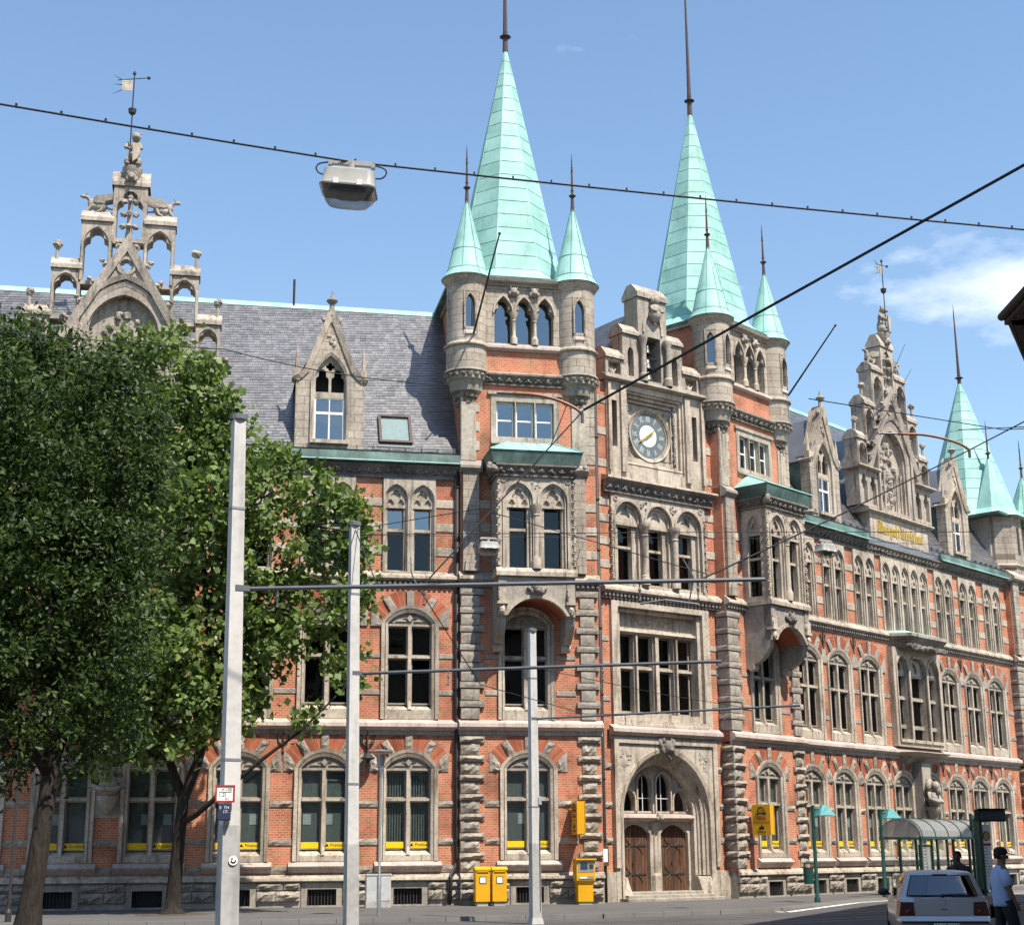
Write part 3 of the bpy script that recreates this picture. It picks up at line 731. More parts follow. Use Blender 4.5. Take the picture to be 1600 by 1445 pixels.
# ---------------------------------------------------------------- dormers
def dormer(F, cx, y=-0.02):
    G = F @ T(cx, y, 0)
    d = put('dormer', B().plate([(-1.27, 16.1), (1.27, 16.1), (1.27, 19.05), (0.85, 19.25), (0.12, 21.35), (-0.12, 21.35), (-0.85, 19.25), (-1.27, 19.05)], [pointed(0.66, 16.62, 18.75, 19.98, 7)], 0.0, 0.5), 'ashlar', post, G)
    put('cheek', B().hexa([(-1.2, 0.05, 16.1), (-0.95, 0.05, 16.1), (-0.95, 2.4, 16.1), (-1.2, 2.4, 16.1), (-1.2, 0.05, 19.0), (-0.95, 0.05, 19.0), (-0.95, 2.4, 19.0), (-1.2, 2.4, 19.0)]).hexa([(0.95, 0.05, 16.1), (1.2, 0.05, 16.1), (1.2, 2.4, 16.1), (0.95, 2.4, 16.1), (0.95, 0.05, 19.0), (1.2, 0.05, 19.0), (1.2, 2.4, 19.0), (0.95, 2.4, 19.0)]), 'copper_dark', d, G)
    b = B(); i = b.vs([(-1.3, 0.1, 18.95), (0, 0.1, 21.2), (1.3, 0.1, 18.95), (-1.3, 2.0, 18.95), (0, 3.3, 21.2), (1.3, 2.0, 18.95)])
    b.f += [(i, i + 1, i + 4, i + 3), (i + 1, i + 2, i + 5, i + 4)]; put('dormer_roof', b, 'slate', d, G)
    # gable coping, swept down to the shoulders
    outl = [(1.42, 18.98), (1.20, 19.1), (0.98, 19.35), (0.66, 20.15), (0.36, 20.95), (0.14, 21.6), (0, 21.75)]
    inn = [(1.30, 18.9), (1.05, 18.98), (0.80, 19.25), (0.48, 20.05), (0.22, 20.75), (0.06, 21.15), (0, 21.25)]
    out2 = outl + [(-x, z) for x, z in outl[-2::-1]]; in2 = inn + [(-x, z) for x, z in inn[-2::-1]]
    put('coping', B().band(out2, in2, -0.14, 0.55, -0.06), 'stone_light', d, G)
    b = B(); b.lathe([(0.13, 21.5), (0.09, 21.95), (0.2, 22.05), (0.22, 22.12), (0.08, 22.2), (0.05, 22.35), (0.0, 22.55)], seg=8)
    for s_ in (-1, 1): b.blob((s_ * 0.30, 0, 21.35), (0.10, 0.1, 0.13), 6, 5, 0.2)
    put('finial', b, 'stone_grey', d, G, smooth=0.7)
    for s_ in (-1, 1):
        put('pinnacle', B().box(s_ * 1.25 - 0.11, s_ * 1.25 + 0.11, -0.06, 0.2, 18.9, 19.35).lathe([(0.09, 19.35), (0.05, 20.0), (0.0, 20.4)], s_ * 1.25, 0.07, 6), 'stone_warm', d, G)
    o = pointed(0.72, 16.5, 18.75, 20.06, 8); m_ = pointed(0.62, 16.5, 18.75, 19.92, 8); i_ = pointed(0.56, 16.62, 18.75, 19.84, 8)
    put('surround', B().band(o, m_, -0.08, 0.1, -0.03).band(m_, i_, 0.08, 0.3, 0.12), 'stone_light', d, G)
    q = random.Random(2); b = B()
    b.plate(pointed(0.58, 18.28, 18.75, 19.86, 8), [cusped(0.24, 18.52, 18.98, 19.42, -0.29), cusped(0.24, 18.52, 18.98, 19.42, 0.29), foil(0, 19.52, 0.17, 4)], 0.14, 0.26)
    put('tracery', b, 'stone_light', d, G)
    b = B()
    for k in range(7): b.blob((q.uniform(-0.14, 0.14), -0.02, 20.35 + k * 0.06), (0.07, 0.05, 0.07), 5, 4, 0.3, q)
    put('carved_leaf', b, 'stone_light', d, G)
    put('sill', B().box(-0.72, 0.72, -0.16, 0.3, 16.48, 16.62), 'stone_light', d, G)
    put('sash', B().plate(rect(-0.56, 0.56, 16.62, 18.3), [rect(-0.50, -0.03, 16.68, 17.66), rect(0.03, 0.50, 16.68, 17.66), rect(-0.50, -0.02, 17.76, 18.24), rect(0.02, 0.50, 17.76, 18.24)], 0.16, 0.24), 'white_paint', d, G)
    for xa, xb, za, zb in ((-0.5, -0.03, 16.68, 17.66), (0.03, 0.5, 16.68, 17.66), (-0.5, -0.02, 17.76, 18.24), (0.02, 0.5, 17.76, 18.24)):
        put('pane', B().box(xa, xb, 0.20, 0.21, za, zb), 'glass_sky', d, G)
    put('inner_wall', B().box(-0.9, 0.9, 0.8, 0.85, 16.3, 19.2).box(-0.45, 0.45, 0.8, 0.85, 19.2, 20.1), 'dark_room', d, G)
    b = B().tube([(-1.5, 0.15, 17.95), (-1.85, -0.1, 17.85), (-1.9, -0.12, 17.6)], 0.05, 6)
    return d
dormer(FL, -4.78)
dormer(FR, 8.80); dormer(FR, 21.85)

# ---------------------------------------------------------------- stepped tracery gables with beasts and weather vanes
def creature(b, M, q):
    "small winged stone beast, head towards +x"
    o = B()
    o.blob((0, 0, 0.28), (0.34, 0.16, 0.17), 8, 6, 0.08, q); o.blob((0.28, 0, 0.40), (0.15, 0.13, 0.2), 7, 5, 0.1, q)
    o.tube([(0.30, 0, 0.45), (0.42, 0, 0.62), (0.50, 0, 0.66)], 0.075, 6); o.blob((0.56, 0, 0.66), (0.15, 0.08, 0.08), 6, 5, 0.1, q)
    o.tube([(0.50, 0.04, 0.72), (0.42, 0.05, 0.82)], 0.03, 5, 0.01); o.tube([(0.50, -0.04, 0.72), (0.42, -0.05, 0.82)], 0.03, 5, 0.01)
    for s_ in (-1, 1):
        o.tube([(0.28, s_ * 0.1, 0.3), (0.36, s_ * 0.1, 0.12), (0.46, s_ * 0.1, 0.03)], 0.06, 6, 0.04)
        o.tube([(-0.2, s_ * 0.12, 0.3), (-0.10, s_ * 0.14, 0.10), (0.05, s_ * 0.14, 0.03)], 0.08, 6, 0.04)
        o.hexa([(0.2, s_ * 0.12, 0.42), (0.05, s_ * 0.18, 0.36), (-0.55, s_ * 0.24, 0.55), (-0.55, s_ * 0.20, 0.58), (0.22, s_ * 0.12, 0.56), (0.1, s_ * 0.2, 0.66), (-0.6, s_ * 0.28, 0.78), (-0.6, s_ * 0.22, 0.80)])
    o.tube([(-0.3, 0, 0.25), (-0.5, 0, 0.2), (-0.58, 0, 0.4)], 0.05, 5, 0.02)
    b.add(o, M)
def shield_beast(G, parent):
    "seated stone beast holding a shield and the vane pole, on a carved corbel"
    b = B(); q = random.Random(9)
    b.lathe([(0.16, 26.2), (0.28, 26.35), (0.34, 26.75), (0.38, 26.85), (0.38, 26.95), (0.0, 26.95)], 0, 0.1, 12)
    masks(b, (0, -0.18, 26.5), 1.0, q)
    put('carved_corbel', b, 'stone_grey', parent, G, smooth=0.8)
    b = B()
    b.blob((0, 0.12, 27.35), (0.25, 0.22, 0.40), 10, 8, 0.05, q); b.blob((0.02, 0.08, 27.80), (0.22, 0.19, 0.28), 10, 7, 0.05, q)
    b.blob((0.08, 0.0, 28.2), (0.17, 0.19, 0.19), 9, 7, 0.06, q); b.blob((0.12, -0.17, 28.15), (0.09, 0.10, 0.08), 7, 5, 0.05, q)
    for s_ in (-1, 1):
        b.blob((0.08 + s_ * 0.12, 0.05, 28.38), (0.05, 0.05, 0.06), 6, 4)
        b.tube([(s_ * 0.18, 0.02, 27.95), (s_ * 0.29, -0.10, 27.72), (s_ * 0.14, -0.26, 27.62)], 0.09, 7, 0.06)
        b.blob((s_ * 0.2, 0.0, 27.18), (0.13, 0.24, 0.2), 8, 6, 0.06, q); b.blob((s_ * 0.2, -0.2, 27.03), (0.1, 0.14, 0.07), 7, 5)
    put('statue', b, 'stone_grey', parent, G, smooth=1)
    put('shield', B().prism([(0.0, 27.08), (0.18, 27.22), (0.26, 27.45), (0.26, 27.80), (0.02, 27.84), (-0.02, 27.84), (-0.02, 27.45)], -0.32, -0.24), 'stone_warm', parent, G)
    v = put('weather_vane', B().tube([(-0.12, -0.22, 26.95), (-0.12, -0.22, 30.85)], 0.028, 6), 'iron', parent, G)
    b = B()
    b.lathe([(0.03, 29.0), (0.13, 29.08), (0.16, 29.25), (0.03, 29.12)], -0.12, -0.22, 8); b.blob((-0.12, -0.22, 30.75), 0.07, 6, 5)
    b.tube([(-0.72, -0.22, 30.42), (0.40, -0.22, 30.62)], 0.018, 5); b.blob((0.42, -0.22, 30.62), 0.07, 6, 5)
    for z in (30.44, 30.24, 30.03): b.tube([(-0.55, -0.22, z), (-0.88, -0.22, z + (z - 30.24) * 0.9)], 0.018, 5, 0.006)
    put('vane_arms', b, 'iron', v, G)
    put('vane_flag', B().plate(rect(-0.56, -0.16, 30.02, 30.45), [rect(-0.50, -0.20, 30.10, 30.38)], -0.228, -0.212, True).box(-0.49, -0.21, -0.224, -0.216, 30.11, 30.37), 'stone_light', v, G)

def blackletter(word, height):
    "pen-stroke letters: upright strokes with diamond feet"
    b = B(); x = 0.0; w = 0.13 * height; t = 0.115 * height
    def st(x0, z0, z1, lo=True, hi=True):
        b.prism([(x0, z0 + (w * .6 if lo else 0)), (x0 + w / 2, z0), (x0 + w, z0 + (w * .6 if lo else 0)), (x0 + w, z1 - (w * .6 if hi else 0)), (x0 + w / 2, z1), (x0, z1 - (w * .6 if hi else 0))], -0.03, 0.0)
    def dg(x0, z0, x1, z1, tt=0.5):
        b.prism([(x0, z0), (x0 + w * tt, z0 - w * .35), (x1, z1 - w * .3), (x1, z1 + w * .3), (x1 - w * tt, z1 + w * .5)], -0.028, 0.0)
    xh = 0.62 * height; g = 0.20 * height
    for ch in word:
        if ch == 'O':
            st(x, 0.02 * height, height * 0.98); st(x + 0.42 * height, 0.02 * height, height * 0.98); dg(x + w / 2, 0.1 * height, x + .45 * height, 0.06 * height); dg(x + w / 2, .95 * height, x + .45 * height, .93 * height); st(x + 0.20 * height, .2 * height, .8 * height); x += 0.66 * height
        elif ch in 'ben opdkrstiu':
            if ch in 'b': st(x, 0, height); st(x + g, 0, xh); dg(x + w / 2, xh * .98, x + g + w / 2, xh * .92); dg(x + w / 2, .1 * height, x + g + w / 2, .04 * height)
            elif ch == 'd': st(x, 0, xh); st(x + g, 0, xh); dg(x + g, xh, x + 0.0, height * .95); dg(x + w / 2, .1 * height, x + g + w / 2, .04 * height)
            elif ch == 'o': st(x, 0, xh); st(x + g, 0, xh); dg(x + w / 2, xh * .98, x + g + w / 2, xh * .92); dg(x + w / 2, .1 * height, x + g + w / 2, .04 * height)
            elif ch == 'e': st(x, 0, xh); st(x + g * .9, xh * .5, xh); dg(x + w / 2, xh * .98, x + g + w / 2, xh * .92); dg(x + w / 2, .1 * height, x + g * 1.2, .08 * height); dg(x + w / 2, xh * .5, x + g, xh * .56)
            elif ch == 'n': st(x, 0, xh); st(x + g, 0, xh); dg(x + w / 2, xh * .98, x + g + w / 2, xh * .92)
            elif ch == 'p': st(x, -0.3 * height, xh); st(x + g, 0, xh); dg(x + w / 2, xh * .98, x + g + w / 2, xh * .92); dg(x + w / 2, .1 * height, x + g + w / 2, .04 * height)
            elif ch == 'r': st(x, 0, xh); dg(x + w / 2, xh * .98, x + g * 1.1, xh * .95); x -= 0.06 * height
            elif ch == 's': st(x, -0.12 * height, height); dg(x + w / 2, height * .96, x + g * 1.2, height * .93); x -= 0.08 * height
            elif ch == 't': st(x, 0, height * .8); dg(x - w * .3, xh * .96, x + g, xh * .98); x -= 0.08 * height
            elif ch == 'i': st(x, 0, xh); b.prism([(x, height * .82), (x + w / 2, height * .74), (x + w, height * .82), (x + w / 2, height * .90)], -0.03, 0); x -= 0.16 * height
            elif ch == 'k': st(x, 0, height); st(x + g, 0, xh * .55); dg(x + w / 2, xh * .55, x + g * 1.1, xh * .95); dg(x + w / 2, xh * .6, x + g * 1.1, xh * .5)
            x += g + w + 0.07 * height
    return b, x

def gable(F, cx, word=None, zo=0.0, letters=None):
    G = F @ T(cx, 0.0, zo)
    q = random.Random(5)
    def openings(x, w, zb, zt_, mir): return None
    # base: inscription course
    g = put('gable', B().box(-2.85, 2.85, -0.10, 0.7, 15.78, 17.30), 'stone_light', post, G)
    put('gable_cornice', B().sweep([(0.3, 17.62), (-0.30, 17.46), (-0.32, 17.38), (-0.20, 17.30), (0.3, 17.30)], -3.25, 3.25).sweep([(0.9, 17.6), (0.3, 17.62), (0.3, 17.3), (0.9, 17.3)], -3.25, 3.25), 'stone_weathered', g, G)
    # central niche wall under the pointed hood
    put('niche_wall', B().plate(pointed(1.72, 17.6, 20.4, 22.55, 8), [pointed(1.30, 17.75, 20.3, 21.85, 8)], 0.0, 0.55), 'stone_weathered', g, G)
    put('niche_panel', B().plate(pointed(1.5, 17.6, 20.4, 22.3, 8), [], 0.38, 0.5), 'stone_weathered', g, G)
    for k, (a, c, y0) in enumerate(((1.75, 1.60, -0.16), (1.56, 1.42, -0.06), (1.38, 1.24, 0.08))):
        put('arch_moulding', B().band(pointed(a, 17.6, 20.35, 22.62 - k * .26, 9), pointed(c, 17.6, 20.35, 22.42 - k * .26, 9), y0, 0.4, y0 + 0.05), 'stone_weathered', g, G)
    for x in (-1.0, -0.62, 0.62, 1.0): put('shaft', B().lathe([(0.10, 17.65), (0.065, 17.8), (0.06, 19.5), (0.11, 19.7), (0.11, 19.78)], x, 0.22, 8), 'stone_weathered', g, G, smooth=0.8)
    b = B()
    for k in range(60):
        x = q.uniform(-0.85, 0.85); z = q.uniform(17.85, 21.3)
        if abs(x) < 1.05 * min(1, (21.7 - z) / 1.6): b.blob((x * (0.6 if z < 19.6 else 1), 0.34, z), (q.uniform(.08, .17), q.uniform(.08, .16), q.uniform(.08, .18)), 6, 4, 0.3, q)
    put('relief_carving', b, 'stone_grey', g, G, kind='stuff')
    # hood: steep triangle with crockets
    zap, zbt = 24.15, 19.5
    tri_o = [(2.62, zbt), (0, zap), (-2.62, zbt)]; tri_i = [(2.30, zbt), (0, zap - 0.62), (-2.30, zbt)]
    put('hood', B().band(tri_o, tri_i, -0.22, 0.45, -0.14), 'stone_weathered', g, G)
    put('hood_panel', B().plate([(1.0, 21.6), (0, zap - 0.5), (-1.0, 21.6), (-0.55, 22.35), (0, 22.62), (0.55, 22.35)], [circle(0, 22.95, 0.24, 16)], -0.04, 0.3), 'stone_weathered', g, G)
    put('roundel', B().band(circle(0, 22.95, 0.36, 20) + [(0.36, 22.95)], circle(0, 22.95, 0.26, 20) + [(0.26, 22.95)], -0.1, 0.1).plate(circle(0, 22.95, 0.27, 16), [foil(0, 22.95, 0.2, 4)], 0.0, 0.1), 'stone_weathered', g, G)
    for s_ in (-1, 1):
        for k in range(6):
            f = (k + 0.6) / 6.3; x, z = s_ * 2.62 * (1 - f), zbt + (zap - zbt) * f
            c = B(); c.blob((0.12, 0, 0.10), (0.13, 0.12, 0.09), 6, 5, 0.25, q); c.blob((0.25, 0, 0.22), (0.12, 0.11, 0.08), 6, 4, 0.3, q); c.blob((0.20, 0, 0.05), (0.06, 0.1, 0.1), 5, 4, 0.3, q)
            put('crocket', c, 'stone_grey', g, G @ T(x - s_ * 0.09, -0.08, z) @ (I4 if s_ > 0 else RZ(PI)))
    b = B().lathe([(0.16, 23.9), (0.10, 24.6), (0.08, 25.6), (0.13, 25.75), (0.06, 25.95)], 0, 0.1, 8)
    for z in (24.55, 25.05, 25.55):
        for s_ in (-1, 1): b.blob((s_ * 0.22, 0.05, z), (0.14, 0.13, 0.11), 6, 5, 0.25, q)
        b.blob((0, -0.1, z), (0.1, 0.13, 0.1), 6, 5, 0.25, q)
    put('hood_finial', b, 'stone_grey', g, G)
    # open steps on each side: pier frames with cusped openings and saddleback caps
    def cap(x0, x1, zb, zt_, ov=0.04):
        return B().sweep([(-0.12, zb), (-0.12, zb + 0.16), (0.12, zt_), (0.42, zt_), (0.72, zb + 0.16), (0.72, zb)], x0 - ov, x1 + ov)
    def step(x0, x1, zb, zs_, za_, zcap, ztop, ball=None, nm='gable_step'):
        xm, hw = (x0 + x1) / 2, (x1 - x0) / 2 - 0.12
        h_ = cusped(hw, zb, zs_, za_, xm)
        put(nm, B().plate([(x0, zb), (xm - hw, zb)] + h_[::-1] + [(x1, zb), (x1, zcap), (x0, zcap)], [], -0.04, 0.64, True) if False else
            B().plate(rect(x0, x1, zb - 0.15, zcap), [h_], -0.04, 0.64, True).band(pointed(hw + 0.09, zb, zs_, za_ + 0.14, 6, xm), pointed(hw + 0.02, zb, zs_, za_ + 0.05, 6, xm), -0.09, 0.0), 'stone_weathered', g, G)
        put('step_cap', cap(x0, x1, zcap, ztop), 'stone_weathered', g, G)
        if ball is not None:
            bb = B().tube([(ball, 0.1, ztop - 0.3), (ball, 0.1, ztop + 0.35)], 0.07, 6).blob((ball, 0.1, ztop + 0.48), (0.17, 0.16, 0.17), 7, 6, 0.25, q)
            put('step_finial', bb, 'stone_grey', g, G)
    for s_ in (-1, 1):
        def X(a, c): return (a, c) if s_ > 0 else (-c, -a)
        step(*X(2.62, 3.52), 19.62, 20.25, 20.62, 20.85, 21.30, s_ * 3.38)
        step(*X(1.62, 2.66), 20.9, 22.0, 22.5, 22.72, 23.20, s_ * 2.52)
        step(*X(0.58, 1.70), 22.3, 23.75, 24.38, 24.66, 25.12)
        c = B(); creature(c, T(s_ * 1.15, 0.25, 25.08) @ (I4 if s_ > 0 else RZ(PI)), q)
        put('winged_beast', c, 'stone_grey', g, G, smooth=0.9)
        a, c_ = X(1.78, 3.52)
        put('pier_panel', B().plate(rect(a, c_, 17.6, 19.42), [cusped(0.28, 17.75, 18.7, 19.15, (a + c_) / 2 - 0.42), cusped(0.28, 17.75, 18.7, 19.15, (a + c_) / 2 + 0.42)], -0.05, 0.7).box(a + 0.02, c_ - 0.02, 0.15, 0.6, 17.6, 19.4), 'stone_weathered', g, G)
        a, c_ = X(1.75, 3.85)
        put('pier_ledge', B().sweep([(0.75, 19.66), (0.1, 19.66), (-0.28, 19.52), (-0.30, 19.44), (-0.1, 19.36), (0.75, 19.36)], a, c_), 'stone_weathered', g, G)
    put('gable_crown', B().plate(rect(-0.62, 0.62, 23.9, 26.15), [cusped(0.47, 24.05, 25.3, 25.98)], -0.06, 0.6, True), 'stone_weathered', g, G)
    put('step_cap', cap(-0.66, 0.66, 26.15, 26.80), 'stone_weathered', g, G)
    shield_beast(G, g)
    # slate cross roof behind
    b = B(); i = b.vs([(-3.3, 0.6, 17.3), (0, 0.6, 21.9), (3.3, 0.6, 17.3), (-3.3, 3.6, 17.3), (0, 3.9, 21.9), (3.3, 3.6, 17.3)]); b.f += [(i, i + 1, i + 4, i + 3), (i + 1, i + 2, i + 5, i + 4)]
    put('cross_roof', b, 'slate', g, G)
    if word:
        lb, wd = blackletter(word, 0.62); k = 4.5 / wd
        lt = put('lettering', lb, 'gold', g, G @ T(-2.25, -0.105, 16.42) @ SC(k, 1, 1))
    return g
gL = gable(FL, -12.42)
lb_, wd_ = blackletter('en', 0.62)
put('lettering', lb_, 'gold', gL, FL @ T(-12.42 + 2.02, -0.105, 16.42))
gable(FR, 15.42, 'Oberpostdirektion')

# ---------------------------------------------------------------- copper roofs
def spire(F, cx, cy, zb, z1, half, apex_slope=None, eave=None, rows=17, rod=(37.6,), front=(4, 5, 6, 7), name='spire', sq=None):
    "octagonal spire of separate copper sheets over a dark core, swept out to a square eave"
    G = F @ T(cx, cy, 0)
    sl = half / (z1 - zb); R = lambda z: max(0.035, (z1 - z) * sl) / math.cos(PI / 8)
    zf = zb + 0.55
    sp = put(name, B().lathe([(R(zf) - 0.02, zf - 0.02), (R(z1 - 0.2) - 0.015, z1 - 0.2)], seg=8, a0=PI / 8), 'copper_seam', post, G)
    sq = sq or (half + 0.42)
    # swept foot: octagon down to square
    oc = [(R(zf + .02) * math.cos(PI / 8 + k * PI / 4), R(zf + .02) * math.sin(PI / 8 + k * PI / 4)) for k in range(8)]
    sqp = []
    for k in range(8):
        a = PI / 8 + k * PI / 4; c, s_ = math.cos(a), math.sin(a)
        m_ = max(abs(c), abs(s_)); sqp.append((sq * c / m_, sq * s_ / m_))
    cor = [(sq, sq), (-sq, sq), (-sq, -sq), (sq, -sq)]
    b = B(); i = b.vs([(x, y, zf + 0.02) for x, y in oc]); md = b.vs([((x * .45 + u * .55), (y * .45 + v_ * .55), zb + 0.16) for (x, y), (u, v_) in zip(oc, sqp)])
    j = b.vs([(x, y, zb) for x, y in sqp]); kx = b.vs([(x, y, zb) for x, y in cor])
    for k in range(8):
        k2 = (k + 1) % 8; b.f += [(i + k, md + k, md + k2, i + k2), (md + k, j + k, j + k2, md + k2)]
    for q, (a, c) in enumerate(((0, 1), (2, 3), (4, 5), (6, 7))): b.f.append((j + a, kx + q, j + c))
    b.f.append((kx, kx + 1, kx + 2, kx + 3))
    put('spire_foot', b, 'copper', sp, G)
    b = B(); b.box(-sq, sq, -sq, sq, zb - 0.13, zb - 0.004); put('eave_board', b, 'copper_dark', sp, G)
    # sheets
    H = z1 - 0.25 - zf; rest = B()
    for f in range(8):
        a0 = -PI / 8 + f * PI / 4 + 0.0
        for r_ in range(rows):
            za = zf + H * r_ / rows; zc = zf + H * (r_ + 1) / rows
            n = 1
            cuts = {3: [0, 0.2, 0.8, 1], 2: [0, 0.28, 1], 1: [0, 1]}[n]
            for c in range(n):
                P = []
                for z, u in ((za, cuts[c]), (za, cuts[c + 1]), (zc, cuts[c + 1]), (zc, cuts[c])):
                    zz = z + (0.015 if z == za else -0.015) + (0.05 if n == 3 and c % 2 else 0.0)
                    p0 = Vector((R(zz) * math.cos(a0), R(zz) * math.sin(a0), zz)); p1 = Vector((R(zz) * math.cos(a0 + PI / 4), R(zz) * math.sin(a0 + PI / 4), zz))
                    g_ = 0.011 / max(0.1, (p1 - p0).length); uu = u + (g_ if u < cuts[c] + 1e-6 else -g_)
                    P.append(p0.lerp(p1, uu))
                nrm = Vector((math.cos(a0 + PI / 8), math.sin(a0 + PI / 8), 0.2)).normalized() * 0.022
                bb = rest if f not in front else B()
                i = bb.vs([p + nrm for p in P] + P)
                bb.f += [(i, i + 1, i + 2, i + 3), (i + 4, i + 5, i + 1, i), (i + 5, i + 6, i + 2, i + 1), (i + 6, i + 7, i + 3, i + 2), (i + 7, i + 4, i, i + 3)]
                if f in front: put('copper_sheet', bb, 'copper', sp, G)
    put('copper_covering', rest, 'copper', sp, G, kind='stuff')
    for f in range(8):
        a = PI / 8 + f * PI / 4; put('hip_roll', B().tube([(R(z) * math.cos(a), R(z) * math.sin(a), z) for z in (zf, z1 - 0.3)], 0.035, 5, 0.02), 'copper', sp, G)
    finial(sp, G, z1 - 0.35, rod[0], 0.075, 'iron_brown', ((0.085, 0.25), (0.11, 0.11)))
    return sp
def cone_roof(G, parent, z0, z1, r, zrod, seg=28):
    h = z1 - z0
    prof = [(r + 0.02, z0), (r, z0 + 0.03), (r * 0.88, z0 + 0.18), (r * 0.79, z0 + 0.36), (r * 0.56, z0 + h * 0.40), (r * 0.28, z0 + h * 0.72), (0.05, z1)]
    c = put('cone_roof', B().lathe(prof, seg=seg).lathe([(r - 0.1, z0 - 0.02), (r + 0.02, z0)], seg=seg), 'copper', parent, G, smooth=0.6)
    b = B()
    for k in range(8):
        a = PI / 8 + k * PI / 4
        b.tube([((p[0] + 0.008) * math.cos(a), (p[0] + 0.008) * math.sin(a), p[1]) for p in prof[1:]], 0.014, 4)
    for f in (0.36,):
        z = z0 + h * f; rr = r * 0.585; b.lathe([(rr, z - 0.015), (rr + 0.025, z), (rr, z + 0.015)], seg=seg)
    b.lathe([(r * 0.79, z0 + 0.34), (r * 0.79 + 0.02, z0 + 0.36), (r * 0.78, z0 + 0.39)], seg=seg)
    put('seam', b, 'copper_seam', c, G)
    finial(c, G, z1 - 0.12, zrod, 0.055, 'iron_brown', ((0.18, 0.06), (0.27, 0.15), (0.36, 0.07), (0.72, 0.05)))
def turret(F, cx, cy, zo, slits, r=0.78, rod=29.1):
    G = F @ T(cx, cy, zo)
    seg = 36; da = 2 * PI / seg
    def sk(i, k):
        a = (k + 0.5) * da
        return i == 5 and any(abs((a - s + PI) % (2 * PI) - PI) < 0.30 for s in slits)
    prof = [(r + 0.02, 19.5), (r + 0.02, 20.42), (r + 0.12, 20.50), (r + 0.12, 20.56), (r, 20.66), (r, 20.98), (r, 22.62), (r, 23.02), (r + 0.06, 23.10), (r + 0.16, 23.24), (r + 0.17, 23.31), (r - 0.1, 23.32)]
    prof = prof[:6] + prof[6:]
    t = put('turret', B().lathe(prof, seg=seg, skip=sk), 'ashlar', post, G, smooth=0.5)
    for s in slits:
        M = G @ RZ(s + PI / 2)
        put('slit_surround', B().plate(rect(-0.255, 0.255, 20.9, 22.70), [pointed(0.17, 21.2, 22.1, 22.52, 6)], -r + 0.018, -r + 0.22).band(pointed(0.24, 21.15, 22.1, 22.62, 7), pointed(0.185, 21.15, 22.1, 22.54, 7), -r - 0.04, -r + 0.04), 'ashlar', t, M)
        put('pane', B().box(-0.17, 0.17, -r + 0.14, -r + 0.15, 21.2, 22.55), 'glass_sky', t, M)
        put('sill', B().hexa([(-0.2, -r - 0.05, 20.9), (0.2, -r - 0.05, 20.9), (0.2, -r + 0.1, 20.9), (-0.2, -r + 0.1, 20.9), (-0.17, -r - 0.03, 20.98), (0.17, -r - 0.03, 20.98), (0.17, -r + 0.13, 21.22), (-0.17, -r + 0.13, 21.22)]), 'stone_pink', t, M)
    put('turret_core', B().lathe([(r - 0.34, 19.6), (r - 0.34, 23.2)], seg=12), 'dark_room', t, G)
    put('corbel', B().lathe([(0.0, 16.9), (0.0, 17.95), (0.10, 18.02), (0.26, 18.15), (0.36, 18.5), (0.44, 18.62), (0.44, 18.70), (0.62, 18.74), (0.64, 18.84), (0.68, 19.10), (r + 0.02, 19.18), (r + 0.02, 19.44), (r + 0.12, 19.48), (r + 0.10, 19.55)], seg=24), 'stone_grey', t, G, smooth=0.6)
    b = B(); q = random.Random(4)
    for k in range(20):
        a = k * 2 * PI / 20; b.blob(((r + 0.05) * math.cos(a), (r + 0.05) * math.sin(a), 19.32), (0.10, 0.10, 0.09), 6, 4, 0.3, q)
    for k in range(14):
        a = k * 2 * PI / 14; b.blob((0.42 * math.cos(a), 0.42 * math.sin(a), 18.55), (0.12, 0.12, 0.12), 6, 5, 0.35, q); b.blob((0.34 * math.cos(a + .2), 0.34 * math.sin(a + .2), 18.33), (0.11, 0.11, 0.12), 6, 5, 0.35, q); b.blob((0.22 * math.cos(a), 0.22 * math.sin(a), 18.12), (0.10, 0.10, 0.11), 6, 4, 0.35, q)
    put('carved_leaves', b, 'stone_dark', t, G, kind='stuff')
    cone_roof(G, t, 23.32, 26.7, r + 0.20, rod)
    return t

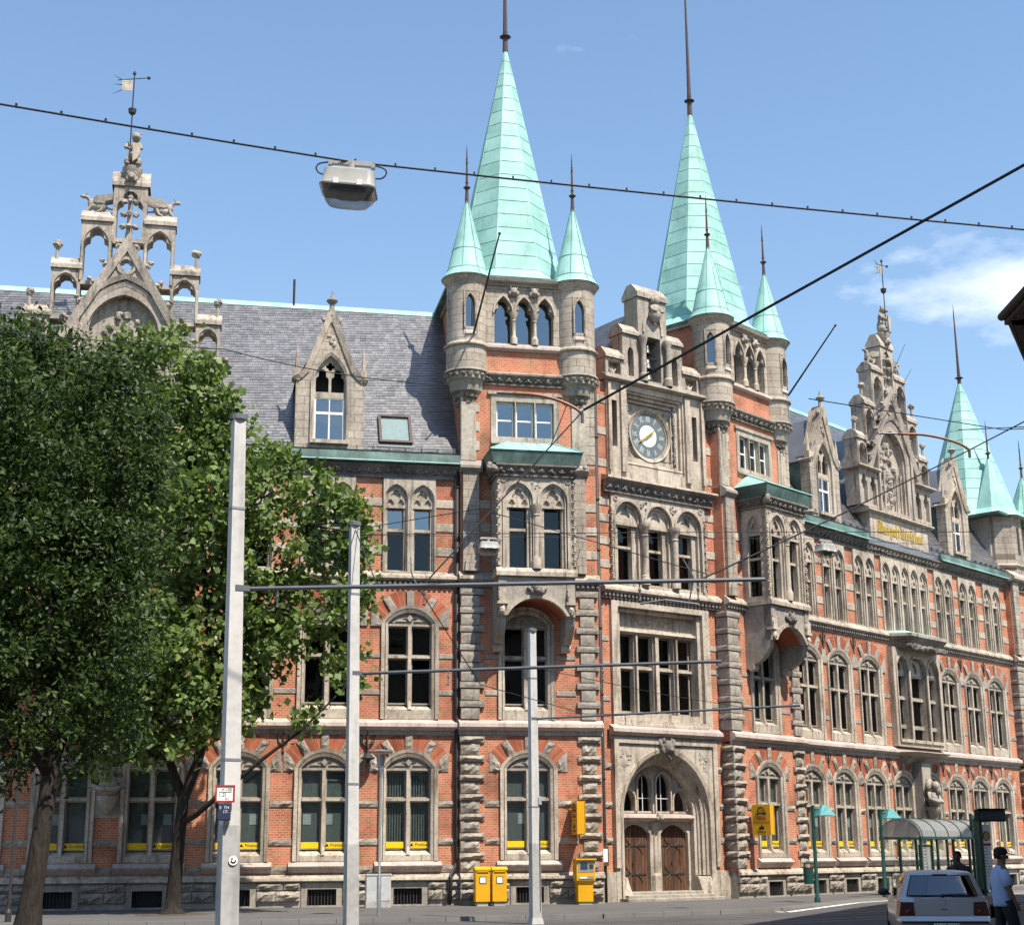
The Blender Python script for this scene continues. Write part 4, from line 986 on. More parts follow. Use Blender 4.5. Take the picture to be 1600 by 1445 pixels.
# ---------------------------------------------------------------- oriels
def oriel(F, cx, Y, up=0.0):
    p, W = 1.3, 1.42
    G = F @ T(cx, Y, 0)
    o = put('oriel', B().box(-W - 0.08, W + 0.08, -p - 0.12, -0.0, 11.45, 11.60).sweep([(-p - 0.12, 11.60), (-p - 0.02, 11.75), (-p + 0.1, 11.75), (-p + 0.1, 11.60)], -W - 0.08, W + 0.08), 'stone_light', post, G)
    zt, za, zs = 14.04 + up, 14.95 + up, 14.28 + up; ztr = 13.19 + up * .6; z0 = 11.72; ztop = 15.2 + up
    xs = (-0.65, 0.65)
    put('oriel_face', B().plate(rect(-W, W, z0 - 0.1, ztop), [pointed(0.55, z0, zs, za, 8, x) for x in xs], -p, -p + 0.2), 'stone_light', o, G)
    for x in xs:
        put('arch_moulding', B().band(pointed(0.60, z0, zs, za + 0.07, 8, x), pointed(0.52, z0, zs, za - 0.03, 8, x), -p - 0.05, -p + 0.1).band(pointed(0.50, z0, zs, za - 0.05, 8, x), pointed(0.44, z0, zs, za - 0.12, 8, x), -p + 0.02, -p + 0.3), 'stone_light', o, G)
        put('tracery', B().plate(pointed(0.46, zt, zs, za - 0.1, 6, x), [foil(x, zs + 0.18, 0.24, 3), foil(x - 0.24, zt + 0.14, 0.13, 3, 15), foil(x + 0.24, zt + 0.14, 0.13, 3, 15)], -p + 0.08, -p + 0.16).plate(pointed(0.46, zt, zs, za - 0.1, 6, x), [], -p + 0.17, -p + 0.3).box(x - 0.46, x + 0.46, -p + 0.06, -p + 0.3, zt - 0.04, zt + 0.05), 'stone_light', o, G)
        put('jamb', B().plate(rect(x - 0.46, x + 0.46, z0, zt), [rect(x - 0.33, x + 0.33, z0 + 0.06, zt - 0.04)], -p + 0.12, -p + 0.4), 'stone_light', o, G)
        put('transom', B().box(x - 0.33, x + 0.33, -p + 0.2, -p + 0.4, ztr - 0.05, ztr + 0.05), 'stone_light', o, G)
        for c, d in ((z0 + 0.06, ztr - 0.05), (ztr + 0.05, zt - 0.04)): put('pane', B().box(x - 0.33, x + 0.33, -p + 0.36, -p + 0.37, c, d), 'glass', o, G)
        put('roundel', B().band(circle(x * 1.86, ztop - 0.18, 0.10, 12) + [(x * 1.86 + 0.10, ztop - 0.18)], circle(x * 1.86, ztop - 0.18, 0.06, 12) + [(x * 1.86 + 0.06, ztop - 0.18)], -p - 0.03, -p).blob((x * 1.86, -p, ztop - 0.18), 0.035, 6, 4), 'stone_light', o, G)
    put('column', B().lathe([(0.17, z0), (0.17, z0 + 0.35), (0.13, z0 + 0.42), (0.105, z0 + 0.5), (0.10, zt - 0.35), (0.13, zt - 0.33), (0.11, zt - 0.28), (0.19, zt - 0.05), (0.21, zt + 0.06), (0.17, zt + 0.07)], 0, -p - 0.02, 14), 'stone_warm', o, G, smooth=0.6)
    b = B(); q = random.Random(8)
    for k in range(9): b.blob((q.uniform(-0.16, 0.16), -p, ztop - 0.1 - 0.045 * k), (0.05, 0.04, 0.05), 5, 4, 0.3, q)
    put('carved_leaf', b, 'stone_grey', o, G)
    for s_ in (-1, 1):
        S = G @ T(s_ * W, 0, 0) @ RZ(-s_ * PI / 2)     # side walls look left and right
        M = G @ T(s_ * W, -p / 2, 0) @ RZ(s_ * PI / 2)
        put('oriel_flank', B().plate(rect(-p / 2, p / 2 - 0.001, z0 - 0.1, ztop), [pointed(0.30, z0 + 0.1, zs, za - 0.1, 7)], 0.0, 0.2), 'stone_light', o, M)
        put('tracery', B().plate(pointed(0.30, zt, zs, za - 0.1, 6), [foil(0, zs + 0.12, 0.17, 3)], 0.08, 0.16).plate(pointed(0.30, zt, zs, za - 0.1, 6), [], 0.161, 0.2).band(pointed(0.38, z0 + 0.1, zs, za, 7), pointed(0.31, z0 + 0.1, zs, za - 0.1, 7), -0.03, 0.02), 'stone_light', o, M)
        put('pane', B().box(-0.30, 0.30, 0.17, 0.18, z0 + 0.1, zt), 'glass', o, M)
        put('transom', B().box(-0.30, 0.30, 0.1, 0.2, ztr - 0.05, ztr + 0.05), 'stone_light', o, M)
        # twisted corner shaft
        b = B(); n = 40
        for i in range(n):
            z = 11.85 + i * (ztop - 12.0) / n; b.blob((s_ * (W + 0.0) + 0.028 * math.cos(i * 1.6), -p - 0.0 + 0.028 * math.sin(i * 1.6), z), (0.07, 0.07, 0.055), 5, 3)
        put('twisted_shaft', b, 'stone_warm', o, G, smooth=1)
        # console
        pr = [(-p - 0.02, 11.44), (-p - 0.02, 10.25), (-p + 0.06, 10.15)]
        pr += [(-p + 0.1 + (p - 0.22) * (1 - math.cos(t * PI / 16)), 10.1 - 1.05 * math.sin(t * PI / 16)) for t in range(1, 9)]
        pr += [(-0.12, 8.95), (0, 8.9), (0, 11.44)]
        xa, xb = sorted((s_ * W, s_ * (W - 0.30)))
        put('console', B().sweep(pr, xa, xb), 'stone_grey', o, G)
        put('console_cap', B().box(xa - 0.05, xb + 0.05, -p - 0.12, -p + 0.2, 10.42, 10.52).box(xa + 0.02, xb - 0.02, -p - 0.10, -p, 10.52, 10.98).blob(((xa + xb) / 2, -p - 0.05, 10.2), (0.12, 0.1, 0.16), 7, 5, 0.2).blob((xa + 0.02, -p - 0.05, 10.75), (0.06, .08, .16), 6, 5, .2), 'stone_light', o, G)
        put('console_roll', B().lathe([(0.0, -0.17), (0.16, -0.17), (0.16, 0.17), (0.0, 0.17)], seg=12), 'stone_light', o, G @ T((xa + xb) / 2, -0.25, 8.98) @ RY(PI / 2))
    put('spandrel', B().plate([(-W, 11.44), (-W, 10.0)] + [(x, z) for x, z in seg_arch(W - 0.29, 10.0, 10.02, 10.72, 12)[::-1][1:-1]] + [(W, 10.0), (W, 11.44)], [], -p + 0.02, -p + 0.35), 'stone_grey', o, G)
    put('arch_moulding', B().band(seg_arch(W - 0.22, 9.98, 10.02, 10.80, 12)[1:-1], seg_arch(W - 0.33, 9.98, 10.02, 10.66, 12)[1:-1], -p - 0.06, -p + 0.2), 'stone_light', o, G)
    put('soffit', B().band(seg_arch(W - 0.28, 10.0, 10.02, 10.76, 12)[1:-1], seg_arch(W - 0.31, 10.0, 10.02, 10.72, 12)[1:-1], -p + 0.3, 0.02), 'brick_piece', o, G)
    put('floor_slab', B().box(-W + 0.02, W - 0.02, -p + 0.1, 0, 10.95, 11.44), 'stone_grey', o, G)
    b = B(); masks(b, (0, -p - 0.1, 10.98), 1.15, q); b.tube([(-0.35, -p - 0.03, 11.05), (0, -p - 0.12, 10.8), (0.35, -p - 0.03, 11.05)], 0.07, 6); put('carved_mask', b, 'stone_dark', o, G, smooth=1)
    leaf_frieze(G, -W - 0.1, W + 0.1, -p, ztop - 0.05, ztop + 0.38, o)
    for s_ in (-1, 1):
        M = G @ T(s_ * W, -p / 2, 0) @ RZ(s_ * PI / 2); leaf_frieze(M, -p / 2 - 0.1, p / 2, 0.0, ztop - 0.05, ztop + 0.38, o)
        b = B(); b.tube([(s_ * W, -p, ztop + 0.2), (s_ * (W + 0.3), -p - 0.3, ztop + 0.2), (s_ * (W + 0.5), -p - 0.45, ztop + 0.15)], [0.13, 0.12, 0.06], 7); b.blob((s_ * (W + 0.38), -p - 0.36, ztop + 0.28), (0.11, 0.11, 0.1), 6, 5, 0.2, q)
        put('gargoyle', b, 'stone_grey', o, G)
    # copper canopy
    zc = ztop + 0.40; a, c = W + 0.32, p + 0.32
    b = B(); lo = [(-a + 0.12, -c + 0.12), (a - 0.12, -c + 0.12), (a - 0.12, 0), (-a + 0.12, 0)]; hi = [(-a, -c), (a, -c), (a, 0), (-a, 0)]
    b.hexa([(x, y, zc) for x, y in lo] + [(x, y, zc + 0.48) for x, y in hi]); put('canopy_fascia', b, 'copper_dark', o, G)
    b = B(); i = b.vs([(-a - 0.03, -c - 0.03, zc + 0.484), (a + 0.03, -c - 0.03, zc + 0.484), (a + 0.03, 0, zc + 0.484), (-a - 0.03, 0, zc + 0.484), (-0.75, -0.02, zc + 1.22), (0.75, -0.02, zc + 1.22)])
    b.f += [(i, i + 1, i + 5, i + 4), (i + 1, i + 2, i + 5), (i + 3, i, i + 4), (i, i + 3, i + 2, i + 1)]
    put('canopy_roof', b, 'copper', o, G)
    b = B()
    for s_ in (-1, 1): b.tube([(s_ * (a + 0.02), -c - 0.02, zc + 0.50), (s_ * 0.75, -0.02, zc + 1.23)], 0.03, 5); b.tube([(s_ * 0.3, -c, zc + 0.50), (s_ * 0.3, -0.02, zc + 1.23)], 0.018, 4)
    put('canopy_seam', b, 'copper', o, G)

# ---------------------------------------------------------------- towers
def tower(F, x0, x1, Y, cx, up, orc, slits_l, slits_r, spx, retain=0.0):
    W = x1 - x0; U = F @ T(0, 0, up)
    basement(F, x0, x1, Y, [cx], 0.5)
    put('wall', B().plate(rect(x0, x1, 1.0, 5.90), [hole_arch(cx, GL)], Y, Y + 0.4), 'brick', post, F)
    put('wall', B().plate(rect(x0, x1, 5.98, 11.3), [hole_arch(cx - 0.05, G1)], Y, Y + 0.4), 'brick', post, F)
    put('wall', B().plate(rect(x0, x1, 11.3, 15.9 + up), [rect(orc - 1.3, orc + 1.3, 11.7, 15)], Y, Y + 0.4), 'brick', post, F)
    interior(F, x0 + .42, x1 - .42, Y)
    arch_window(F, cx, GL, Y, blind='panel', strip=True); arch_window(F, cx - 0.05, G1, Y, sill=False, rocky=False, fan=False)
    string_low(F, x0 - 0.06, x1 + 0.06, Y); string_mid(F, x0 - 0.06, x1 + 0.06, Y)
    for za, zb, rk in ((1.12, 5.84, True), (6.42, 11.18, False)):
        quoins(F, (x0 + 0.02, x0 + 0.70), (x0 - 0.02, x0 + 0.88), Y, za, zb, rocky=rk, ret=retain)
        quoins(F, (x1 - 0.72, x1 - 0.18), (x1 - 0.88, x1 - 0.02), Y, za, zb, rocky=rk)
    for a, b_ in ((x0 + 0.9, cx - 1.06), (cx + 1.06, x1 - 0.9)):
        bands(F, a, b_, Y, (3.36, 2.07), 0.20, 'stone_rock', True); bands(F, a, b_, Y, (8.60, 7.28), 0.18, 'stone_grey', False)
    # second floor: smooth corner piers, light bands
    for s_, (a, b_) in ((-1, (x0 + 0.08, x0 + 0.68)), (1, (x1 - 0.95, x1 - 0.45))):
        put('pier', B().box(a, b_, Y - 0.16, Y + 0.05, 11.8, 15.55 + up).prism([(a + .05, 11.8), (b_ - .05, 11.8), (b_ - .1, 12.2), ((a + b_) / 2, 12.75), (a + .1, 12.2)], Y - 0.26, Y - 0.15), 'ashlar', post, F)
        put('pier_cornice', B().sweep([(Y + 0.02, 16.05 + up), (Y - 0.20, 15.86 + up), (Y - 0.30, 15.78 + up), (Y - 0.30, 15.68 + up), (Y - 0.2, 15.55 + up), (Y + 0.02, 15.5 + up)], a - 0.12, b_ + 0.12), 'stone_grey', post, F)
    for a, b_ in ((x0 + 0.69, orc - 1.44), (x1 - 0.44, x1 + 0.01), (orc + 1.44, x1 - 0.96)): bands(F, a, b_, Y, (14.20, 13.30, 12.38), 0.31, 'stone_light', False)
    # upper stage with the three-light window
    wl_, wr = cx - 1.33, cx + 1.33
    put('wall', B().plate(rect(x0, x1, 15.6, 19.1), [rect(wl_ + 0.1, wr - 0.1, 16.95, 18.5)], Y, Y + 0.4), 'brick', post, U)
    win = put('window', B().plate(rect(wl_, wr, 16.78, 18.66), [rect(cx - 1.12 + k * 0.76, cx - 0.40 + k * 0.76, 17.0, 18.40) for k in range(3)], Y - 0.04, Y + 0.30).box(wl_ - 0.12, wr + 0.12, Y - 0.1, Y + 0.05, 18.66, 18.78).box(wl_, wr, Y - 0.12, Y + 0.1, 16.72, 16.80), 'stone_light', post, U)
    for k in range(3):
        xa = cx - 1.12 + k * 0.76 + 0.02; xb = xa + 0.68
        put('sash', B().plate(rect(xa, xb, 17.0, 18.4), [rect(xa + 0.06, xb - 0.06, 17.06, 17.66), rect(xa + 0.06, xb - 0.06, 17.72, 18.34)], Y + 0.16, Y + 0.22), 'white_paint', win, U)
        for za, zb in ((17.06, 17.66), (17.72, 18.34)): put('pane', B().box(xa + 0.06, xb - 0.06, Y + 0.19, Y + 0.20, za, zb), 'glass_sky', win, U)
    put('inner_wall', B().box(wl_, wr, Y + 0.8, Y + 0.85, 16.5, 19), 'dark_room', win, U)
    for s_ in (-1, 1):
        for k in range(8):
            ln = 0.62 if k % 2 else 0.40
            a, b_ = (x0 - 0.004, x0 + ln + 0.1) if s_ < 0 else (x1 - ln - 0.1, x1 + 0.004)
            put('corner_stone', B().cbox(a, b_, Y - 0.03, Y + 0.05, 16.05 + k * 0.375, 16.41 + k * 0.375, 0.01), 'stone_light', post, U)
    leaf_frieze(U, x0 + 0.9, x1 - 0.9, Y, 19.02, 19.45); put('string_course', B().sweep([(Y + .02, 19.58), (Y - .2, 19.5), (Y - .2, 19.452), (Y + .02, 19.452)], x0 + .5, x1 - .5), 'stone_light', post, U)
    put('wall', B().plate(rect(x0, x1, 19.1, 20.45), [], Y, Y + 0.4), 'brick', post, U)
    put('string_course', B().sweep([(Y + 0.02, 20.72), (Y - 0.16, 20.60), (Y - 0.18, 20.50), (Y - 0.08, 20.42), (Y + 0.02, 20.42)], x0 + .8, x1 - .8), 'stone_pink', post, U)
    # belfry arcade
    hl = [cusped(0.35, 20.75, 21.95, 22.6, cx + k * 0.82) for k in (-1, 0, 1)]
    ar = put('arcade', B().plate(rect(x0 + 0.5, x1 - 0.5, 20.44, 23.22), hl, Y + 0.02, Y + 0.45), 'ashlar', post, U)
    put('arch_moulding', B().band(*[sum([pointed(hw, 21.95, 21.95, zz, 6, cx + k * 0.82)[1:-1] for k in (1, 0, -1)], []) for hw, zz in ((0.405, 22.78), (0.36, 22.66))], Y - 0.06, Y + 0.06), 'stone_light', ar, U)
    for k in (-0.41, 0.41):
        put('column', B().lathe([(0.14, 20.70), (0.14, 20.95), (0.10, 21.0), (0.075, 21.08), (0.07, 21.62), (0.10, 21.66), (0.08, 21.70), (0.16, 21.92), (0.17, 22.0), (0.13, 22.01)], cx + k, Y - 0.02, 12), 'stone_light', ar, U, smooth=0.6)
        b = B(); masks(b, (cx + k, Y - 0.08, 22.85), 0.95); put('carved_mask', b, 'stone_grey', ar, U, smooth=1)
    for k in (-1, 0, 1): put('pane', B().box(cx + k * .82 - 0.4, cx + k * .82 + 0.4, Y + 0.42, Y + 0.43, 20.7, 22.7), 'glass_sky', ar, U)
    # flanks and back
    for xx in (x0, x1): put('flank_wall', B().box(*( (xx, xx + 0.35) if xx == x0 else (xx - 0.35, xx)), Y + 0.401, Y + 5.2, 0.0, 23.22 + up), 'brick', post, F)
    put('wall', B().box(x0, x1, Y + 5.2, Y + 5.5, 14, 23.2 + up), 'brick', post, F)
    put('loft', B().box(x0 + 0.5, x1 - 0.5, Y + 1.2, Y + 1.3, 15, 23.1), 'dark_room', post, U)
    put('eave', B().sweep([(Y + 0.5, 23.33), (Y - 0.26, 23.33), (Y - 0.22, 23.22), (Y - 0.06, 23.14), (Y - 0.06, 23.08), (Y + 0.5, 23.08)], x0 + .6, x1 - .6).box(x0 - 0.12, x0 + 0.4, Y + 0.6, Y + 5.3, 23.2, 23.33).box(x1 - 0.4, x1 + 0.12, Y + 0.6, Y + 5.3, 23.2, 23.33), 'stone_grey', post, U)
    spire(U, spx, Y + 2.62, 23.47, 35.05 - up * 0.2, 2.22, rod=(43.0,), sq=W / 2 + 0.12)
    turret(F, x0 + 0.30, Y + 0.35, up, slits_l); turret(F, x1 - 0.62, Y + 0.35, up, slits_r)
    oriel(F, orc, Y, up * 0.8)
    for s_, xx in ((-1, x0 + 0.30), (1, x1 - 0.62)):
        put('corner_shaft', B().box(xx - 0.28, xx + 0.28, Y - 0.06, Y + 0.1, 16.02, 18.3), 'stone_light', post, U)
tower(FL, 0.13, 5.34, -0.25, 2.62, 0.0, 2.72, (-PI / 2,), (-PI / 2,), 2.48)
tower(FR, 0.0, 5.3, -0.28, 2.60, 0.40, 2.70, (-PI / 2, -PI / 2 - 1.03), (-PI / 2,), 2.62, retain=0.45)
def flagpole(F, p, q):
    put('flagpole', B().tube([p, q], 0.045, 6, 0.03).blob(q, 0.06, 6, 5), 'iron', post, F)

# ---------------------------------------------------------------- entrance front
def entrance():
    F = FE; y = 0.0; C = 3.22
    P4 = lambda hw, z0, zs, za, n=10: pointed(hw, z0, zs, za, n, C)
    put('wall', B().plate(rect(-0.6, 6.9, 0.0, 6.1), [rect(0.7, 5.76, 0.0, 5.8)], y, y + 0.4), 'brick', post, F)
    put('wall', B().plate(rect(-0.6, 6.9, 6.1, 11.3), [rect(0.9, 5.55, 6.42, 11.0)], y, y + 0.4), 'brick', post, F)
    put('wall', B().plate(rect(-0.6, 6.9, 11.3, 15.7), [rect(0.9, 5.6, 11.7, 15.2)], y, y + 0.4), 'brick', post, F)
    for a, b_ in ((-0.3, 0.62), (5.86, 6.75)):
        bands(F, a, b_, y, (4.78, 3.36, 2.07), 0.20, 'stone_rock', True); bands(F, a, b_, y, (9.55, 8.60, 7.28), 0.18, 'stone_grey', False)
        put('wall_plinth', B().box(a, b_, y - 0.14, y + 0.02, -0.2, 1.05), 'stone_light', post, F)
    for a, b_ in ((-0.3, 0.80), (5.70, 6.75)): bands(F, a, b_, y, (14.85, 14.20, 13.30, 12.38, 16.4, 17.7, 19.0), 0.31, 'stone_light', False)
    put('wall', B().plate(rect(-0.6, 0.78, 15.7, 19.9), [], y, y + 0.4).plate(rect(5.72, 6.9, 15.7, 19.9), [], y, y + 0.4), 'brick', post, F)
    # portal
    po = put('portal', B().plate(rect(0.64, 5.84, -0.1, 5.88), [P4(2.32, -0.05, 3.1, 5.55)], -0.14, 0.3), 'stone_light', post, F)
    put('portal_frame', B().band([(5.88, 1.2), (5.88, 5.95), (0.60, 5.95), (0.60, 1.2)], [(5.66, 1.2), (5.66, 5.74), (0.82, 5.74), (0.82, 1.2)], -0.22, 0.0), 'stone_light', po, F)
    k = 0
    for a, c, y0, y1, za in ((2.36, 2.20, -0.20, 0.2, 5.62), (2.20, 2.10, -0.02, 0.3, 5.46), (2.10, 1.98, 0.08, 0.45, 5.35), (1.98, 1.90, 0.22, 0.55, 5.23), (1.90, 1.80, 0.32, 0.72, 5.14)):
        put('arch_order', B().band(P4(a, 0.9 if k else 0.0, 3.1, za), P4(c, 0.9 if k else 0.0, 3.1, za - (a - c) * 0.95), y0, y1, y0 + 0.04), 'stone_light' if k % 2 == 0 else 'stone_warm', po, F); k += 1
    b = B(); q = random.Random(21)
    for i in range(34):
        t = i / 33; pts = P4(2.03, 2.9, 3.1, 5.28, 17); x, z = pts[int(t * (len(pts) - 1))]; b.blob((x, 0.16, z), (0.07, 0.07, 0.08), 6, 4, 0.3, q)
    put('arch_leaves', b, 'stone_grey', po, F, kind='stuff')
    for s_ in (-1, 1):
        b = B()
        for i in range(12): b.blob((C + s_ * q.uniform(1.75, 2.25), -0.10, 5.55 - q.uniform(0.05, 0.75)), (0.13, 0.07, 0.12), 6, 4, 0.3, q)
        put('spandrel_carving', b, 'stone_grey', po, F)
        xa, xb = sorted((C + s_ * 2.36, C + s_ * 1.78)); put('jamb_plinth', B().hexa([(xa, -0.22, -0.1), (xb, -0.22, -0.1), (xb, 1.0, -0.1), (xa, 1.0, -0.1), (xa, -0.2, 0.85), (xb, 0.2, 0.85), (xb, 1.0, 0.95), (xa, 1.0, 0.95)] if s_ < 0 else [(xa, -0.22, -0.1), (xb, -0.22, -0.1), (xb, 1.0, -0.1), (xa, 1.0, -0.1), (xa, 0.2, 0.85), (xb, -0.2, 0.85), (xb, 1.0, 0.95), (xa, 1.0, 0.95)]), 'stone_light', po, F)
    b = B(); masks(b, (C, -0.30, 5.62), 1.5, q)
    for s_ in (-1, 1): b.hexa([(C + s_ * .1, -0.35, 5.5), (C + s_ * .3, -0.3, 5.55), (C + s_ * .3, -0.15, 5.5), (C + s_ * .1, -0.15, 5.4), (C + s_ * .18, -0.35, 5.85), (C + s_ * .46, -0.25, 6.02), (C + s_ * .46, -0.12, 6.0), (C + s_ * .2, -0.15, 5.8)])
    b.tube([(C, -0.3, 5.45), (C - .05, -0.42, 5.2), (C, -0.35, 5.08)], 0.10, 7, 0.05); put('keystone_beast', b, 'stone_dark', po, F, smooth=1)
    # lintel, doors, tympanum tracery
    yb = 0.64
    put('lintel', B().sweep([(yb + 0.2, 3.22), (yb - 0.30, 3.12), (yb - 0.34, 3.02), (yb - 0.22, 2.92), (yb - 0.1, 2.88), (yb + 0.2, 2.88)], C - 1.82, C + 1.82), 'stone_pink', po, F)
    b = B(); masks(b, (C, yb - 0.36, 3.05), 0.8, q); put('carved_mask', b, 'stone_grey', po, F, smooth=1)
    put('door_wall', B().plate(rect(C - 1.9, C + 1.9, 0.3, 2.9), [seg_arch(0.70, 0.3, 2.45, 2.78, 8, C - 0.98), seg_arch(0.70, 0.3, 2.45, 2.78, 8, C + 0.98)], yb - 0.05, yb + 0.3), 'stone_light', po, F)
    put('door_pier', B().lathe([(0.24, 0.3), (0.24, 0.9), (0.14, 1.0), (0.13, 2.45), (0.22, 2.7), (0.22, 2.88)], C, yb - 0.02, 8), 'stone_light', po, F)
    for s_ in (-1, 1):
        dx = C + s_ * 0.98
        d = put('door', B().box(dx - 0.72, dx + 0.72, yb + 0.14, yb + 0.2, 0.3, 2.8), 'door_wood', po, F)
        for i in range(9): put('plank', shared(('plank',), 'door_wood', lambda: B().cbox(-0.072, 0.072, -0.03, 0.0, 0.3, 2.76, 0.008)), None, d, F @ T(dx - 0.628 + i * 0.157, yb + 0.14, 0))
        b = B()
        for z in (0.95, 2.0):
            b.box(dx - 0.6, dx + 0.6, yb + 0.085, yb + 0.1, z - 0.025, z + 0.025)
            for i in (-1, 1):
                for e in (-1, 1): b.tube([(dx + i * 0.12, yb + 0.09, z), (dx + i * 0.3, yb + 0.09, z + e * 0.12), (dx + i * 0.42, yb + 0.09, z + e * 0.3)], 0.016, 4)
        b.box(dx - 0.012, dx + 0.012, yb + 0.09, yb + 0.1, 0.3, 2.7); put('hinge_strap', b, 'iron', d, F)
        put('handle', B().blob((dx - 0.08, yb + 0.06, 1.35), (0.03, 0.04, 0.06), 6, 4), 'iron', d, F)
    tz = 3.2
    arch = P4(1.84, tz, 3.25, 5.02)
    holes = [pointed(0.38, tz + 0.08, 4.2, 4.72, 6, C - 0.47), pointed(0.38, tz + 0.08, 4.2, 4.72, 6, C + 0.47), pointed(0.36, tz + 0.08, 3.5, 4.1, 5, C - 1.33), pointed(0.36, tz + 0.08, 3.5, 4.1, 5, C + 1.33)]
    put('tracery', B().plate(arch, holes, yb, yb + 0.25), 'stone_light', po, F)
    for hx, hw, zz in ((C - .47, .43, 4.80), (C + .47, .43, 4.80), (C - 1.33, .41, 4.18), (C + 1.33, .41, 4.18)):
        put('arch_moulding', B().band(pointed(hw, tz + .1, zz - .5, zz, 6, hx), pointed(hw - .07, tz + .1, zz - .5, zz - .1, 6, hx), yb - 0.08, yb + 0.05), 'stone_light', po, F)
    for x in (-0.47, 0.47): put('glazing_bar', B().box(C + x - 0.012, C + x + 0.012, yb + 0.1, yb + 0.13, tz, 4.7).box(C + x - .38, C + x + .38, yb + .1, yb + .13, 3.75, 3.775), 'white_paint', po, F)
    put('pane', B().plate(P4(1.8, tz, 3.25, 4.96), [], yb + 0.18, yb + 0.19), 'glass', po, F)
    put('inner_wall', B().box(C - 1.8, C + 1.8, yb + 0.9, yb + 1, 0, 5), 'dark_room', po, F)
    for i, (d, z) in enumerate(((0.0, 0.33), (-0.30, 0.22), (-0.62, 0.11))):
        put('step', B().cbox(C - 1.9 - 0.28 * i, C + 1.9 + 0.28 * i, d - 0.02 if i else -0.02, 1.2, -0.2, z, 0.02), 'stone_grey', po, F)
    # string course and first-floor window
    string_low(F, 0.45, 6.1, -0.14)
    fw = put('window', B().plate(rect(0.68, 5.78, 6.30, 11.15), [rect(1.0, 5.42, 6.62, 10.92)], -0.14, 0.12), 'stone_light', post, F)
    put('surround', B().plate(rect(0.98, 5.44, 6.6, 10.94), [rect(1.2, 5.24, 6.9, 10.78)], 0.02, 0.45), 'stone_light', fw, F)
    put('sloped_sill', B().hexa([(0.9, -0.18, 6.4), (5.5, -0.18, 6.4), (5.5, 0.5, 6.4), (0.9, 0.5, 6.4), (0.9, -0.16, 6.5), (5.5, -0.16, 6.5), (5.5, 0.5, 6.95), (0.9, 0.5, 6.95)]), 'stone_light', fw, F)
    put('name_panel', B().box(1.2, 5.24, 0.30, 0.55, 10.14, 10.80), 'stone_light', fw, F)
    put('panel_ledge', B().sweep([(0.55, 10.16), (0.12, 10.12), (0.08, 10.02), (0.20, 9.95), (0.55, 9.95)], 1.2, 5.24), 'stone_light', fw, F)
    text('lettering', 'POSTAMT', 'letter_tan', F @ T(C, 0.298, 10.46), 0.42, fw, 0.02, 1.25)
    for x, w in ((C, 0.17), (C - 1.04, 0.09), (C + 1.04, 0.09)):
        put('mullion', B().box(C + (x - C) - w / 2 - 0.03, x + w / 2 + 0.03, 0.3, 0.62, 6.8, 9.96).prism([(x - w / 2, 6.75), (x + w / 2, 6.75), (x + w / 2, 9.96), (x - w / 2, 9.96)], 0.16, 0.3), 'stone_light', fw, F)
    put('transom', B().box(1.2, 5.24, 0.36, 0.6, 8.62, 8.72), 'stone_light', fw, F)
    for i in range(4):
        xa = 1.22 + i * 1.01 + 0.07; xb = xa + 0.88
        for za, zb in ((6.95, 8.62), (8.72, 9.94)):
            put('pane', B().box(xa, xb, 0.55, 0.56, za, zb), 'glass', fw, F); put('sash', B().plate(rect(xa, xb, za, zb), [rect(xa + .06, xb - .06, za + .06, zb - .06)], .5, .58), 'wood_frame', fw, F)
    put('inner_wall', B().box(0.8, 5.6, 1.6, 1.7, 6.3, 15.4).box(0.8, 5.6, .6, 1.6, 6.2, 6.3).box(0.8, 5.6, .6, 1.6, 11.1, 11.3).box(.8, 5.6, .6, 1.6, 15.3, 15.4), 'dark_room', fw, F)
    string_mid(F, 0.25, 6.45, -0.10)
    # second floor: three lancets on columns
    C2 = 3.26; xs = [C2 - 1.6, C2, C2 + 1.6]
    tw = put('window', B().plate(rect(0.80, 5.78, 11.78, 15.38), [pointed(0.70, 11.86, 14.40, 15.15, 8, x) for x in xs], -0.12, 0.1), 'stone_light', post, F)
    for x in xs:
        put('arch_moulding', B().band(pointed(0.76, 11.86, 14.40, 15.24, 8, x), pointed(0.68, 11.86, 14.40, 15.12, 8, x), -0.17, 0.0).band(pointed(0.66, 11.86, 14.40, 15.08, 8, x), pointed(0.58, 11.86, 14.40, 14.98, 8, x), -0.02, 0.3), 'stone_light', tw, F)
        put('tracery', B().plate(pointed(0.6, 14.25, 14.42, 15.02, 6, x), [foil(x, 14.64, 0.26, 3)], 0.06, 0.14).plate(pointed(0.6, 14.25, 14.42, 15.02, 6, x), [], 0.141, 0.3).box(x - 0.6, x + 0.6, 0.02, 0.3, 14.18, 14.30), 'stone_light', tw, F)
        put('jamb', B().plate(rect(x - 0.6, x + 0.6, 11.86, 14.2), [rect(x - 0.36, x + 0.36, 11.95, 14.16)], 0.12, 0.42), 'stone_light', tw, F)
        put('transom', B().box(x - 0.36, x + 0.36, 0.2, 0.42, 13.28, 13.38), 'stone_light', tw, F)
        for za, zb in ((11.95, 13.28), (13.38, 14.16)): put('pane', B().box(x - 0.36, x + 0.36, 0.38, 0.39, za, zb), 'glass', tw, F)
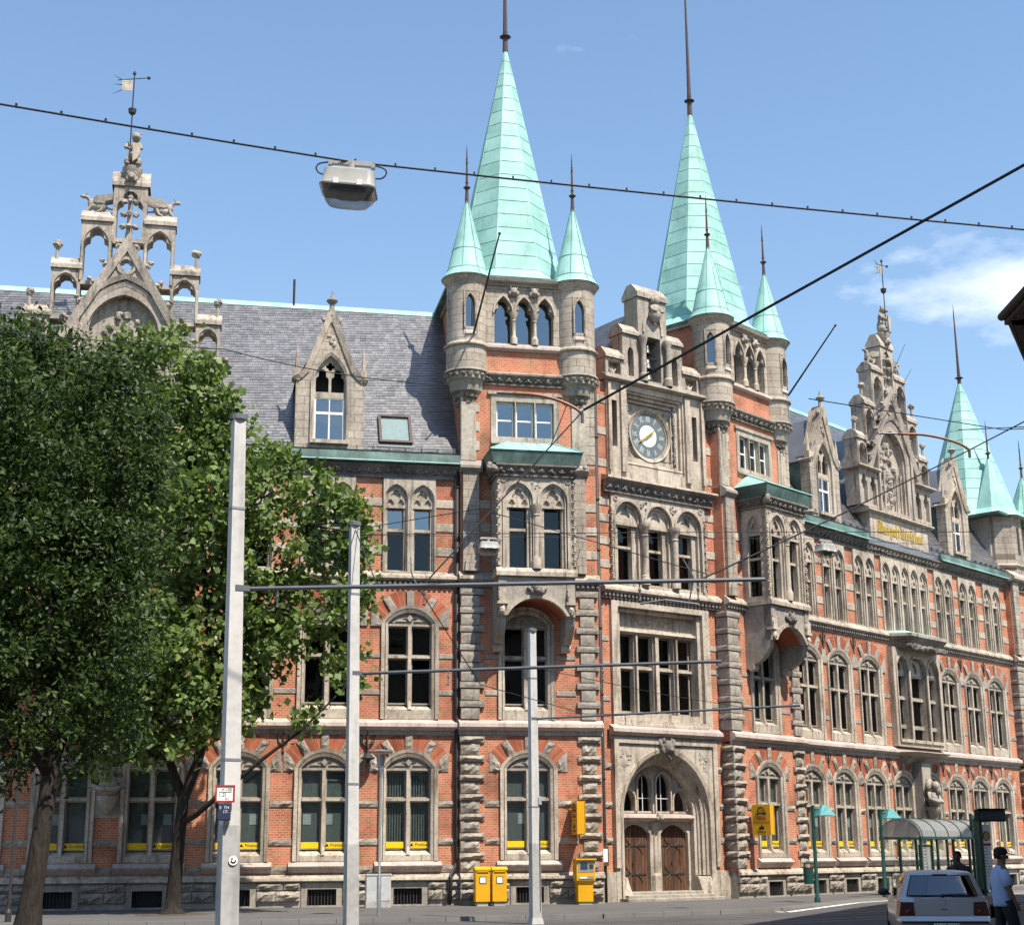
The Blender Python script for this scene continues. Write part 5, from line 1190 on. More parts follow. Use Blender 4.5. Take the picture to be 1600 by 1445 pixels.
    for x in (C2 - 0.8, C2 + 0.8):
        put('column', B().lathe([(0.19, 11.86), (0.19, 12.1), (0.16, 12.16), (0.17, 12.2), (0.125, 12.26), (0.12, 13.78), (0.15, 13.81), (0.15, 13.84), (0.12, 13.87), (0.15, 14.0), (0.22, 14.14), (0.25, 14.20), (0.25, 14.32), (0.15, 14.33)], x, -0.16, 14), 'stone_light', tw, F, smooth=0.6)
        b = B()
        for i in range(8): b.blob((x + q.uniform(-.16, .16), -.14, 15.2 - i * .04), (.06, .05, .05), 5, 4, .3, q)
        put('carved_leaf', b, 'stone_grey', tw, F)
    for x in (0.95, 5.62):
        put('roundel', B().band(circle(x + (.08 if x < 3 else -.08), 15.18, 0.12, 12) + [(x + (.08 if x < 3 else -.08) + 0.12, 15.18)], circle(x + (.08 if x < 3 else -.08), 15.18, 0.07, 12) + [(x + (.08 if x < 3 else -.08) + 0.07, 15.18)], -0.15, -0.1), 'stone_light', tw, F)
        b = B()
        for i in range(34): b.blob((x - (.14 if x < 3 else -.14) + 0.025 * math.cos(i * 1.6), -0.14 + 0.025 * math.sin(i * 1.6), 12 + i * 0.085), (0.06, 0.06, 0.055), 5, 3)
        put('twisted_shaft', b, 'stone_warm', tw, F, smooth=1)
    leaf_frieze(F, 0.45, 6.2, -0.10, 15.38, 15.86)
    put('cornice', B().sweep([(0.1, 16.12), (-0.44, 15.98), (-0.46, 15.90), (-0.36, 15.862), (0.1, 15.862)], 0.42, 6.3), 'stone_light', post, F)
    # clock storey
    cs = put('clock_storey', B().plate(rect(0.70, 5.92, 16.05, 20.0), [rect(1.72, 4.78, 16.55, 19.75), rect(0.98, 1.24, 17.3, 19.2), rect(5.30, 5.56, 17.3, 19.2)], -0.10, 0.5), 'stone_light', post, F)
    for xa, xb in ((0.72, 0.86), (1.38, 1.66), (4.84, 5.12), (5.74, 5.90)): put('pilaster', B().box(xa, xb, -0.22, -0.1, 16.3, 19.9), 'stone_light', cs, F)
    put('slit_lining', B().box(0.9, 1.3, 0.3, 0.35, 17.2, 19.3).box(5.2, 5.65, 0.3, 0.35, 17.2, 19.3), 'dark_room', cs, F)
    for k, (d, y0, y1) in enumerate(((0.0, 0.0, 0.2), (0.14, 0.12, 0.34), (0.28, 0.24, 0.5))):
        put('panel_frame', B().plate(rect(1.70 + d, 4.80 - d, 16.5 + d * 1.2, 19.78 - d), [rect(1.82 + d, 4.68 - d, 16.75 + d * 1.2, 19.66 - d)], y0, y1), 'stone_light', cs, F)
    for xx in (1.98, 4.52):
        b = B()
        for i in range(22): b.blob((xx + q.uniform(-.03, .03), 0.16, 17.1 + i * 0.11), (0.06, 0.06, 0.07), 5, 4, 0.35, q)
        put('carved_strip', b, 'stone_grey', cs, F)
    put('clock_panel', B().plate(rect(2.0, 4.5, 16.8, 19.5), [], 0.36, 0.5), 'stone_warm', cs, F)
    put('clock_sill', B().sweep([(0.5, 16.95), (0.0, 16.80), (-0.03, 16.72), (0.05, 16.65), (0.5, 16.65)], 1.75, 4.75), 'stone_light', cs, F)
    CX, CZ, CR = 3.24, 18.14, 1.12
    M = F @ T(CX, 0.36, CZ)
    cl = put('clock', B().band(circle(0, 0, CR, 40) + [(CR, 0)], circle(0, 0, CR - 0.10, 40) + [(CR - 0.10, 0)], -0.16, 0.0, -0.10).band(circle(0, 0, CR - .11, 40) + [(CR - .11, 0)], circle(0, 0, CR - 0.17, 40) + [(CR - 0.17, 0)], -0.06, 0.0), 'stone_light', cs, M)
    put('dial', B().plate(circle(0, 0, CR - 0.17, 40), [circle(0, 0, 0.46, 32)], -0.03, 0.0), 'dial_grey', cl, M)
    put('dial_centre', B().plate(circle(0, 0, 0.47, 32), [], -0.025, 0.0), 'white_paint', cl, M)
    for i, s_ in enumerate(('XII', 'I', 'II', 'III', 'IIII', 'V', 'VI', 'VII', 'VIII', 'IX', 'X', 'XI')):
        a = -i * PI / 6; text('numeral', s_, 'blind_pale', M @ RY(-a) @ T(0, -0.034, 0.71), 0.36, cl, 0.004, 0.55, 0.008)
    for a, ln, w in ((-50, 0.42, 0.045), (-238, 0.72, 0.032)):
        put('clock_hand', B().prism([(-w, -0.16), (w, -0.16), (w, ln * 0.6), (0, ln), (-w, ln * 0.6)], -0.09, -0.07), 'gold', cl, M @ RY(math.radians(-a)))
    for sx in (-1, 1):
        for sz in (-1, 1):
            b = B()
            for i in range(7): b.blob((sx * q.uniform(.9, 1.15), -0.03, sz * q.uniform(.92, 1.15)), (.12, .06, .1), 6, 4, .3, q)
            put('corner_carving', b, 'stone_grey', cl, M)
    put('parapet_ledge', B().sweep([(0.9, 20.26), (-0.1, 20.26), (-0.34, 20.14), (-0.36, 20.05), (-0.2, 19.98), (0.9, 19.98)], 0.5, 6.12), 'stone_grey', cs, F)
    # stepped bell gable
    bg = put('bell_gable', B().plate(rect(2.50, 4.06, 20.2, 23.9), [rect(2.86, 3.70, 20.35, 22.25)], -0.08, 0.75, True), 'stone_grey', post, F)
    put('gable_cap', B().sweep([(-0.16, 23.9), (-0.14, 24.12), (0.2, 24.52), (0.5, 24.52), (0.84, 24.1), (0.84, 23.9)], 2.45, 4.11), 'stone_weathered', bg, F)
    put('blind_arch', B().band(pointed(0.55, 22.4, 22.6, 23.5, 8, 3.28), pointed(0.44, 22.4, 22.6, 23.35, 8, 3.28), -0.14, -0.05), 'stone_weathered', bg, F)
    for xa, xb, zt_, wnd in ((1.66, 2.52, 22.15, True), (4.04, 4.92, 22.15, True), (0.74, 1.68, 20.98, False), (4.90, 5.86, 20.98, False)):
        xm = (xa + xb) / 2
        put('gable_step', B().plate(rect(xa, xb, 20.2, zt_), [pointed(0.16, 20.4, 21.35, 21.65, 5, xm)] if wnd else [rect(xm - .32, xm + .32, 20.35, zt_ - 0.12)], -0.05, 0.72, True), 'stone_weathered', bg, F)
        put('gable_cap', B().sweep([(-0.14, zt_), (-0.12, zt_ + 0.14), (0.18, zt_ + 0.48), (0.5, zt_ + 0.48), (0.8, zt_ + 0.14), (0.8, zt_)], xa - 0.04, xb + 0.04), 'stone_weathered', bg, F)
        put('step_panel', B().box(xa + 0.03, xb - 0.03, 0.25, 0.6, 20.2, zt_ - 0.02), 'stone_grey', bg, F)
        if not wnd:
            b = B()
            for s_ in (-1, 0, 1): b.tube([(xm, 0.1, 20.38), (xm + s_ * 0.2, 0.1, 20.62)], 0.09, 6, 0.02)
            put('carved_leaf', b, 'stone_weathered', bg, F)
    for x in (2.62, 3.94):
        put('column', B().lathe([(0.18, 20.2), (0.18, 20.5), (0.12, 20.58), (0.11, 21.75), (0.18, 22.0), (0.2, 22.08), (0.2, 22.16)], x, -0.24, 12), 'stone_weathered', bg, F, smooth=0.6)
    b = B(); b.lathe([(0.05, 22.85), (0.2, 23.0), (0.3, 23.2), (0.25, 23.3)], 3.34, -0.2, 10); b.blob((3.34, -0.26, 23.45), (0.24, 0.16, 0.26), 9, 7, 0.06, q); b.blob((3.34, -0.3, 23.82), (0.15, 0.16, 0.19), 9, 7, 0.05, q)
    for s_ in (-1, 1): b.tube([(3.34 + s_ * .2, -0.25, 23.55), (3.34 + s_ * .3, -0.38, 23.35), (3.34 + s_ * .1, -0.45, 23.28)], 0.07, 6); b.blob((3.34 + s_ * .15, -.25, 23.85), (.08, .1, .16), 6, 5, .2, q)
    put('carved_bust', b, 'stone_grey', bg, F, smooth=1)
    put('recess_lining', B().box(2.6, 3.96, 0.76, 0.8, 20.2, 22.4), 'dark_room', bg, F)
    for z, r_ in ((21.72, 0.17), (21.05, 0.21), (20.55, 0.26)):
        put('bell', B().lathe([(0.03, 0.34), (r_ * .5, 0.30), (r_ * .58, 0.12), (r_ * .8, -0.06), (r_, -0.14), (r_ * .85, -0.14)], seg=12), 'bell_metal', bg, F @ T(3.2, 0.2, z), smooth=1)
        put('bell_bar', B().tube([(2.86, 0.2, z + 0.38), (3.7, 0.2, z + 0.38)], 0.03, 5), 'iron', bg, F)
    b = B(); i = b.vs([(0.3, 0.7, 20.2), (3.25, 0.7, 23.7), (6.2, 0.7, 20.2), (0.3, 7, 20.2), (3.25, 7, 23.7), (6.2, 7, 20.2)]); b.f += [(i, i + 1, i + 4, i + 3), (i + 1, i + 2, i + 5, i + 4), (i, i + 2, i + 1), (i, i + 3, i + 5, i + 2)]
    rf = put('roof', b, 'slate', post, F)
    for x0_, y_ in ((0.3, 1),):
        slates('slates', F @ T(3.25, 0.7, 0) @ RZ(-PI / 2), -6.3, 0.0, -2.95, 20.2, 0.0, 23.7, rf)
def wood_mat():
    m, nt, b = nodes_of('door_wood', 0.6, 0.3); p = pos(nt)
    mp = nd(nt, 'ShaderNodeMapping'); mp.inputs['Scale'].default_value = (14, 14, 1.2); nt.links.new(p, mp.inputs[0])
    c = ramp(nt, noise(nt, mp.outputs[0], 1.5, 6, 0.6), [(0.3, (0.055, 0.026, 0.015)), (0.5, (0.115, 0.056, 0.031)), (0.7, (0.19, 0.095, 0.052))])
    nt.links.new(mix(nt, 1.0, c, ramp(nt, rnd(nt), [(0, (0.7, 0.7, 0.7)), (1, (1.15, 1.15, 1.15))]), 'MULTIPLY'), b.inputs['Base Color'])
wood_mat()
plain('letter_tan', (0.36, 0.26, 0.14), 0.7); plain('dial_grey', (0.13, 0.15, 0.155), 0.5); plain('bell_metal', (0.12, 0.12, 0.11), 0.4, 0.5, 0.7)
entrance()

# ---------------------------------------------------------------- first-floor bay of the right wing, figures, end tower
def bay(F, c, y=0.0):
    b_ = put('bay_window', B().plate(rect(c - 2.32, c + 2.32, 6.42, 11.0), [pointed(0.55, 6.75, 10.0, 10.6, 7, c - 1.5), pointed(0.80, 6.75, 10.0, 10.65, 7, c), pointed(0.55, 6.75, 10.0, 10.6, 7, c + 1.5)], y - 0.30, y + 0.3), 'stone_light', post, F)
    for x, hw in ((c - 1.5, 0.55), (c, 0.8), (c + 1.5, 0.55)):
        put('arch_moulding', B().band(pointed(hw + 0.07, 6.7, 10.0, 10.72, 7, x), pointed(hw, 6.7, 10.0, 10.62, 7, x), y - 0.36, y - 0.2), 'stone_light', b_, F)
        put('tracery', B().plate(pointed(hw - 0.02, 9.72, 10.0, 10.58, 6, x), [foil(x, 10.12, hw * 0.4, 3)], y - 0.1, y).plate(pointed(hw - 0.02, 9.72, 10.0, 10.58, 6, x), [], y + 0.001, y + 0.2), 'stone_light', b_, F)
        put('transom', B().box(x - hw, x + hw, y - 0.06, y + 0.16, 8.62, 8.72), 'stone_light', b_, F)
        for za, zb in ((6.8, 8.62), (8.72, 9.74)): put('pane', B().box(x - hw, x + hw, y + 0.12, y + 0.13, za, zb), 'glass', b_, F)
        put('sill', B().box(x - hw - 0.05, x + hw + 0.05, y - 0.38, y, 6.62, 6.76), 'stone_light', b_, F)
    pts = lambda e: [(c - 2.3 - e, y), (c - 1.7 - e * .6, y - 0.95 - e), (c + 1.7 + e * .6, y - 0.95 - e), (c + 2.3 + e, y)]
    for e0, e1, za, zb, m_ in ((-0.25, -0.1, 10.95, 11.22, 'stone_dark'), (-0.1, 0.12, 11.22, 11.48, 'stone_dark'), (0.12, 0.14, 11.48, 11.62, 'stone_light'), (0.10, -0.4, 11.62, 11.80, 'copper')):
        bb = B(); i = bb.vs([(x, yy, za) for x, yy in pts(e0)] + [(x, yy, zb) for x, yy in pts(e1)])
        bb.f += [(i, i + 1, i + 5, i + 4), (i + 1, i + 2, i + 6, i + 5), (i + 2, i + 3, i + 7, i + 6), (i + 4, i + 5, i + 6, i + 7), (i + 3, i + 2, i + 1, i)]
        put('canopy_course', bb, m_, b_, F)
    bb = B(); q = random.Random(6)
    for i in range(26):
        t = i / 25; x = c - 1.8 + 3.6 * t; bb.blob((x, y - 0.9, 11.02 + q.uniform(-.08, .05)), (0.13, 0.13, 0.11), 6, 4, 0.3, q)
    put('leaf_garland', bb, 'stone_dark', b_, F, kind='stuff')
    for e0, e1, za, zb, m_ in ((-0.5, 0.05, 6.0, 6.16, 'stone_light'), (-1.0, -0.5, 5.6, 6.0, 'stone_grey')):
        bb = B(); P0 = [(x, max(yy, y - 0.9)) for x, yy in pts(e0)]; P1 = [(x, max(yy, y - 0.9)) for x, yy in pts(e1)]
        i = bb.vs([(x, yy, za) for x, yy in P0] + [(x, yy, zb) for x, yy in P1])
        bb.f += [(i, i + 1, i + 5, i + 4), (i + 1, i + 2, i + 6, i + 5), (i + 2, i + 3, i + 7, i + 6), (i + 4, i + 5, i + 6, i + 7), (i + 3, i + 2, i + 1, i)]
        put('balcony_course', bb, m_, b_, F)
bay(FR, 15.78)
def corbel_figure(F, x, y=0.0):
    "bearded stone man bent under the ledge, on a bracket"
    b = B(); q = random.Random(3)
    b.lathe([(0.05, 3.1), (0.22, 3.3), (0.34, 3.55), (0.36, 3.62), (0.36, 3.72), (0.0, 3.72)], 0, -0.2, 12)
    fg = put('corbel_figure', b, 'stone_grey', post, F @ T(x, y, 0), smooth=0.8)
    b = B()
    b.blob((0, -0.28, 4.05), (0.34, 0.26, 0.40), 10, 8, 0.05, q); b.blob((0, -0.42, 4.62), (0.20, 0.22, 0.25), 10, 8, 0.05, q); b.blob((0, -0.56, 4.42), (0.14, 0.12, 0.20), 8, 6, 0.12, q)
    for s_ in (-1, 1):
        b.tube([(s_ * 0.28, -0.25, 4.32), (s_ * 0.50, -0.30, 4.05), (s_ * 0.22, -0.58, 3.92), (-s_ * 0.05, -0.6, 3.95)], [0.13, 0.11, 0.09, 0.07], 8)
    b.tube([(-0.35, -0.2, 4.5), (0, -0.1, 4.9), (0.35, -0.2, 4.5)], 0.14, 8)
    put('carved_man', b, 'stone_grey', fg, F @ T(x, y, 0), smooth=1)
corbel_figure(FL, -11.98); corbel_figure(FR, 15.54, -0.5)
put('niche_backing', B().box(-0.45, 0.45, -0.06, 0.02, 3.0, 5.3), 'stone_grey', post, FL @ T(-11.98, 0, 0)); put('niche_backing', B().box(-0.42, 0.42, -0.5, 0.02, 3.0, 5.7), 'stone_grey', post, FR @ T(15.54, 0, 0))
def end_tower():
    F = FR; Y = -0.30; x0, x1 = 26.75, 33.0
    basement(F, x0, x1, Y, [29.5]); 
    put('wall', B().box(x0, x1, Y, Y + 4.5, 1.0, 5.9), 'brick', post, F); put('wall', B().box(x0, x1, Y, Y + 4.5, 5.98, 11.3), 'brick', post, F); put('wall', B().box(x0, x1, Y, Y + 4.5, 11.3, 16.3), 'brick', post, F)
    string_low(F, x0 - .06, x1, Y); string_mid(F, x0 - .06, x1, Y); leaf_frieze(F, x0, x1, Y, 15.28, 15.78)
    for za, zb, rk in ((1.12, 5.84, True), (6.42, 11.18, False)): quoins(F, (x0 + 0.02, x0 + 0.70), (x0 - 0.02, x0 + 0.88), Y, za, zb, rocky=rk, ret=0.3)
    put('pier', B().box(x0 + .05, x0 + .75, Y - .2, Y + .05, 11.8, 15.9), 'ashlar', post, F)
    put('pier_cornice', B().sweep([(Y + 0.02, 16.35), (Y - 0.2, 16.15), (Y - 0.4, 16.0), (Y - 0.4, 15.85), (Y - .2, 15.75), (Y + .02, 15.7)], x0 - .15, x1), 'stone_light', post, F)
    for a in (x0 + .85,): bands(F, a, a + 0.7, Y, (14.2, 13.3, 12.38), .31, 'stone_light', False)
    G = F @ T(28.35, 0.95, 0)
    t = put('stair_turret', B().lathe([(1.42, 15.9), (1.42, 16.6), (1.55, 16.72), (1.42, 16.85), (1.40, 19.35), (1.5, 19.5)], seg=8, a0=PI / 8), 'ashlar', post, G)
    R0 = 1.78; b = B().lathe([(R0, 19.5), (R0 - .1, 19.62), (1.15, 20.05), (0.05, 23.1)], seg=8, a0=PI / 8).lathe([(1.3, 19.48), (R0, 19.5)], seg=8, a0=PI / 8)
    put('pyramid_roof', b, 'copper', t, G)
    put('slit', B().box(-0.12, 0.12, -1.335, -1.30, 17.4, 18.9), 'dark_room', t, G)
    finial(t, G, 23.0, 25.3, 0.05)
    put('tower_body', B().box(26.9, 32.5, 0.6, 6.2, 16, 19.55), 'stone_grey', post, F)
    spire(F, 29.35, 2.75, 19.55, 28.35, 2.5, rod=(33.0,), rows=13, sq=3.1)
    G = F @ T(33.2, 1.2, 0)
    t = put('stair_turret', B().lathe([(1.3, 15.9), (1.3, 19.3)], seg=8, a0=PI / 8), 'ashlar', post, G); cone_roof(G, t, 19.3, 22.9, 1.6, 25.2, 8)
end_tower()
flagpole(FL, (0.55, -0.72, 20.9), (1.05, -3.4, 23.9))
flagpole(FR, (4.85, -0.75, 21.2), (4.5, -3.5, 23.7))
put('closing_wall', B().box(5.0, 5.33, 0.2, 6, 0, 16), 'brick', post, FL)

# ================================================================= ground
def ground_mat(name, lo, hi, sc=3.0, slabs=None, bs=0.3):
    m, nt, b = nodes_of(name, 0.85, 0.3); p = pos(nt)
    c = ramp(nt, mathn(nt, 'ADD', mathn(nt, 'MULTIPLY', noise(nt, p, 0.35, 6, 0.65), 0.6), mathn(nt, 'MULTIPLY', noise(nt, p, 30, 4), 0.4)), [(0.35, lo), (0.65, hi)])
    st = ramp(nt, noise(nt, p, 1.4, 5, 0.6), [(0.55, (0, 0, 0)), (0.7, (0.5, 0.5, 0.5))])
    c = mix(nt, st, c, tuple(x * 0.6 for x in lo))
    nt.links.new(c, b.inputs['Base Color']); return m
ground_mat('asphalt', (0.066, 0.063, 0.061), (0.10, 0.096, 0.093)); ground_mat('paving', (0.085, 0.08, 0.077), (0.127, 0.119, 0.113)); ground_mat('kerb', (0.15, 0.145, 0.135), (0.21, 0.2, 0.19))
plain('road_paint', (0.70, 0.70, 0.67), 0.7, var=0.18, scale=9); plain('rail_steel', (0.20, 0.19, 0.18), 0.35, 0.5, 0.8); plain('earth', (0.09, 0.065, 0.045), 0.95)
tag(put('road', B().box(-1500, 1500, -40, 2500, -0.6, -0.12), 'asphalt'), kind='structure')
def sheet(name, pts, z0, z1, mat):
    b = B(); n = len(pts); i = b.vs([(x, y, z1) for x, y in pts] + [(x, y, z0) for x, y in pts]); b.f.append(tuple(range(i, i + n)))
    for k in range(n): b.f.append((i + k, i + n + k, i + n + (k + 1) % n, i + (k + 1) % n))
    return tag(put(name, b, mat), kind='structure')
KERB = [(-40, 38.6), (-8, 43.4), (-2.0, 44.9), (2.5, 46.2), (6.2, 48.6), (8.4, 50.6), (12.6, 59.0), (15.2, 62.6), (30, 79.2), (60, 112.5)]
BACK = [(60, 125), (28, 88), (8, 66), (0, 60), (-30, 54), (-40, 52)]
sheet('pavement', KERB + BACK, -0.3, 0.0, 'paving')
b = B()
for k in range(len(KERB) - 1):
    a, c = Vector(KERB[k]), Vector(KERB[k + 1]); d = (c - a); n = max(1, int(d.length / 1.0)); u = d.normalized(); pr = Vector((u.y, -u.x)) * 0.14
    for j in range(n):
        p, q = a + d * (j / n) + u * 0.006, a + d * ((j + 1) / n) - u * 0.006
        b.hexa([(p.x + pr.x, p.y + pr.y, -0.3), (q.x + pr.x, q.y + pr.y, -0.3), (q.x, q.y, -0.3), (p.x, p.y, -0.3), (p.x + pr.x, p.y + pr.y, 0.006), (q.x + pr.x, q.y + pr.y, 0.006), (q.x, q.y, 0.006), (p.x, p.y, 0.006)])
tag(put('kerb', b, 'kerb'), kind='structure')
def stripe(pts, w, name='road_line'):
    b = B()
    for k in range(len(pts) - 1):
        a, c = Vector(pts[k]), Vector(pts[k + 1]); u = (c - a).normalized(); pr = Vector((-u.y, u.x)) * w / 2
        i = b.vs([(a.x - pr.x, a.y - pr.y, -0.115), (c.x - pr.x, c.y - pr.y, -0.115), (c.x + pr.x, c.y + pr.y, -0.115), (a.x + pr.x, a.y + pr.y, -0.115)]); b.f.append((i, i + 1, i + 2, i + 3))
    return b
tag(put('road_marking', stripe([(7.1, 52.3), (8.55, 49.9), (12.7, 58.8), (15.3, 62.4), (28, 76.8)], 0.26), 'road_paint'), kind='structure')
for k, off in enumerate((0.0, 1.0, 3.1, 4.1)):
    pts = [(-30, 33 - off), (-6, 40.2 - off), (1.5, 43.0 - off * 1.0), (6.5, 46.0 - off * 1.1), (10.5 + off * .4, 50.5 - off * 1.2), (16 + off * .7, 58 - off * .8), (40 + off * .7, 85 - off * .6)]
    bb = B()
    for j in range(len(pts) - 1):
        a, c = Vector(pts[j]), Vector(pts[j + 1]); u = (c - a).normalized(); pr = Vector((-u.y, u.x))
        for o_, w_ in ((0.0, 0.03), (0.06, 0.02)):
            i = bb.vs([(*(a + pr * (o_ - w_)), -0.114), (*(c + pr * (o_ - w_)), -0.114), (*(c + pr * (o_ + w_)), -0.114), (*(a + pr * (o_ + w_)), -0.114)]); bb.f.append((i, i + 1, i + 2, i + 3))
    tag(put('tram_rail', bb, 'rail_steel'), kind='structure')

# ================================================================= trees
def leaf_mat(name, dark, light, trans):
    m, nt, b = nodes_of(name, 0.55, 0.35)
    c = ramp(nt, island(nt), [(0.0, dark), (0.55, tuple((a + c_) / 2 for a, c_ in zip(dark, light))), (1.0, light)])
    nt.links.new(c, b.inputs['Base Color'])
    t = nd(nt, 'ShaderNodeBsdfTranslucent'); nt.links.new(mix(nt, 1.0, c, trans, 'MULTIPLY'), t.inputs[0])
    mx = nd(nt, 'ShaderNodeMixShader'); mx.inputs[0].default_value = 0.3
    out = nt.nodes['Material Output']; nt.links.new(b.outputs[0], mx.inputs[1]); nt.links.new(t.outputs[0], mx.inputs[2]); nt.links.new(mx.outputs[0], out.inputs[0])
leaf_mat('leaf_maple', (0.055, 0.095, 0.018), (0.20, 0.265, 0.075), (1.5, 1.6, 0.8))
leaf_mat('leaf_ash', (0.014, 0.034, 0.006), (0.072, 0.115, 0.024), (1.5, 1.6, 0.8))
def bark_mat():
    m, nt, b = nodes_of('bark', 0.9, 0.2); p = pos(nt); mp = nd(nt, 'ShaderNodeMapping'); mp.inputs['Scale'].default_value = (9, 9, 2.2); nt.links.new(p, mp.inputs[0])
    n = noise(nt, mp.outputs[0], 1.6, 6, 0.65); nt.links.new(ramp(nt, n, [(0.3, (0.012, 0.010, 0.008)), (0.7, (0.048, 0.038, 0.031))]), b.inputs['Base Color']); bump(nt, b, n, 0.8, 0.04)
bark_mat()
def leaves(blobs, per_m2, n_leaf, spread, lw, ll, seed, droop=0.35):
    "leaf faces gathered in twig clusters over the given masses"
    r_ = np.random.default_rng(seed); C = []
    for x, y, z, r in blobs:
        k = max(4, int(r * r * per_m2)); d = r_.normal(size=(k, 3)); d /= np.linalg.norm(d, axis=1)[:, None]
        C.append(np.array([x, y, z]) + d * (r * r_.uniform(0.35, 1.08, (k, 1)) ** 0.6) * np.array([1, 1, 0.9]))
    C = np.concatenate(C); n = len(C) * n_leaf
    P = np.repeat(C, n_leaf, 0) + r_.normal(size=(n, 3)) * spread * r_.uniform(0.6, 1.3, (len(C), 1)).repeat(n_leaf, 0)
    a = r_.normal(size=(n, 3)); a[:, 2] -= droop; a /= np.linalg.norm(a, axis=1)[:, None]
    u = r_.normal(size=(n, 3)) + np.array([0.25, -0.55, 0.75]); b_ = np.cross(a, u); b_ /= np.linalg.norm(b_, axis=1)[:, None]
    s = r_.uniform(0.5, 1.3, (n, 1)); L = a * ll * s; W_ = b_ * lw * 0.5 * s; nn = np.cross(a, b_) * lw * 0.18 * s
    V = np.stack([P, P + L * 0.45 + W_ + nn, P + L, P + L * 0.45 - W_ + nn], 1).reshape(-1, 3)
    me = bpy.data.meshes.new('crown'); me.vertices.add(len(V)); me.vertices.foreach_set('co', V.astype(np.float32).ravel())
    me.loops.add(n * 4); me.loops.foreach_set('vertex_index', np.arange(n * 4, dtype=np.int32)); me.polygons.add(n)
    me.polygons.foreach_set('loop_start', np.arange(n, dtype=np.int32) * 4); me.update(calc_edges=True); return me, C
def tree(label, base, limbs, blobs, mat, per_m2, n_leaf, spread, lw, ll, seed, group, twig_to=60):
    t = empty('street_tree', T(*base), label, 'tree', group)
    b = B()
    for pts, r0, r1 in limbs[:1]: b.tube(pts, [(r0 + (r1 - r0) * i / (len(pts) - 1)) * (1.75 if i == 0 else 1.35 if i == 1 else 1.0) for i in range(len(pts))], 10)
    tr = put('trunk', b, 'bark', t, smooth=1)
    for pts, r0, r1 in limbs[1:]: put('limb', B().tube(pts, r0, 7, r1), 'bark', tr, smooth=1)
    me, C = leaves(blobs, per_m2, n_leaf, spread, lw, ll, seed); me.materials.append(MATS[mat])
    q = random.Random(seed); nodes = [p for pts, _, _ in limbs for p in pts[1:]]; b = B()
    for c in q.sample(list(map(tuple, C)), min(twig_to, len(C))):
        n_ = min(nodes, key=lambda p: (Vector(p) - Vector(c)).length); m_ = (Vector(n_) + Vector(c)) / 2 + Vector((q.uniform(-.2, .2), q.uniform(-.2, .2), q.uniform(-.1, .3)))
        b.tube([n_, m_, c], 0.03, 4, 0.008)
    put('twigs', b, 'bark', tr, kind='stuff')
    put('crown', me, None, t, kind='stuff'); return t
q = random.Random(5)
blobs = [(-12.7, 48, 17.9, .8), (-11.45, 48.3, 17.6, 1.3), (-10.12, 47.8, 16.59, .85), (-9.83, 48.2, 14.62, 1.6), (-7.9, 48, 13.31, 1.55), (-6.35, 47.7, 12.66, 1.15), (-5.75, 48, 11.18, .85),
         (-7.6, 48, 10.78, 1.8), (-9.89, 48.5, 11.5, 1.9), (-5.9, 47.5, 9.11, .95), (-7.8, 48, 8.31, 1.35), (-9.96, 48.3, 8.3, 2.0), (-11.86, 48, 9.8, 1.8), (-8.6, 48, 6.6, 1.0), (-11.0, 48, 6.4, 1.6),
         (-11.5, 47.6, 5.2, .8), (-14.4, 48, 16.9, 1.1), (-13.03, 48.4, 15.2, 1.8), (-15.6, 48, 17.2, 1.1), (-12.4, 46.8, 12.8, 1.9), (-9.6, 46.9, 12.6, 1.5), (-13.4, 49.0, 11.5, 2.0), (-11.2, 46.6, 8.2, 1.4),
         (-10.6, 49.6, 13.6, 1.8), (-8.4, 49.3, 9.6, 1.5), (-15.6, 48.6, 15.4, 1.8), (-5.0, 47.0, 6.9, .4), (-6.3, 47.0, 5.8, .35), (-4.85, 47.4, 7.9, .45), (-4.9, 47.4, 9.9, .45), (-10.3, 47.4, 17.2, .6), (-9.2, 47.4, 6.6, 1.3), (-12.6, 47.6, 6.8, 1.6), (-12.4, 47.8, 5.0, 1.1), (-10.2, 47.3, 5.6, 1.0), (-14.0, 48, 8.5, 1.9), (-5.25, 47.9, 12.4, .85), (-5.05, 47.8, 11.2, .75), (-5.1, 48, 9.7, .6), (-5.6, 47.6, 7.6, .5), (-11.2, 48, 15.2, 1.9), (-9.2, 47.6, 16.0, .6), (-15.2, 48.2, 12, 2.0)]
tree('maple with broad bright leaves whose slender trunk stands by the barred cellar windows', (-10.5, 48.46, 0),
     [([(-10.5, 48.46, -0.1), (-10.5, 48.46, 0.06), (-10.5, 48.45, 0.22), (-10.47, 48.42, 0.6), (-10.38, 48.3, 1.8), (-10.24, 48.1, 3.4), (-9.8, 48, 4.6), (-9.5, 48, 6.3), (-9.7, 48.1, 9.0), (-10.2, 48.2, 12.5), (-10.8, 48.2, 16.5)], 0.30, 0.05),
      ([(-10.32, 48.2, 2.7), (-9.7, 47.6, 2.95), (-8.88, 47.1, 3.55), (-7.6, 47, 4.6), (-6.5, 47, 5.4), (-5.2, 47, 6.7)], 0.11, 0.025), ([(-10.24, 48.1, 3.4), (-10.7, 48, 4.6), (-11.2, 48, 6.2), (-12, 48, 9), (-13, 48.2, 13), (-13.6, 48.2, 17)], 0.15, 0.04),
      ([(-9.6, 48, 5.6), (-8.6, 48, 7.2), (-7.6, 48, 9.4), (-6.6, 47.9, 12)], 0.12, 0.03), ([(-9.6, 48, 7.5), (-8.6, 48.6, 10.2), (-8.2, 48.4, 13)], 0.1, 0.03)],
     blobs, 'leaf_maple', 18, 27, 0.22, 0.21, 0.245, 3, 'trees along the pavement', 140)
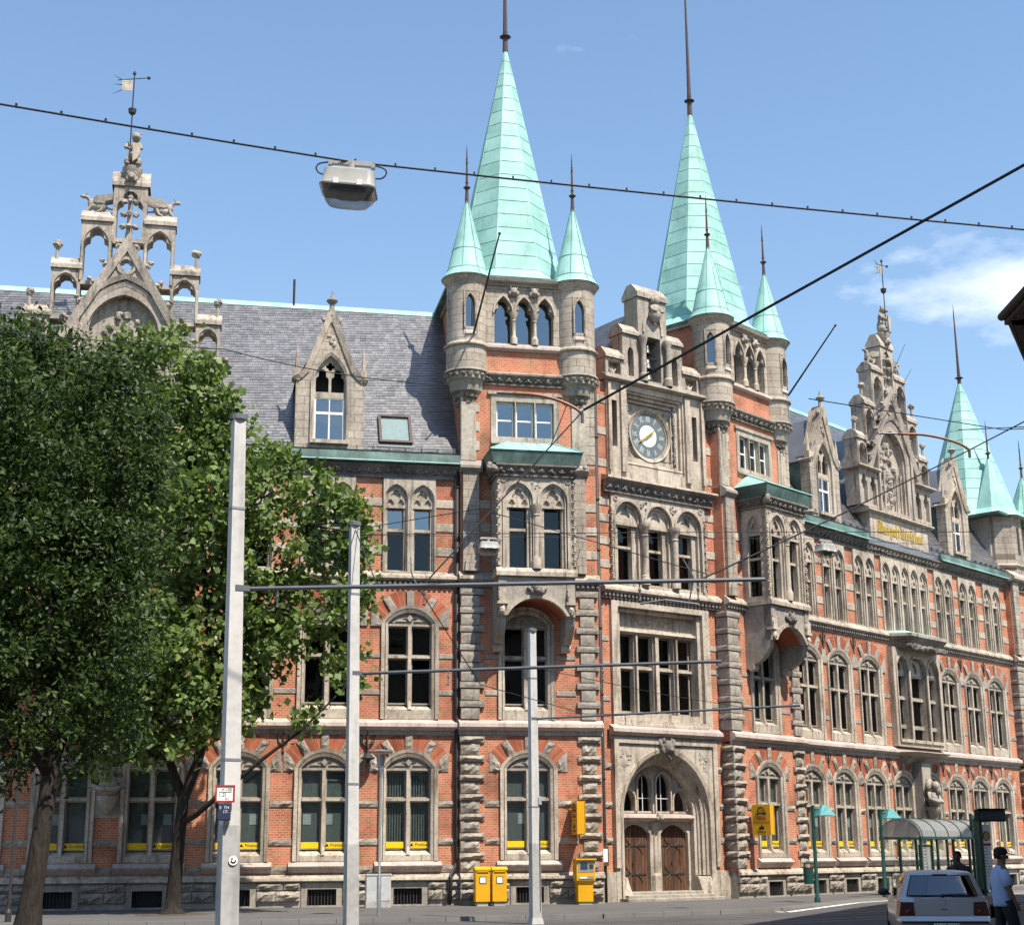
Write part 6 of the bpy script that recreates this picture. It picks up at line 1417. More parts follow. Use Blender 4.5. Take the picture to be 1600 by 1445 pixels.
blobs = [(-9.15, 27, 10.1, 1.45), (-8.3, 27.6, 10.4, 1.0), (-7.35, 27, 9.9, 1.05), (-8.66, 26.6, 8.24, 1.6), (-7.5, 27.3, 7.75, 1.35), (-8.73, 26.5, 6.0, 1.6), (-7.45, 27, 5.9, 1.3), (-8.37, 26.6, 4.3, 1.1), (-7.35, 26.8, 4.6, .85),
         (-9.75, 27, 11.0, .85), (-10.3, 27, 9.5, 1.6), (-10.6, 27.3, 7, 1.9), (-10.4, 26.7, 4.8, 1.5), (-8.0, 28.4, 9.2, 1.5), (-8.2, 28.4, 6.8, 1.6), (-12.3, 27.5, 8.8, 2.0), (-12.3, 27.5, 6, 1.9), (-9.2, 25.6, 7.6, 1.3), (-9.4, 25.8, 9.4, 1.2), (-8.8, 25.7, 5.2, 1.0),
         (-9.0, 26.5, 3.6, .9), (-7.9, 26.7, 3.7, .8), (-6.95, 27.0, 8.8, .8), (-6.75, 27.0, 7.2, .75), (-6.9, 27, 5.2, .7), (-7.2, 26.9, 10.6, .6), (-9.3, 27.2, 11.0, .75), (-8.3, 26.2, 7.0, 1.5), (-8.2, 26.0, 9.0, 1.3), (-9.6, 26.2, 4.0, 1.1), (-8.0, 27.6, 5.0, 1.3), (-7.3, 27.4, 3.9, .7)]
tree('dark feathery tree filling the left edge, its thick trunk nearest the viewer', (-8.05, 26.3, 0),
     [([(-8.12, 26.3, -0.15), (-8.11, 26.3, 0.2), (-8.05, 26.3, 1.0), (-7.96, 26.35, 2.2), (-7.9, 26.5, 3.4), (-8.1, 26.7, 5.2), (-8.4, 26.8, 7.5), (-8.7, 27, 10)], 0.24, 0.04),
      ([(-7.95, 26.4, 3.0), (-7.5, 26.8, 4.4), (-7.3, 27.2, 6.6), (-7.3, 27.2, 9.2)], 0.10, 0.02), ([(-7.95, 26.4, 3.1), (-8.9, 26.4, 4.6), (-9.8, 26.6, 6.4), (-10.4, 26.8, 8.8)], 0.12, 0.03)],
     blobs, 'leaf_ash', 34, 52, 0.16, 0.055, 0.14, 8, 'trees along the pavement', 120)
tag(put('tree_pit', B().plate(circle(0, 0, 1.1, 18), [], 0, 0.02), 'earth', None, T(-10.5, 48.4, 0.012) @ RX(-PI / 2)), kind='structure')

# ================================================================= tram poles, arms and wires
stone('concrete', (0.42, 0.41, 0.39), (0.52, 0.51, 0.49), (0.58, 0.57, 0.55), dirt=0.35); stone('concrete_low', (0.30, 0.295, 0.285), (0.40, 0.395, 0.38), (0.46, 0.455, 0.44), dirt=0.4); plain('insulator', (0.30, 0.14, 0.08), 0.45)
plain('lamp_shell', (0.34, 0.33, 0.30), 0.5, 0.4); plain('navy', (0.035, 0.045, 0.085), 0.4); glass_mat('lamp_glass', (0.62, 0.60, 0.58), 0.10, 0.25)
plain('galvanised', (0.32, 0.33, 0.34), 0.45, 0.5, 0.6); plain('steel_grey', (0.11, 0.115, 0.125), 0.45, 0.5)
plain('cabinet_grey', (0.40, 0.40, 0.39), 0.5)
def tapered(b, w0, w1, z0, z1, x1=0.0):
    b.hexa([(-w0, -w0, z0), (w0, -w0, z0), (w0, w0, z0), (-w0, w0, z0), (x1 - w1, -w1, z1), (x1 + w1, -w1, z1), (x1 + w1, w1, z1), (x1 - w1, w1, z1)])
    i = len(b.v) - 8; return b
def tram_pole(x, y, ang, w0, w1, arm_z, end, label, lean, sleeve):
    G = T(x, y, -0.12); M = G @ RZ(ang)
    h = 7.9
    p = empty('tram_pole', G, label, 'pole', 'concrete tram wire poles')
    put('shaft', tapered(B(), w0, w1, 0, h, lean), 'concrete', p, M)
    put('pole_cap', B().lathe([(w1 * 1.55, h - 0.02), (w1 * 1.6, h + 0.05), (0.0, h + 0.09)], lean, 0, 12), 'lead', p, M)
    f = sleeve / h; ws = w0 + (w1 - w0) * f
    put('anti_poster_coat', tapered(B(), w0 + 0.006, ws + 0.006, 0.0, sleeve, lean * f), 'concrete_low', p, M)
    for zb in (3.05, 6.55):
        f = zb / h; wb = w0 + (w1 - w0) * f; put('steel_band', tapered(B(), wb + 0.007, wb + 0.007, zb, zb + 0.035).add(B(), I4), 'galvanised', p, M @ T(lean * f, 0, 0))
    put('pole_foot', tapered(B(), w0 + 0.06, w0 + 0.02, -0.05, 0.16), 'concrete_low', p, M)
    z = arm_z; a = Vector((x, y, z)); e = Vector(end)
    put('bracket_arm', B().tube([a, e], 0.030, 8), 'steel_grey', p)
    put('arm_clamp', tapered(B(), w0 * .84, w0 * .83, z + .08, z + .16, 0).add(B(), I4), 'steel_grey', p, M)
    return p
p1 = tram_pole(-3.83, 21.14, 0.47, 0.125, 0.083, 5.31, (3.47, 20.68, 5.31), 'tallest concrete tram pole, in front of the trees, with a red-rimmed sign on it', -0.12, 2.2)
p2 = tram_pole(-2.94, 28.42, 0.40, 0.112, 0.082, 4.96, (3.68, 26.98, 4.96), 'middle concrete tram pole standing in front of the left wing', -0.08, 2.0)
p3 = tram_pole(0.54, 42.68, 0.40, 0.125, 0.092, 5.33, (7.33, 39.29, 5.33), 'shortest looking concrete tram pole, in front of the ground floor window beside the letter boxes', -0.02, 2.1)
b_ = put('switch_box', B().cbox(0.11, 0.20, -0.10, 0.02, 3.0, 3.22, 0.01), 'cabinet_grey', p3, T(0.54, 42.68, 0)); put('cable_duct', B().tube([(0.15, -0.05, 3.0), (0.14, -0.08, 2.2), (0.13, -0.08, 0.2)], 0.015, 5), 'cable', p3, T(0.54, 42.68, 0))
# hydrant plate and box on the near pole
M = T(-3.90, 20.96, 0) @ RZ(0.15)
s_ = tag(put('hydrant_sign', B().box(-0.125, 0.125, -0.012, 0.0, 2.38, 2.60), 'paper', None, M), 'small white sign with a red rim on the tallest tram pole', 'sign')
put('sign_rim', B().plate(rect(-0.13, 0.13, 2.375, 2.605), [rect(-0.108, 0.108, 2.40, 2.58)], -0.018, -0.012), 'red_ink', s_, M)
text('lettering', 'H 100', 'ink', M @ T(0.02, -0.0135, 2.545), 0.055, s_, 0.0008); text('lettering', '1,2', 'ink', M @ T(-0.045, -0.0135, 2.475), 0.065, s_, 0.0008); text('lettering', '8,1', 'red_ink', M @ T(0.03, -0.0135, 2.425), 0.045, s_, 0.0008)
put('sign_line', B().box(-0.085, 0.085, -0.0145, -0.012, 2.510, 2.517).box(0.0, 0.007, -0.0145, -0.012, 2.455, 2.508), 'ink', s_, M)
s_ = tag(put('control_box', B().cbox(-0.085, 0.085, -0.10, 0.02, 2.14, 2.365, 0.012), 'navy', None, M), 'dark blue box with white marks under the red-rimmed sign', 'box')
text('lettering', 'S  TH', 'paper', M @ T(0, -0.102, 2.305), 0.055, s_, 0.0008); text('lettering', '17-', 'paper', M @ T(0.02, -0.102, 2.25), 0.06, s_, 0.0008)
s_ = tag(put('sticker', B().plate(circle(0, 0, 0.062, 18), [], -0.003, 0), 'paper', None, T(-3.775, 21.03, 1.62) @ RZ(0.47) @ T(0, -0.015, 0)), 'round white sticker low on the tallest tram pole', 'sticker')
put('sticker_mark', B().band([(0.042 * math.cos(t), 0.042 * math.sin(t)) for t in np.linspace(-2.9, -.1, 9)], [(0.028 * math.cos(t), 0.02 + 0.038 * math.sin(t)) for t in np.linspace(-2.9, -.1, 9)], -0.005, -.003).plate(circle(-.018, .02, .014, 8), [], -.005, -.003), 'ink', s_, T(-3.775, 21.03, 1.62) @ RZ(0.47) @ T(0, -0.015, 0))

def wire(label, pts, r=0.012, sag=0.0, clips=None, name='overhead_wire'):
    P = []
    for k in range(len(pts) - 1):
        a, c = Vector(pts[k]), Vector(pts[k + 1]); n = 8
        for j in range(n + (k == len(pts) - 2)):
            f = j / n; v = a.lerp(c, f); v.z -= sag * 4 * f * (1 - f); P.append(v)
    w = tag(put(name, B().tube(P, r, 5), 'cable'), label, 'wire', 'overhead wires')
    if clips:
        L = sum((P[i + 1] - P[i]).length for i in range(len(P) - 1)); d = 0.0; nx = 0.3
        for i in range(len(P) - 1):
            s = (P[i + 1] - P[i]).length
            while nx < d + s:
                v = P[i].lerp(P[i + 1], (nx - d) / s); put('wire_clip', shared(('wclip',), 'cable', lambda: B().box(-0.012, 0.012, -0.012, 0.012, -0.01, 0.045)), None, w, T(*v)); nx += clips
            d += s
    return w
wire('clipped span wire crossing the sky with the big hanging lamp', [(-13.0, 13.9, 10.62), (-2.02, 17.93, 10.28), (13.5, 21.6, 10.27)], 0.014, 0.06, 0.52)
wire('thick black cable slanting across the second spire down to the bracket arms', [(10.6, 13.6, 11.3), (6.61, 18.0, 10.2), (1.19, 24.0, 8.74)], 0.022)
wire('cable running down past the left oriel from the reddish curved bar', [(1.19, 24.0, 8.74), (-1.24, 20.98, 5.33)], 0.012)
wire('second thin cable running beside it past the left oriel', [(0.95, 24.1, 8.95), (0.62, 23.5, 8.0), (0.20, 22.9, 7.35)], 0.010)
wire('cable rising from the long bracket arm across the right oriel to the green end spire', [(2.62, 20.75, 5.34), (5.2, 24.0, 6.9), (9.34, 30.0, 9.6), (12.2, 26.8, 10.7)], 0.014)
wire('thin wire crossing the clock bay level with its three lancet windows', [(-3.0, 28.42, 7.6), (4.0, 28.2, 7.55), (9.6, 31, 8.1)], 0.008)
wire('thin wire sloping from the middle pole across the left oriel', [(-3.0, 28.42, 7.7), (-0.55, 24.5, 7.2), (3.0, 23.0, 5.8)], 0.008)
wire('thin wire dropping from the middle pole to the long bracket arm', [(-3.0, 28.42, 7.7), (-1.9, 21.02, 5.33)], 0.010)
wire('thin wire falling from the long bracket arm across the first floor window', [(-1.3, 20.98, 5.25), (-0.55, 25.3, 4.4), (1.5, 33, 4.6), (3.4, 40.2, 5.2)], 0.008)
wire('thin wire between the second and third bracket arms across the name panel window', [(0.6, 27.6, 4.9), (3.2, 33, 5.0), (6.2, 39.8, 5.3)], 0.007)
wire('high thin wire over the right wing roof leaving the picture', [(4.9, 24.0, 8.9), (10.4, 31, 10.3), (14.5, 33, 11.0)], 0.010)
wire('lower thin wire beside it ending at the green end spire', [(8.9, 29.2, 9.8), (13.5, 31.5, 10.6)], 0.010)
wire('fan of thin wires above the right dormer', [(5.2, 21.5, 7.6), (9.0, 33, 12.9)], 0.006); wire('second wire of the fan above the right dormer', [(5.3, 21.8, 7.5), (9.1, 33, 12.3)], 0.006)
wire('thin wire sagging across the left roof', [(-13, 24, 10.8), (-4.8, 24.2, 9.9), (-1.2, 24.2, 9.25)], 0.009, 0.1)
def curved_bar(label, pts):
    t = tag(put('curved_pull_bar', B().tube(spline(pts, 3), 0.028, 7), 'insulator', smooth=1), label, 'bar', 'reddish curved wire bars')
    put('bar_end', B().tube([pts[0], Vector(pts[0]) - (Vector(pts[1]) - Vector(pts[0])) * 0.8], 0.022, 6), 'steel_grey', t); put('bar_end', B().tube([pts[-1], Vector(pts[-1]) + Vector((0.0, 0.0, -0.16))], 0.03, 6), 'steel_grey', t)
curved_bar('reddish curved bar hanging before the left tower window', [(0.02, 24, 9.03), (0.35, 24, 9.01), (0.70, 24, 8.93), (1.0, 24, 8.80), (1.16, 24, 8.68)])
curved_bar('reddish curved bar hanging before the green end spire', [(7.9, 30, 9.95), (8.4, 30, 9.93), (8.8, 30, 9.85), (9.15, 30, 9.73), (9.33, 30, 9.6)])
def hanger(parent, x, y, z, h=0.26):
    b = B().tube([(x, y, z), (x, y, z - h)], 0.010, 5).blob((x, y, z - h * 0.45), (0.022, 0.022, 0.035), 6, 5).blob((x, y, z - h), 0.022, 6, 5); put('hanger', b, 'steel_grey', parent)
for p_, pts in ((p1, ((-3.3, 21.1, 5.31), (-1.24, 20.98, 5.31), (1.75, 20.79, 5.31), (2.55, 20.74, 5.31))), (p2, ((-1.2, 28.0, 4.96), (1.6, 27.4, 4.96), (3.6, 27.0, 4.96))), (p3, ((3.0, 41.4, 5.33), (5.5, 40.2, 5.33), (7.2, 39.35, 5.33)))):
    for v in pts: hanger(p_, *v)
put('registration_arm', B().tube([(1.75, 20.79, 5.0), (2.1, 20.78, 5.05), (2.55, 20.74, 4.98)], 0.016, 6).tube([(2.42, 20.75, 5.0), (2.5, 20.75, 5.35), (2.36, 20.75, 5.62)], 0.012, 5), 'steel_grey', p1)
put('wire_horn', B().tube([(-1.35, 20.98, 5.33), (-1.42, 20.98, 5.5), (-1.43, 20.98, 5.72)], 0.014, 5, 0.006), 'steel_grey', p1)

def street_lamp(label, c, w=0.72, rot=0.0, tilt=0.1):
    "box lantern hung on a span wire: shell, glass bowl, clips, hanger"
    M = T(*c) @ RZ(rot) @ RY(tilt) @ SC(w / 0.72)
    l = empty('hanging_lamp', T(*c), label, 'lamp', 'lamps hung on span wires')
    def ring(z, a, d, n=6):
        pts = []
        for sx, sy, a0 in ((1, 1, 0), (-1, 1, PI / 2), (-1, -1, PI), (1, -1, 1.5 * PI)):
            for k in range(n): t = a0 + PI / 2 * k / (n - 1); rr = 0.09; pts.append((sx * (a - rr) + rr * math.cos(t), sy * (d - rr) + rr * math.sin(t), z))
        return pts
    def loft(rs, cap=True):
        b = B(); n = len(rs[0]); ids = [b.vs(r_) for r_ in rs]
        for i in range(len(rs) - 1):
            for k in range(n): b.f.append((ids[i] + k, ids[i] + (k + 1) % n, ids[i + 1] + (k + 1) % n, ids[i + 1] + k))
        if cap: b.f += [tuple(ids[0] + k for k in range(n)), tuple(ids[-1] + k for k in range(n))]
        return b
    put('shell', loft([ring(-0.17, 0.29, 0.20), ring(-0.19, 0.32, 0.22), ring(-0.36, 0.335, 0.235), ring(-0.40, 0.36, 0.25), ring(-0.42, 0.355, 0.245)]), 'lamp_shell', l, M, smooth=0.6)
    put('glass_bowl', loft([ring(-0.421, 0.345, 0.238), ring(-0.50, 0.31, 0.215), ring(-0.58, 0.25, 0.17), ring(-0.60, 0.21, 0.14)]), 'lamp_glass', l, M, smooth=0.8)
    put('reflector', loft([ring(-0.43, 0.24, 0.15), ring(-0.5, 0.16, 0.10)]), 'lead', l, M)
    for x in (-0.14, 0.16): put('clip', B().box(x - 0.035, x + 0.035, -0.265, -0.225, -0.42, -0.35), 'white_paint', l, M)
    put('hanger', B().box(-0.27, 0.27, -0.03, 0.03, -0.05, 0.01).tube([(0, 0, -0.02), (0, 0, -0.18)], 0.05, 8).box(-0.30, -0.25, -.04, .04, -0.07, -0.02).box(0.25, 0.30, -.04, .04, -.07, -.02), 'lamp_shell', l, M)
    for s_ in (-1, 1): put('lead_wire', B().tube(spline([(s_ * 0.27, 0, -0.02), (s_ * 0.42, 0, -0.06), (s_ * 0.45, 0, -0.13), (s_ * 0.38, 0, -0.20), (s_ * 0.2, 0, -0.19)]), 0.011, 5), 'cable', l, M)
street_lamp('big grey box lamp hanging against the sky left of the first spire', (-2.02, 17.93, 10.28))
street_lamp('small grey lamp hanging before the left oriel windows', (-0.73, 45, 10.95), 0.62, 0.2, 0.0)
street_lamp('small pale lamp hanging before the right wing beside the oriel', (9.63, 46, 11.0), 0.66, 0.6, 0.0)
street_lamp('tiny far lamp hanging before the three-light bay of the right wing', (21.32, 85, 10.4), 0.55, 0.6, 0.0)
wire('span wire carrying the small lamp before the left oriel', [(-6, 47.5, 11.6), (-0.73, 45, 10.98), (9.63, 46, 11.03), (15, 52, 12)], 0.007)

# ================================================================= furniture along the left pavement
plain('cabinet', (0.46, 0.46, 0.45), 0.5); plain('galvanised', (0.32, 0.33, 0.34), 0.45, 0.5, 0.6); plain('screen', (0.04, 0.06, 0.08), 0.2, 0.5); plain('silver', (0.45, 0.45, 0.46), 0.35, 0.5, 0.5)
M = FL @ T(-2.85, -1.2, 0)
c_ = empty('utility_cabinet', M, 'low pale grey utility cabinet behind the thin lamp post', 'cabinet')
put('body', B().cbox(-0.42, 0.42, -0.18, 0.18, 0.0, 1.05, 0.015), 'cabinet', c_, M); put('lid', B().box(-0.44, 0.44, -0.2, 0.2, 1.05, 1.10), 'cabinet', c_, M)
put('door', B().cbox(-0.06, 0.39, -0.195, -0.18, 0.22, 1.0, 0.006), 'cabinet', c_, M); put('base', B().box(-0.43, 0.43, -.19, .19, -.02, .2), 'concrete_low', c_, M); put('handle', B().box(0.02, 0.05, -.21, -.195, .55, .75), 'ink', c_, M)
M = T(-3.98, 46.2, 0)
l_ = empty('lamp_post', M, 'thin grey pedestrian lamp post with a flat disc head beside the pale cabinet', 'lamp')
put('post', B().lathe([(0.06, 0), (0.06, 1.1), (0.035, 1.15), (0.035, 4.05)], seg=10), 'galvanised', l_, M, smooth=0.7); put('cone', B().lathe([(0.035, 3.95), (0.13, 4.45), (0.13, 4.62)], seg=12), 'galvanised', l_, M, smooth=0.6)
put('disc', B().lathe([(0.0, 4.66), (0.34, 4.66), (0.36, 4.70), (0.1, 4.76), (0.0, 4.77)], seg=20), 'galvanised', l_, M, smooth=0.6)
def letter_box(x, label, flap):
    M = FL @ T(x, -1.15, 0); m = empty('letter_box', M, label, 'letter box', 'yellow letter boxes')
    put('foot', B().box(-0.19, 0.19, -0.17, 0.17, 0.0, 0.14), 'concrete_low', m, M); put('body', B().cbox(-0.255, 0.255, -0.22, 0.22, 0.14, 1.18, 0.012), 'yellow', m, M)
    put('lid', B().sweep([(0.24, 1.18), (0.24, 1.27), (-0.10, 1.30), (-0.25, 1.22), (-0.25, 1.18)], -0.275, 0.275), 'yellow', m, M); put('slot', B().box(-0.19, 0.19, -0.226, -0.218, 1.08, 1.13), 'ink', m, M); put('flap', B().box(-0.2, 0.2, -0.245, -0.215, 1.12, 1.16), 'yellow', m, M)
    put('plate', B().box(-0.10, 0.10, -0.228, -0.218, 0.76, 0.96), 'paper', m, M); put('plate_frame', B().plate(rect(-0.115, 0.115, 0.745, 0.975), [rect(-0.095, 0.095, 0.765, 0.955)], -0.232, -0.216), 'ink', m, M)
letter_box(0.74, 'left of the two yellow letter boxes by the drainpipe', 0); letter_box(1.33, 'right of the two yellow letter boxes by the drainpipe', 1)
M = FL @ T(4.42, -1.0, 0); m = empty('stamp_machine', M, 'yellow vending machine with a small screen next to the entrance', 'machine')
put('foot', B().box(-0.24, 0.24, -.16, .2, 0, .1), 'concrete_low', m, M); put('pedestal', B().hexa([(-0.27, -.2, .1), (.27, -.2, .1), (.27, .22, .1), (-.27, .22, .1), (-.27, -.2, .68), (.27, -.2, .68), (.27, .22, .68), (-.27, .22, .68)]), 'yellow', m, M)
put('flare', B().hexa([(-0.27, -.2, .68), (.27, -.2, .68), (.27, .22, .68), (-.27, .22, .68), (-.34, -.28, .80), (.34, -.28, .80), (.34, .26, .80), (-.34, .26, .80)]), 'yellow', m, M)
put('head', B().cbox(-0.34, 0.34, -.28, .26, .80, 1.5, .015), 'yellow', m, M); put('hood', B().box(-.37, .37, -.36, .28, 1.5, 1.55), 'yellow', m, M); put('panel', B().box(-.27, .30, -.292, -.278, 1.10, 1.46), 'silver', m, M)
put('display', B().box(-.2, .06, -.302, -.29, 1.18, 1.42), 'screen', m, M); put('keypad', B().box(.12, .26, -.302, -.29, 1.2, 1.36), 'iron', m, M); put('tray', B().box(-.25, .28, -.30, -.279, .86, .96), 'silver', m, M); put('slot_light', B().box(-.24, .02, -.306, -.298, .88, .93), 'paper', m, M)
def posthorn(parent, M, s):
    "coiled horn emblem"
    b = B(); pts = [(s * (0.30 * math.cos(t)), 0, s * (0.22 * math.sin(t))) for t in np.linspace(-0.5, 2 * PI - 0.9, 22)]
    b.tube([Vector(p) + Vector((0, -0.004, 0)) for p in pts], [0.045 * s] * 22, 5); b.prism([(-.05 * s, -.2 * s), (.42 * s, -.36 * s), (.46 * s, -.12 * s), (.1 * s, -.2 * s)], -.012, 0); b.prism([(-.42 * s, -.36 * s), (-.1 * s, -.22 * s), (-.14 * s, -.14 * s), (-.46 * s, -.28 * s)], -.012, 0)
    put('horn_emblem', b, 'ink', parent, M)
def box_sign(F, x, y0, label, zc=2.95):
    "yellow sign box standing out from the wall; both broad sides printed"
    M = F @ T(x, y0, zc); g = empty('sign_box', M, label, 'sign', 'yellow sign boxes on the walls')
    put('case', B().box(-0.13, 0.13, -0.80, 0.0, -0.56, 0.56), 'yellow', g, M); put('case_rim', B().box(-0.15, -0.135, -.82, .02, -.58, .58).box(.135, .15, -.82, .02, -.58, .58), 'yellow', g, M); put('bracket', B().tube([(0, .12, .33), (0, .01, .33), (0, .01, -.33), (0, .12, -.33)], .03, 5), 'iron', g, M)
    for s_ in (-1, 1):
        S = M @ T(s_ * 0.152, -0.40, 0) @ RZ(s_ * PI / 2)
        posthorn(g, S @ T(0, 0, 0.36), 0.52); text('lettering', 'Filiale', 'red_ink', S @ T(0, -.002, 0.06), 0.20, g, .002, 1.0, .004)
        put('divider', B().box(-.38, .38, -.004, 0, -.10, -.085), 'ink', g, S); put('arrow_emblem', B().prism([(-.12, -.36), (.12, -.36), (.12, -.28), (.0, -.18), (-.02, -.26), (-.12, -.28)], -.006, 0), 'ink', g, S); text('lettering', 'Postbank', 'ink', S @ T(0, -.002, -.45), .11, g, .002)
box_sign(FL, 4.30, -0.40, 'yellow horn sign box above the yellow vending machine'); box_sign(FR, 0.98, -0.55, 'yellow horn sign box on the right tower beside the ground floor window')
M = FE @ T(0.02, -0.16, 0); n_ = empty('notice_case', M @ T(0, 0, 1.3), 'small framed notice case on the wall left of the portal', 'notice board')
put('case', B().box(-.17, .17, -.08, 0, 1.28, 1.98), 'iron_brown', n_, M); put('notice', B().box(-.11, .11, -.088, -.08, 1.42, 1.88), 'paper', n_, M)
M = FL @ T(-3.17, -0.02, 0); l_ = empty('wall_lantern', M @ T(0, 0, 5.2), 'black wrought iron lantern bracket on the brick above the thin lamp post', 'lantern')
put('bracket', B().tube([(0, 0, 6.05), (0, -.12, 5.6), (0, -.3, 5.35)], .03, 5).tube([(-.28, -.03, 5.85), (-.22, -.03, 5.6), (0, -.05, 5.4)], .03, 5).tube([(.28, -.03, 5.85), (.22, -.03, 5.6), (0, -.05, 5.4)], .03, 5), 'iron', l_, M); put('shade', B().lathe([(.02, 5.34), (.06, 5.2), (.26, 5.02), (.25, 5.0), (.1, 4.95), (.06, 4.85)], 0, -.3, 10), 'iron', l_, M)
M = T(-13.95, 43.6, 0); l_ = empty('iron_post', M, 'thin black iron post behind the dark trunk at the left edge', 'post'); put('post', B().lathe([(.09, 0), (.09, .25), (.045, .35), (.04, 3.8)], seg=8), 'iron', l_, M); put('cap', B().lathe([(.04, 3.8), (.09, 3.86), (.0, 3.95)], seg=8), 'iron', l_, M)
# iron tie plates between the arches
def anchor(F, x, y, z): put('wall_anchor', shared(('anchor',), 'iron', lambda: B().tube([(0, -.03, -.38), (0, -.05, .38)], .028, 5).tube([(-.2, -.03, .3), (-.16, -.04, .05), (0, -.04, -.08)], .024, 5).tube([(.2, -.03, .3), (.16, -.04, .05), (0, -.04, -.08)], .024, 5).blob((0, -.04, -.3), .05, 6, 4)), None, post, F @ T(x, y, z))
for F_, cols, y_ in ((FL, LC, 0), (FR, RC, 0)):
    for a, c in zip(cols, cols[1:]):
        if abs((a + c) / 2 + 11.98) > .3 and abs((a + c) / 2 - 15.54) > .3: anchor(F_, (a + c) / 2, y_, 5.55)
for a, c in zip(R1, R1[1:]):
    if c - a < 3.2: anchor(FR, (a + c) / 2, 0, 10.72)

# ================================================================= tram stop on the right
TR = Vector((math.cos(0.8327), math.sin(0.8327), 0)); PERSPEX = None
FS = T(16.3, 63.0, 0) @ RZ(0.8327)     # stop frame: x along the kerb, y towards the building
def perspex_mat():
    m, nt, b = nodes_of('perspex', 0.25, 0.5); b.inputs['Base Color'].default_value = (0.36, 0.36, 0.345, 1); t = nd(nt, 'ShaderNodeBsdfTransparent'); t.inputs[0].default_value = (0.75, 0.74, 0.7, 1)
    mx = nd(nt, 'ShaderNodeMixShader'); mx.inputs[0].default_value = 0.42; nt.links.new(b.outputs[0], mx.inputs[1]); nt.links.new(t.outputs[0], mx.inputs[2]); nt.links.new(mx.outputs[0], nt.nodes['Material Output'].inputs[0])
perspex_mat()
def shelter():
    s = empty('tram_shelter', FS, 'green framed tram shelter with a barrel vaulted perspex roof', 'shelter')
    L, D = 5.6, 1.7; zb = 2.2
    for i in range(5):
        for y in (0.0, D):
            put('post', shared(('shpost',), 'green_paint', lambda: B().box(-.045, .045, -.045, .045, 0, zb)), None, s, FS @ T(i * L / 4, y, 0))
    for y in (-.05, D + .05): put('eave_beam', B().box(-.1, L + .1, y - .05, y + .05, zb, zb + .1), 'green_paint', s, FS)
    n = 10; prof = [(D / 2 - (D / 2 + .1) * math.cos(PI * k / n), zb + .1 + .72 * math.sin(PI * k / n)) for k in range(n + 1)]
    for i in range(5):
        b = B(); a, c = i * L / 5 - (.1 if i == 0 else 0), (i + 1) * L / 5 + (.1 if i == 4 else 0)
        for k in range(n):
            (y0, z0), (y1, z1) = prof[k], prof[k + 1]; j = b.vs([(a, y0, z0), (c, y0, z0), (c, y1, z1), (a, y1, z1)]); b.f.append((j, j + 1, j + 2, j + 3))
        put('roof_panel', b, 'perspex', s, FS, smooth=1)
    for i in range(6): put('roof_rib', B().tube([(i * L / 5, y, z + .01) for y, z in prof], .03, 6), 'green_paint', s, FS)
    for x in (-.1, L + .1): put('end_panel', B().plate([(y, z) for y, z in prof], [], 0, .01), 'perspex', s, FS @ T(x, 0, 0) @ RZ(PI / 2))
    for i in range(4): put('glass_pane', B().box(i * L / 4 + .06, (i + 1) * L / 4 - .06, D - .01, D, .35, 2.05), 'glass_clear', s, FS)
    put('timetable', B().box(2.95, 3.85, D - .10, D - .04, .55, 1.95), 'paper', s, FS); put('timetable_frame', B().plate(rect(2.9, 3.9, .5, 2.0), [rect(2.98, 3.82, .58, 1.92)], D - .12, D - .05), 'green_paint', s, FS)
    b = B(); q = random.Random(4)
    for i in range(9): z = 1.85 - i * .13; b.box(3.08, 3.08 + q.uniform(.3, .6), D - .104, D - .10, z, z + .018)
    put('timetable_print', b, 'ink', s, FS, kind='stuff')
    for i in range(3): put('seat', B().cbox(.5 + i * .7, 1.0 + i * .7, D - .55, D - .15, .42, .47, .01), 'green_paint', s, FS); put('seat_leg', B().box(.72 + i * .7, .78 + i * .7, D - .4, D - .3, 0, .42), 'green_paint', s, FS)
shelter()
def hood_lamp(x, y, label, h=3.32):
    M = T(x, y, 0) @ RZ(0.35); l = empty('stop_lamp', M, label, 'lamp', 'turquoise hooded stop lamps')
    put('post', B().lathe([(.11, 0), (.11, .12), (.07, .2), (.06, h - .1), (.075, h), (0, h + .03)], seg=10), 'green_paint', l, M, smooth=.7); put('arm', B().tube([(0, 0, h - .1), (.2, -.02, h - .12), (.42, -.04, h - .14)], .03, 6), 'green_paint', l, M)
    b = B(); i = b.vs([(.42 + sx * .34, -.04 + sy * .28, h - .34) for sx, sy in ((-1, -1), (1, -1), (1, 1), (-1, 1))] + [(.42 + sx * .08, -.04 + sy * .08, h + .02) for sx, sy in ((-1, -1), (1, -1), (1, 1), (-1, 1))])
    b.f += [(i, i + 1, i + 5, i + 4), (i + 1, i + 2, i + 6, i + 5), (i + 2, i + 3, i + 7, i + 6), (i + 3, i, i + 4, i + 7), (i + 4, i + 5, i + 6, i + 7)]; put('hood', b, 'turquoise', l, M); put('lens', B().box(.16, .68, -.26, .18, h - .36, h - .345), 'white_paint', l, M)
hood_lamp(10.68, 55.9, 'turquoise hooded lamp post standing alone left of the shelter'); hood_lamp(14.35, 61.3, 'turquoise hooded lamp post at the left end of the shelter'); hood_lamp(19.35, 66.3, 'turquoise hooded lamp post under the black display board', 3.25); hood_lamp(22.3, 66.6, 'lamp post cut by the right edge behind the man in the cap', 3.3)
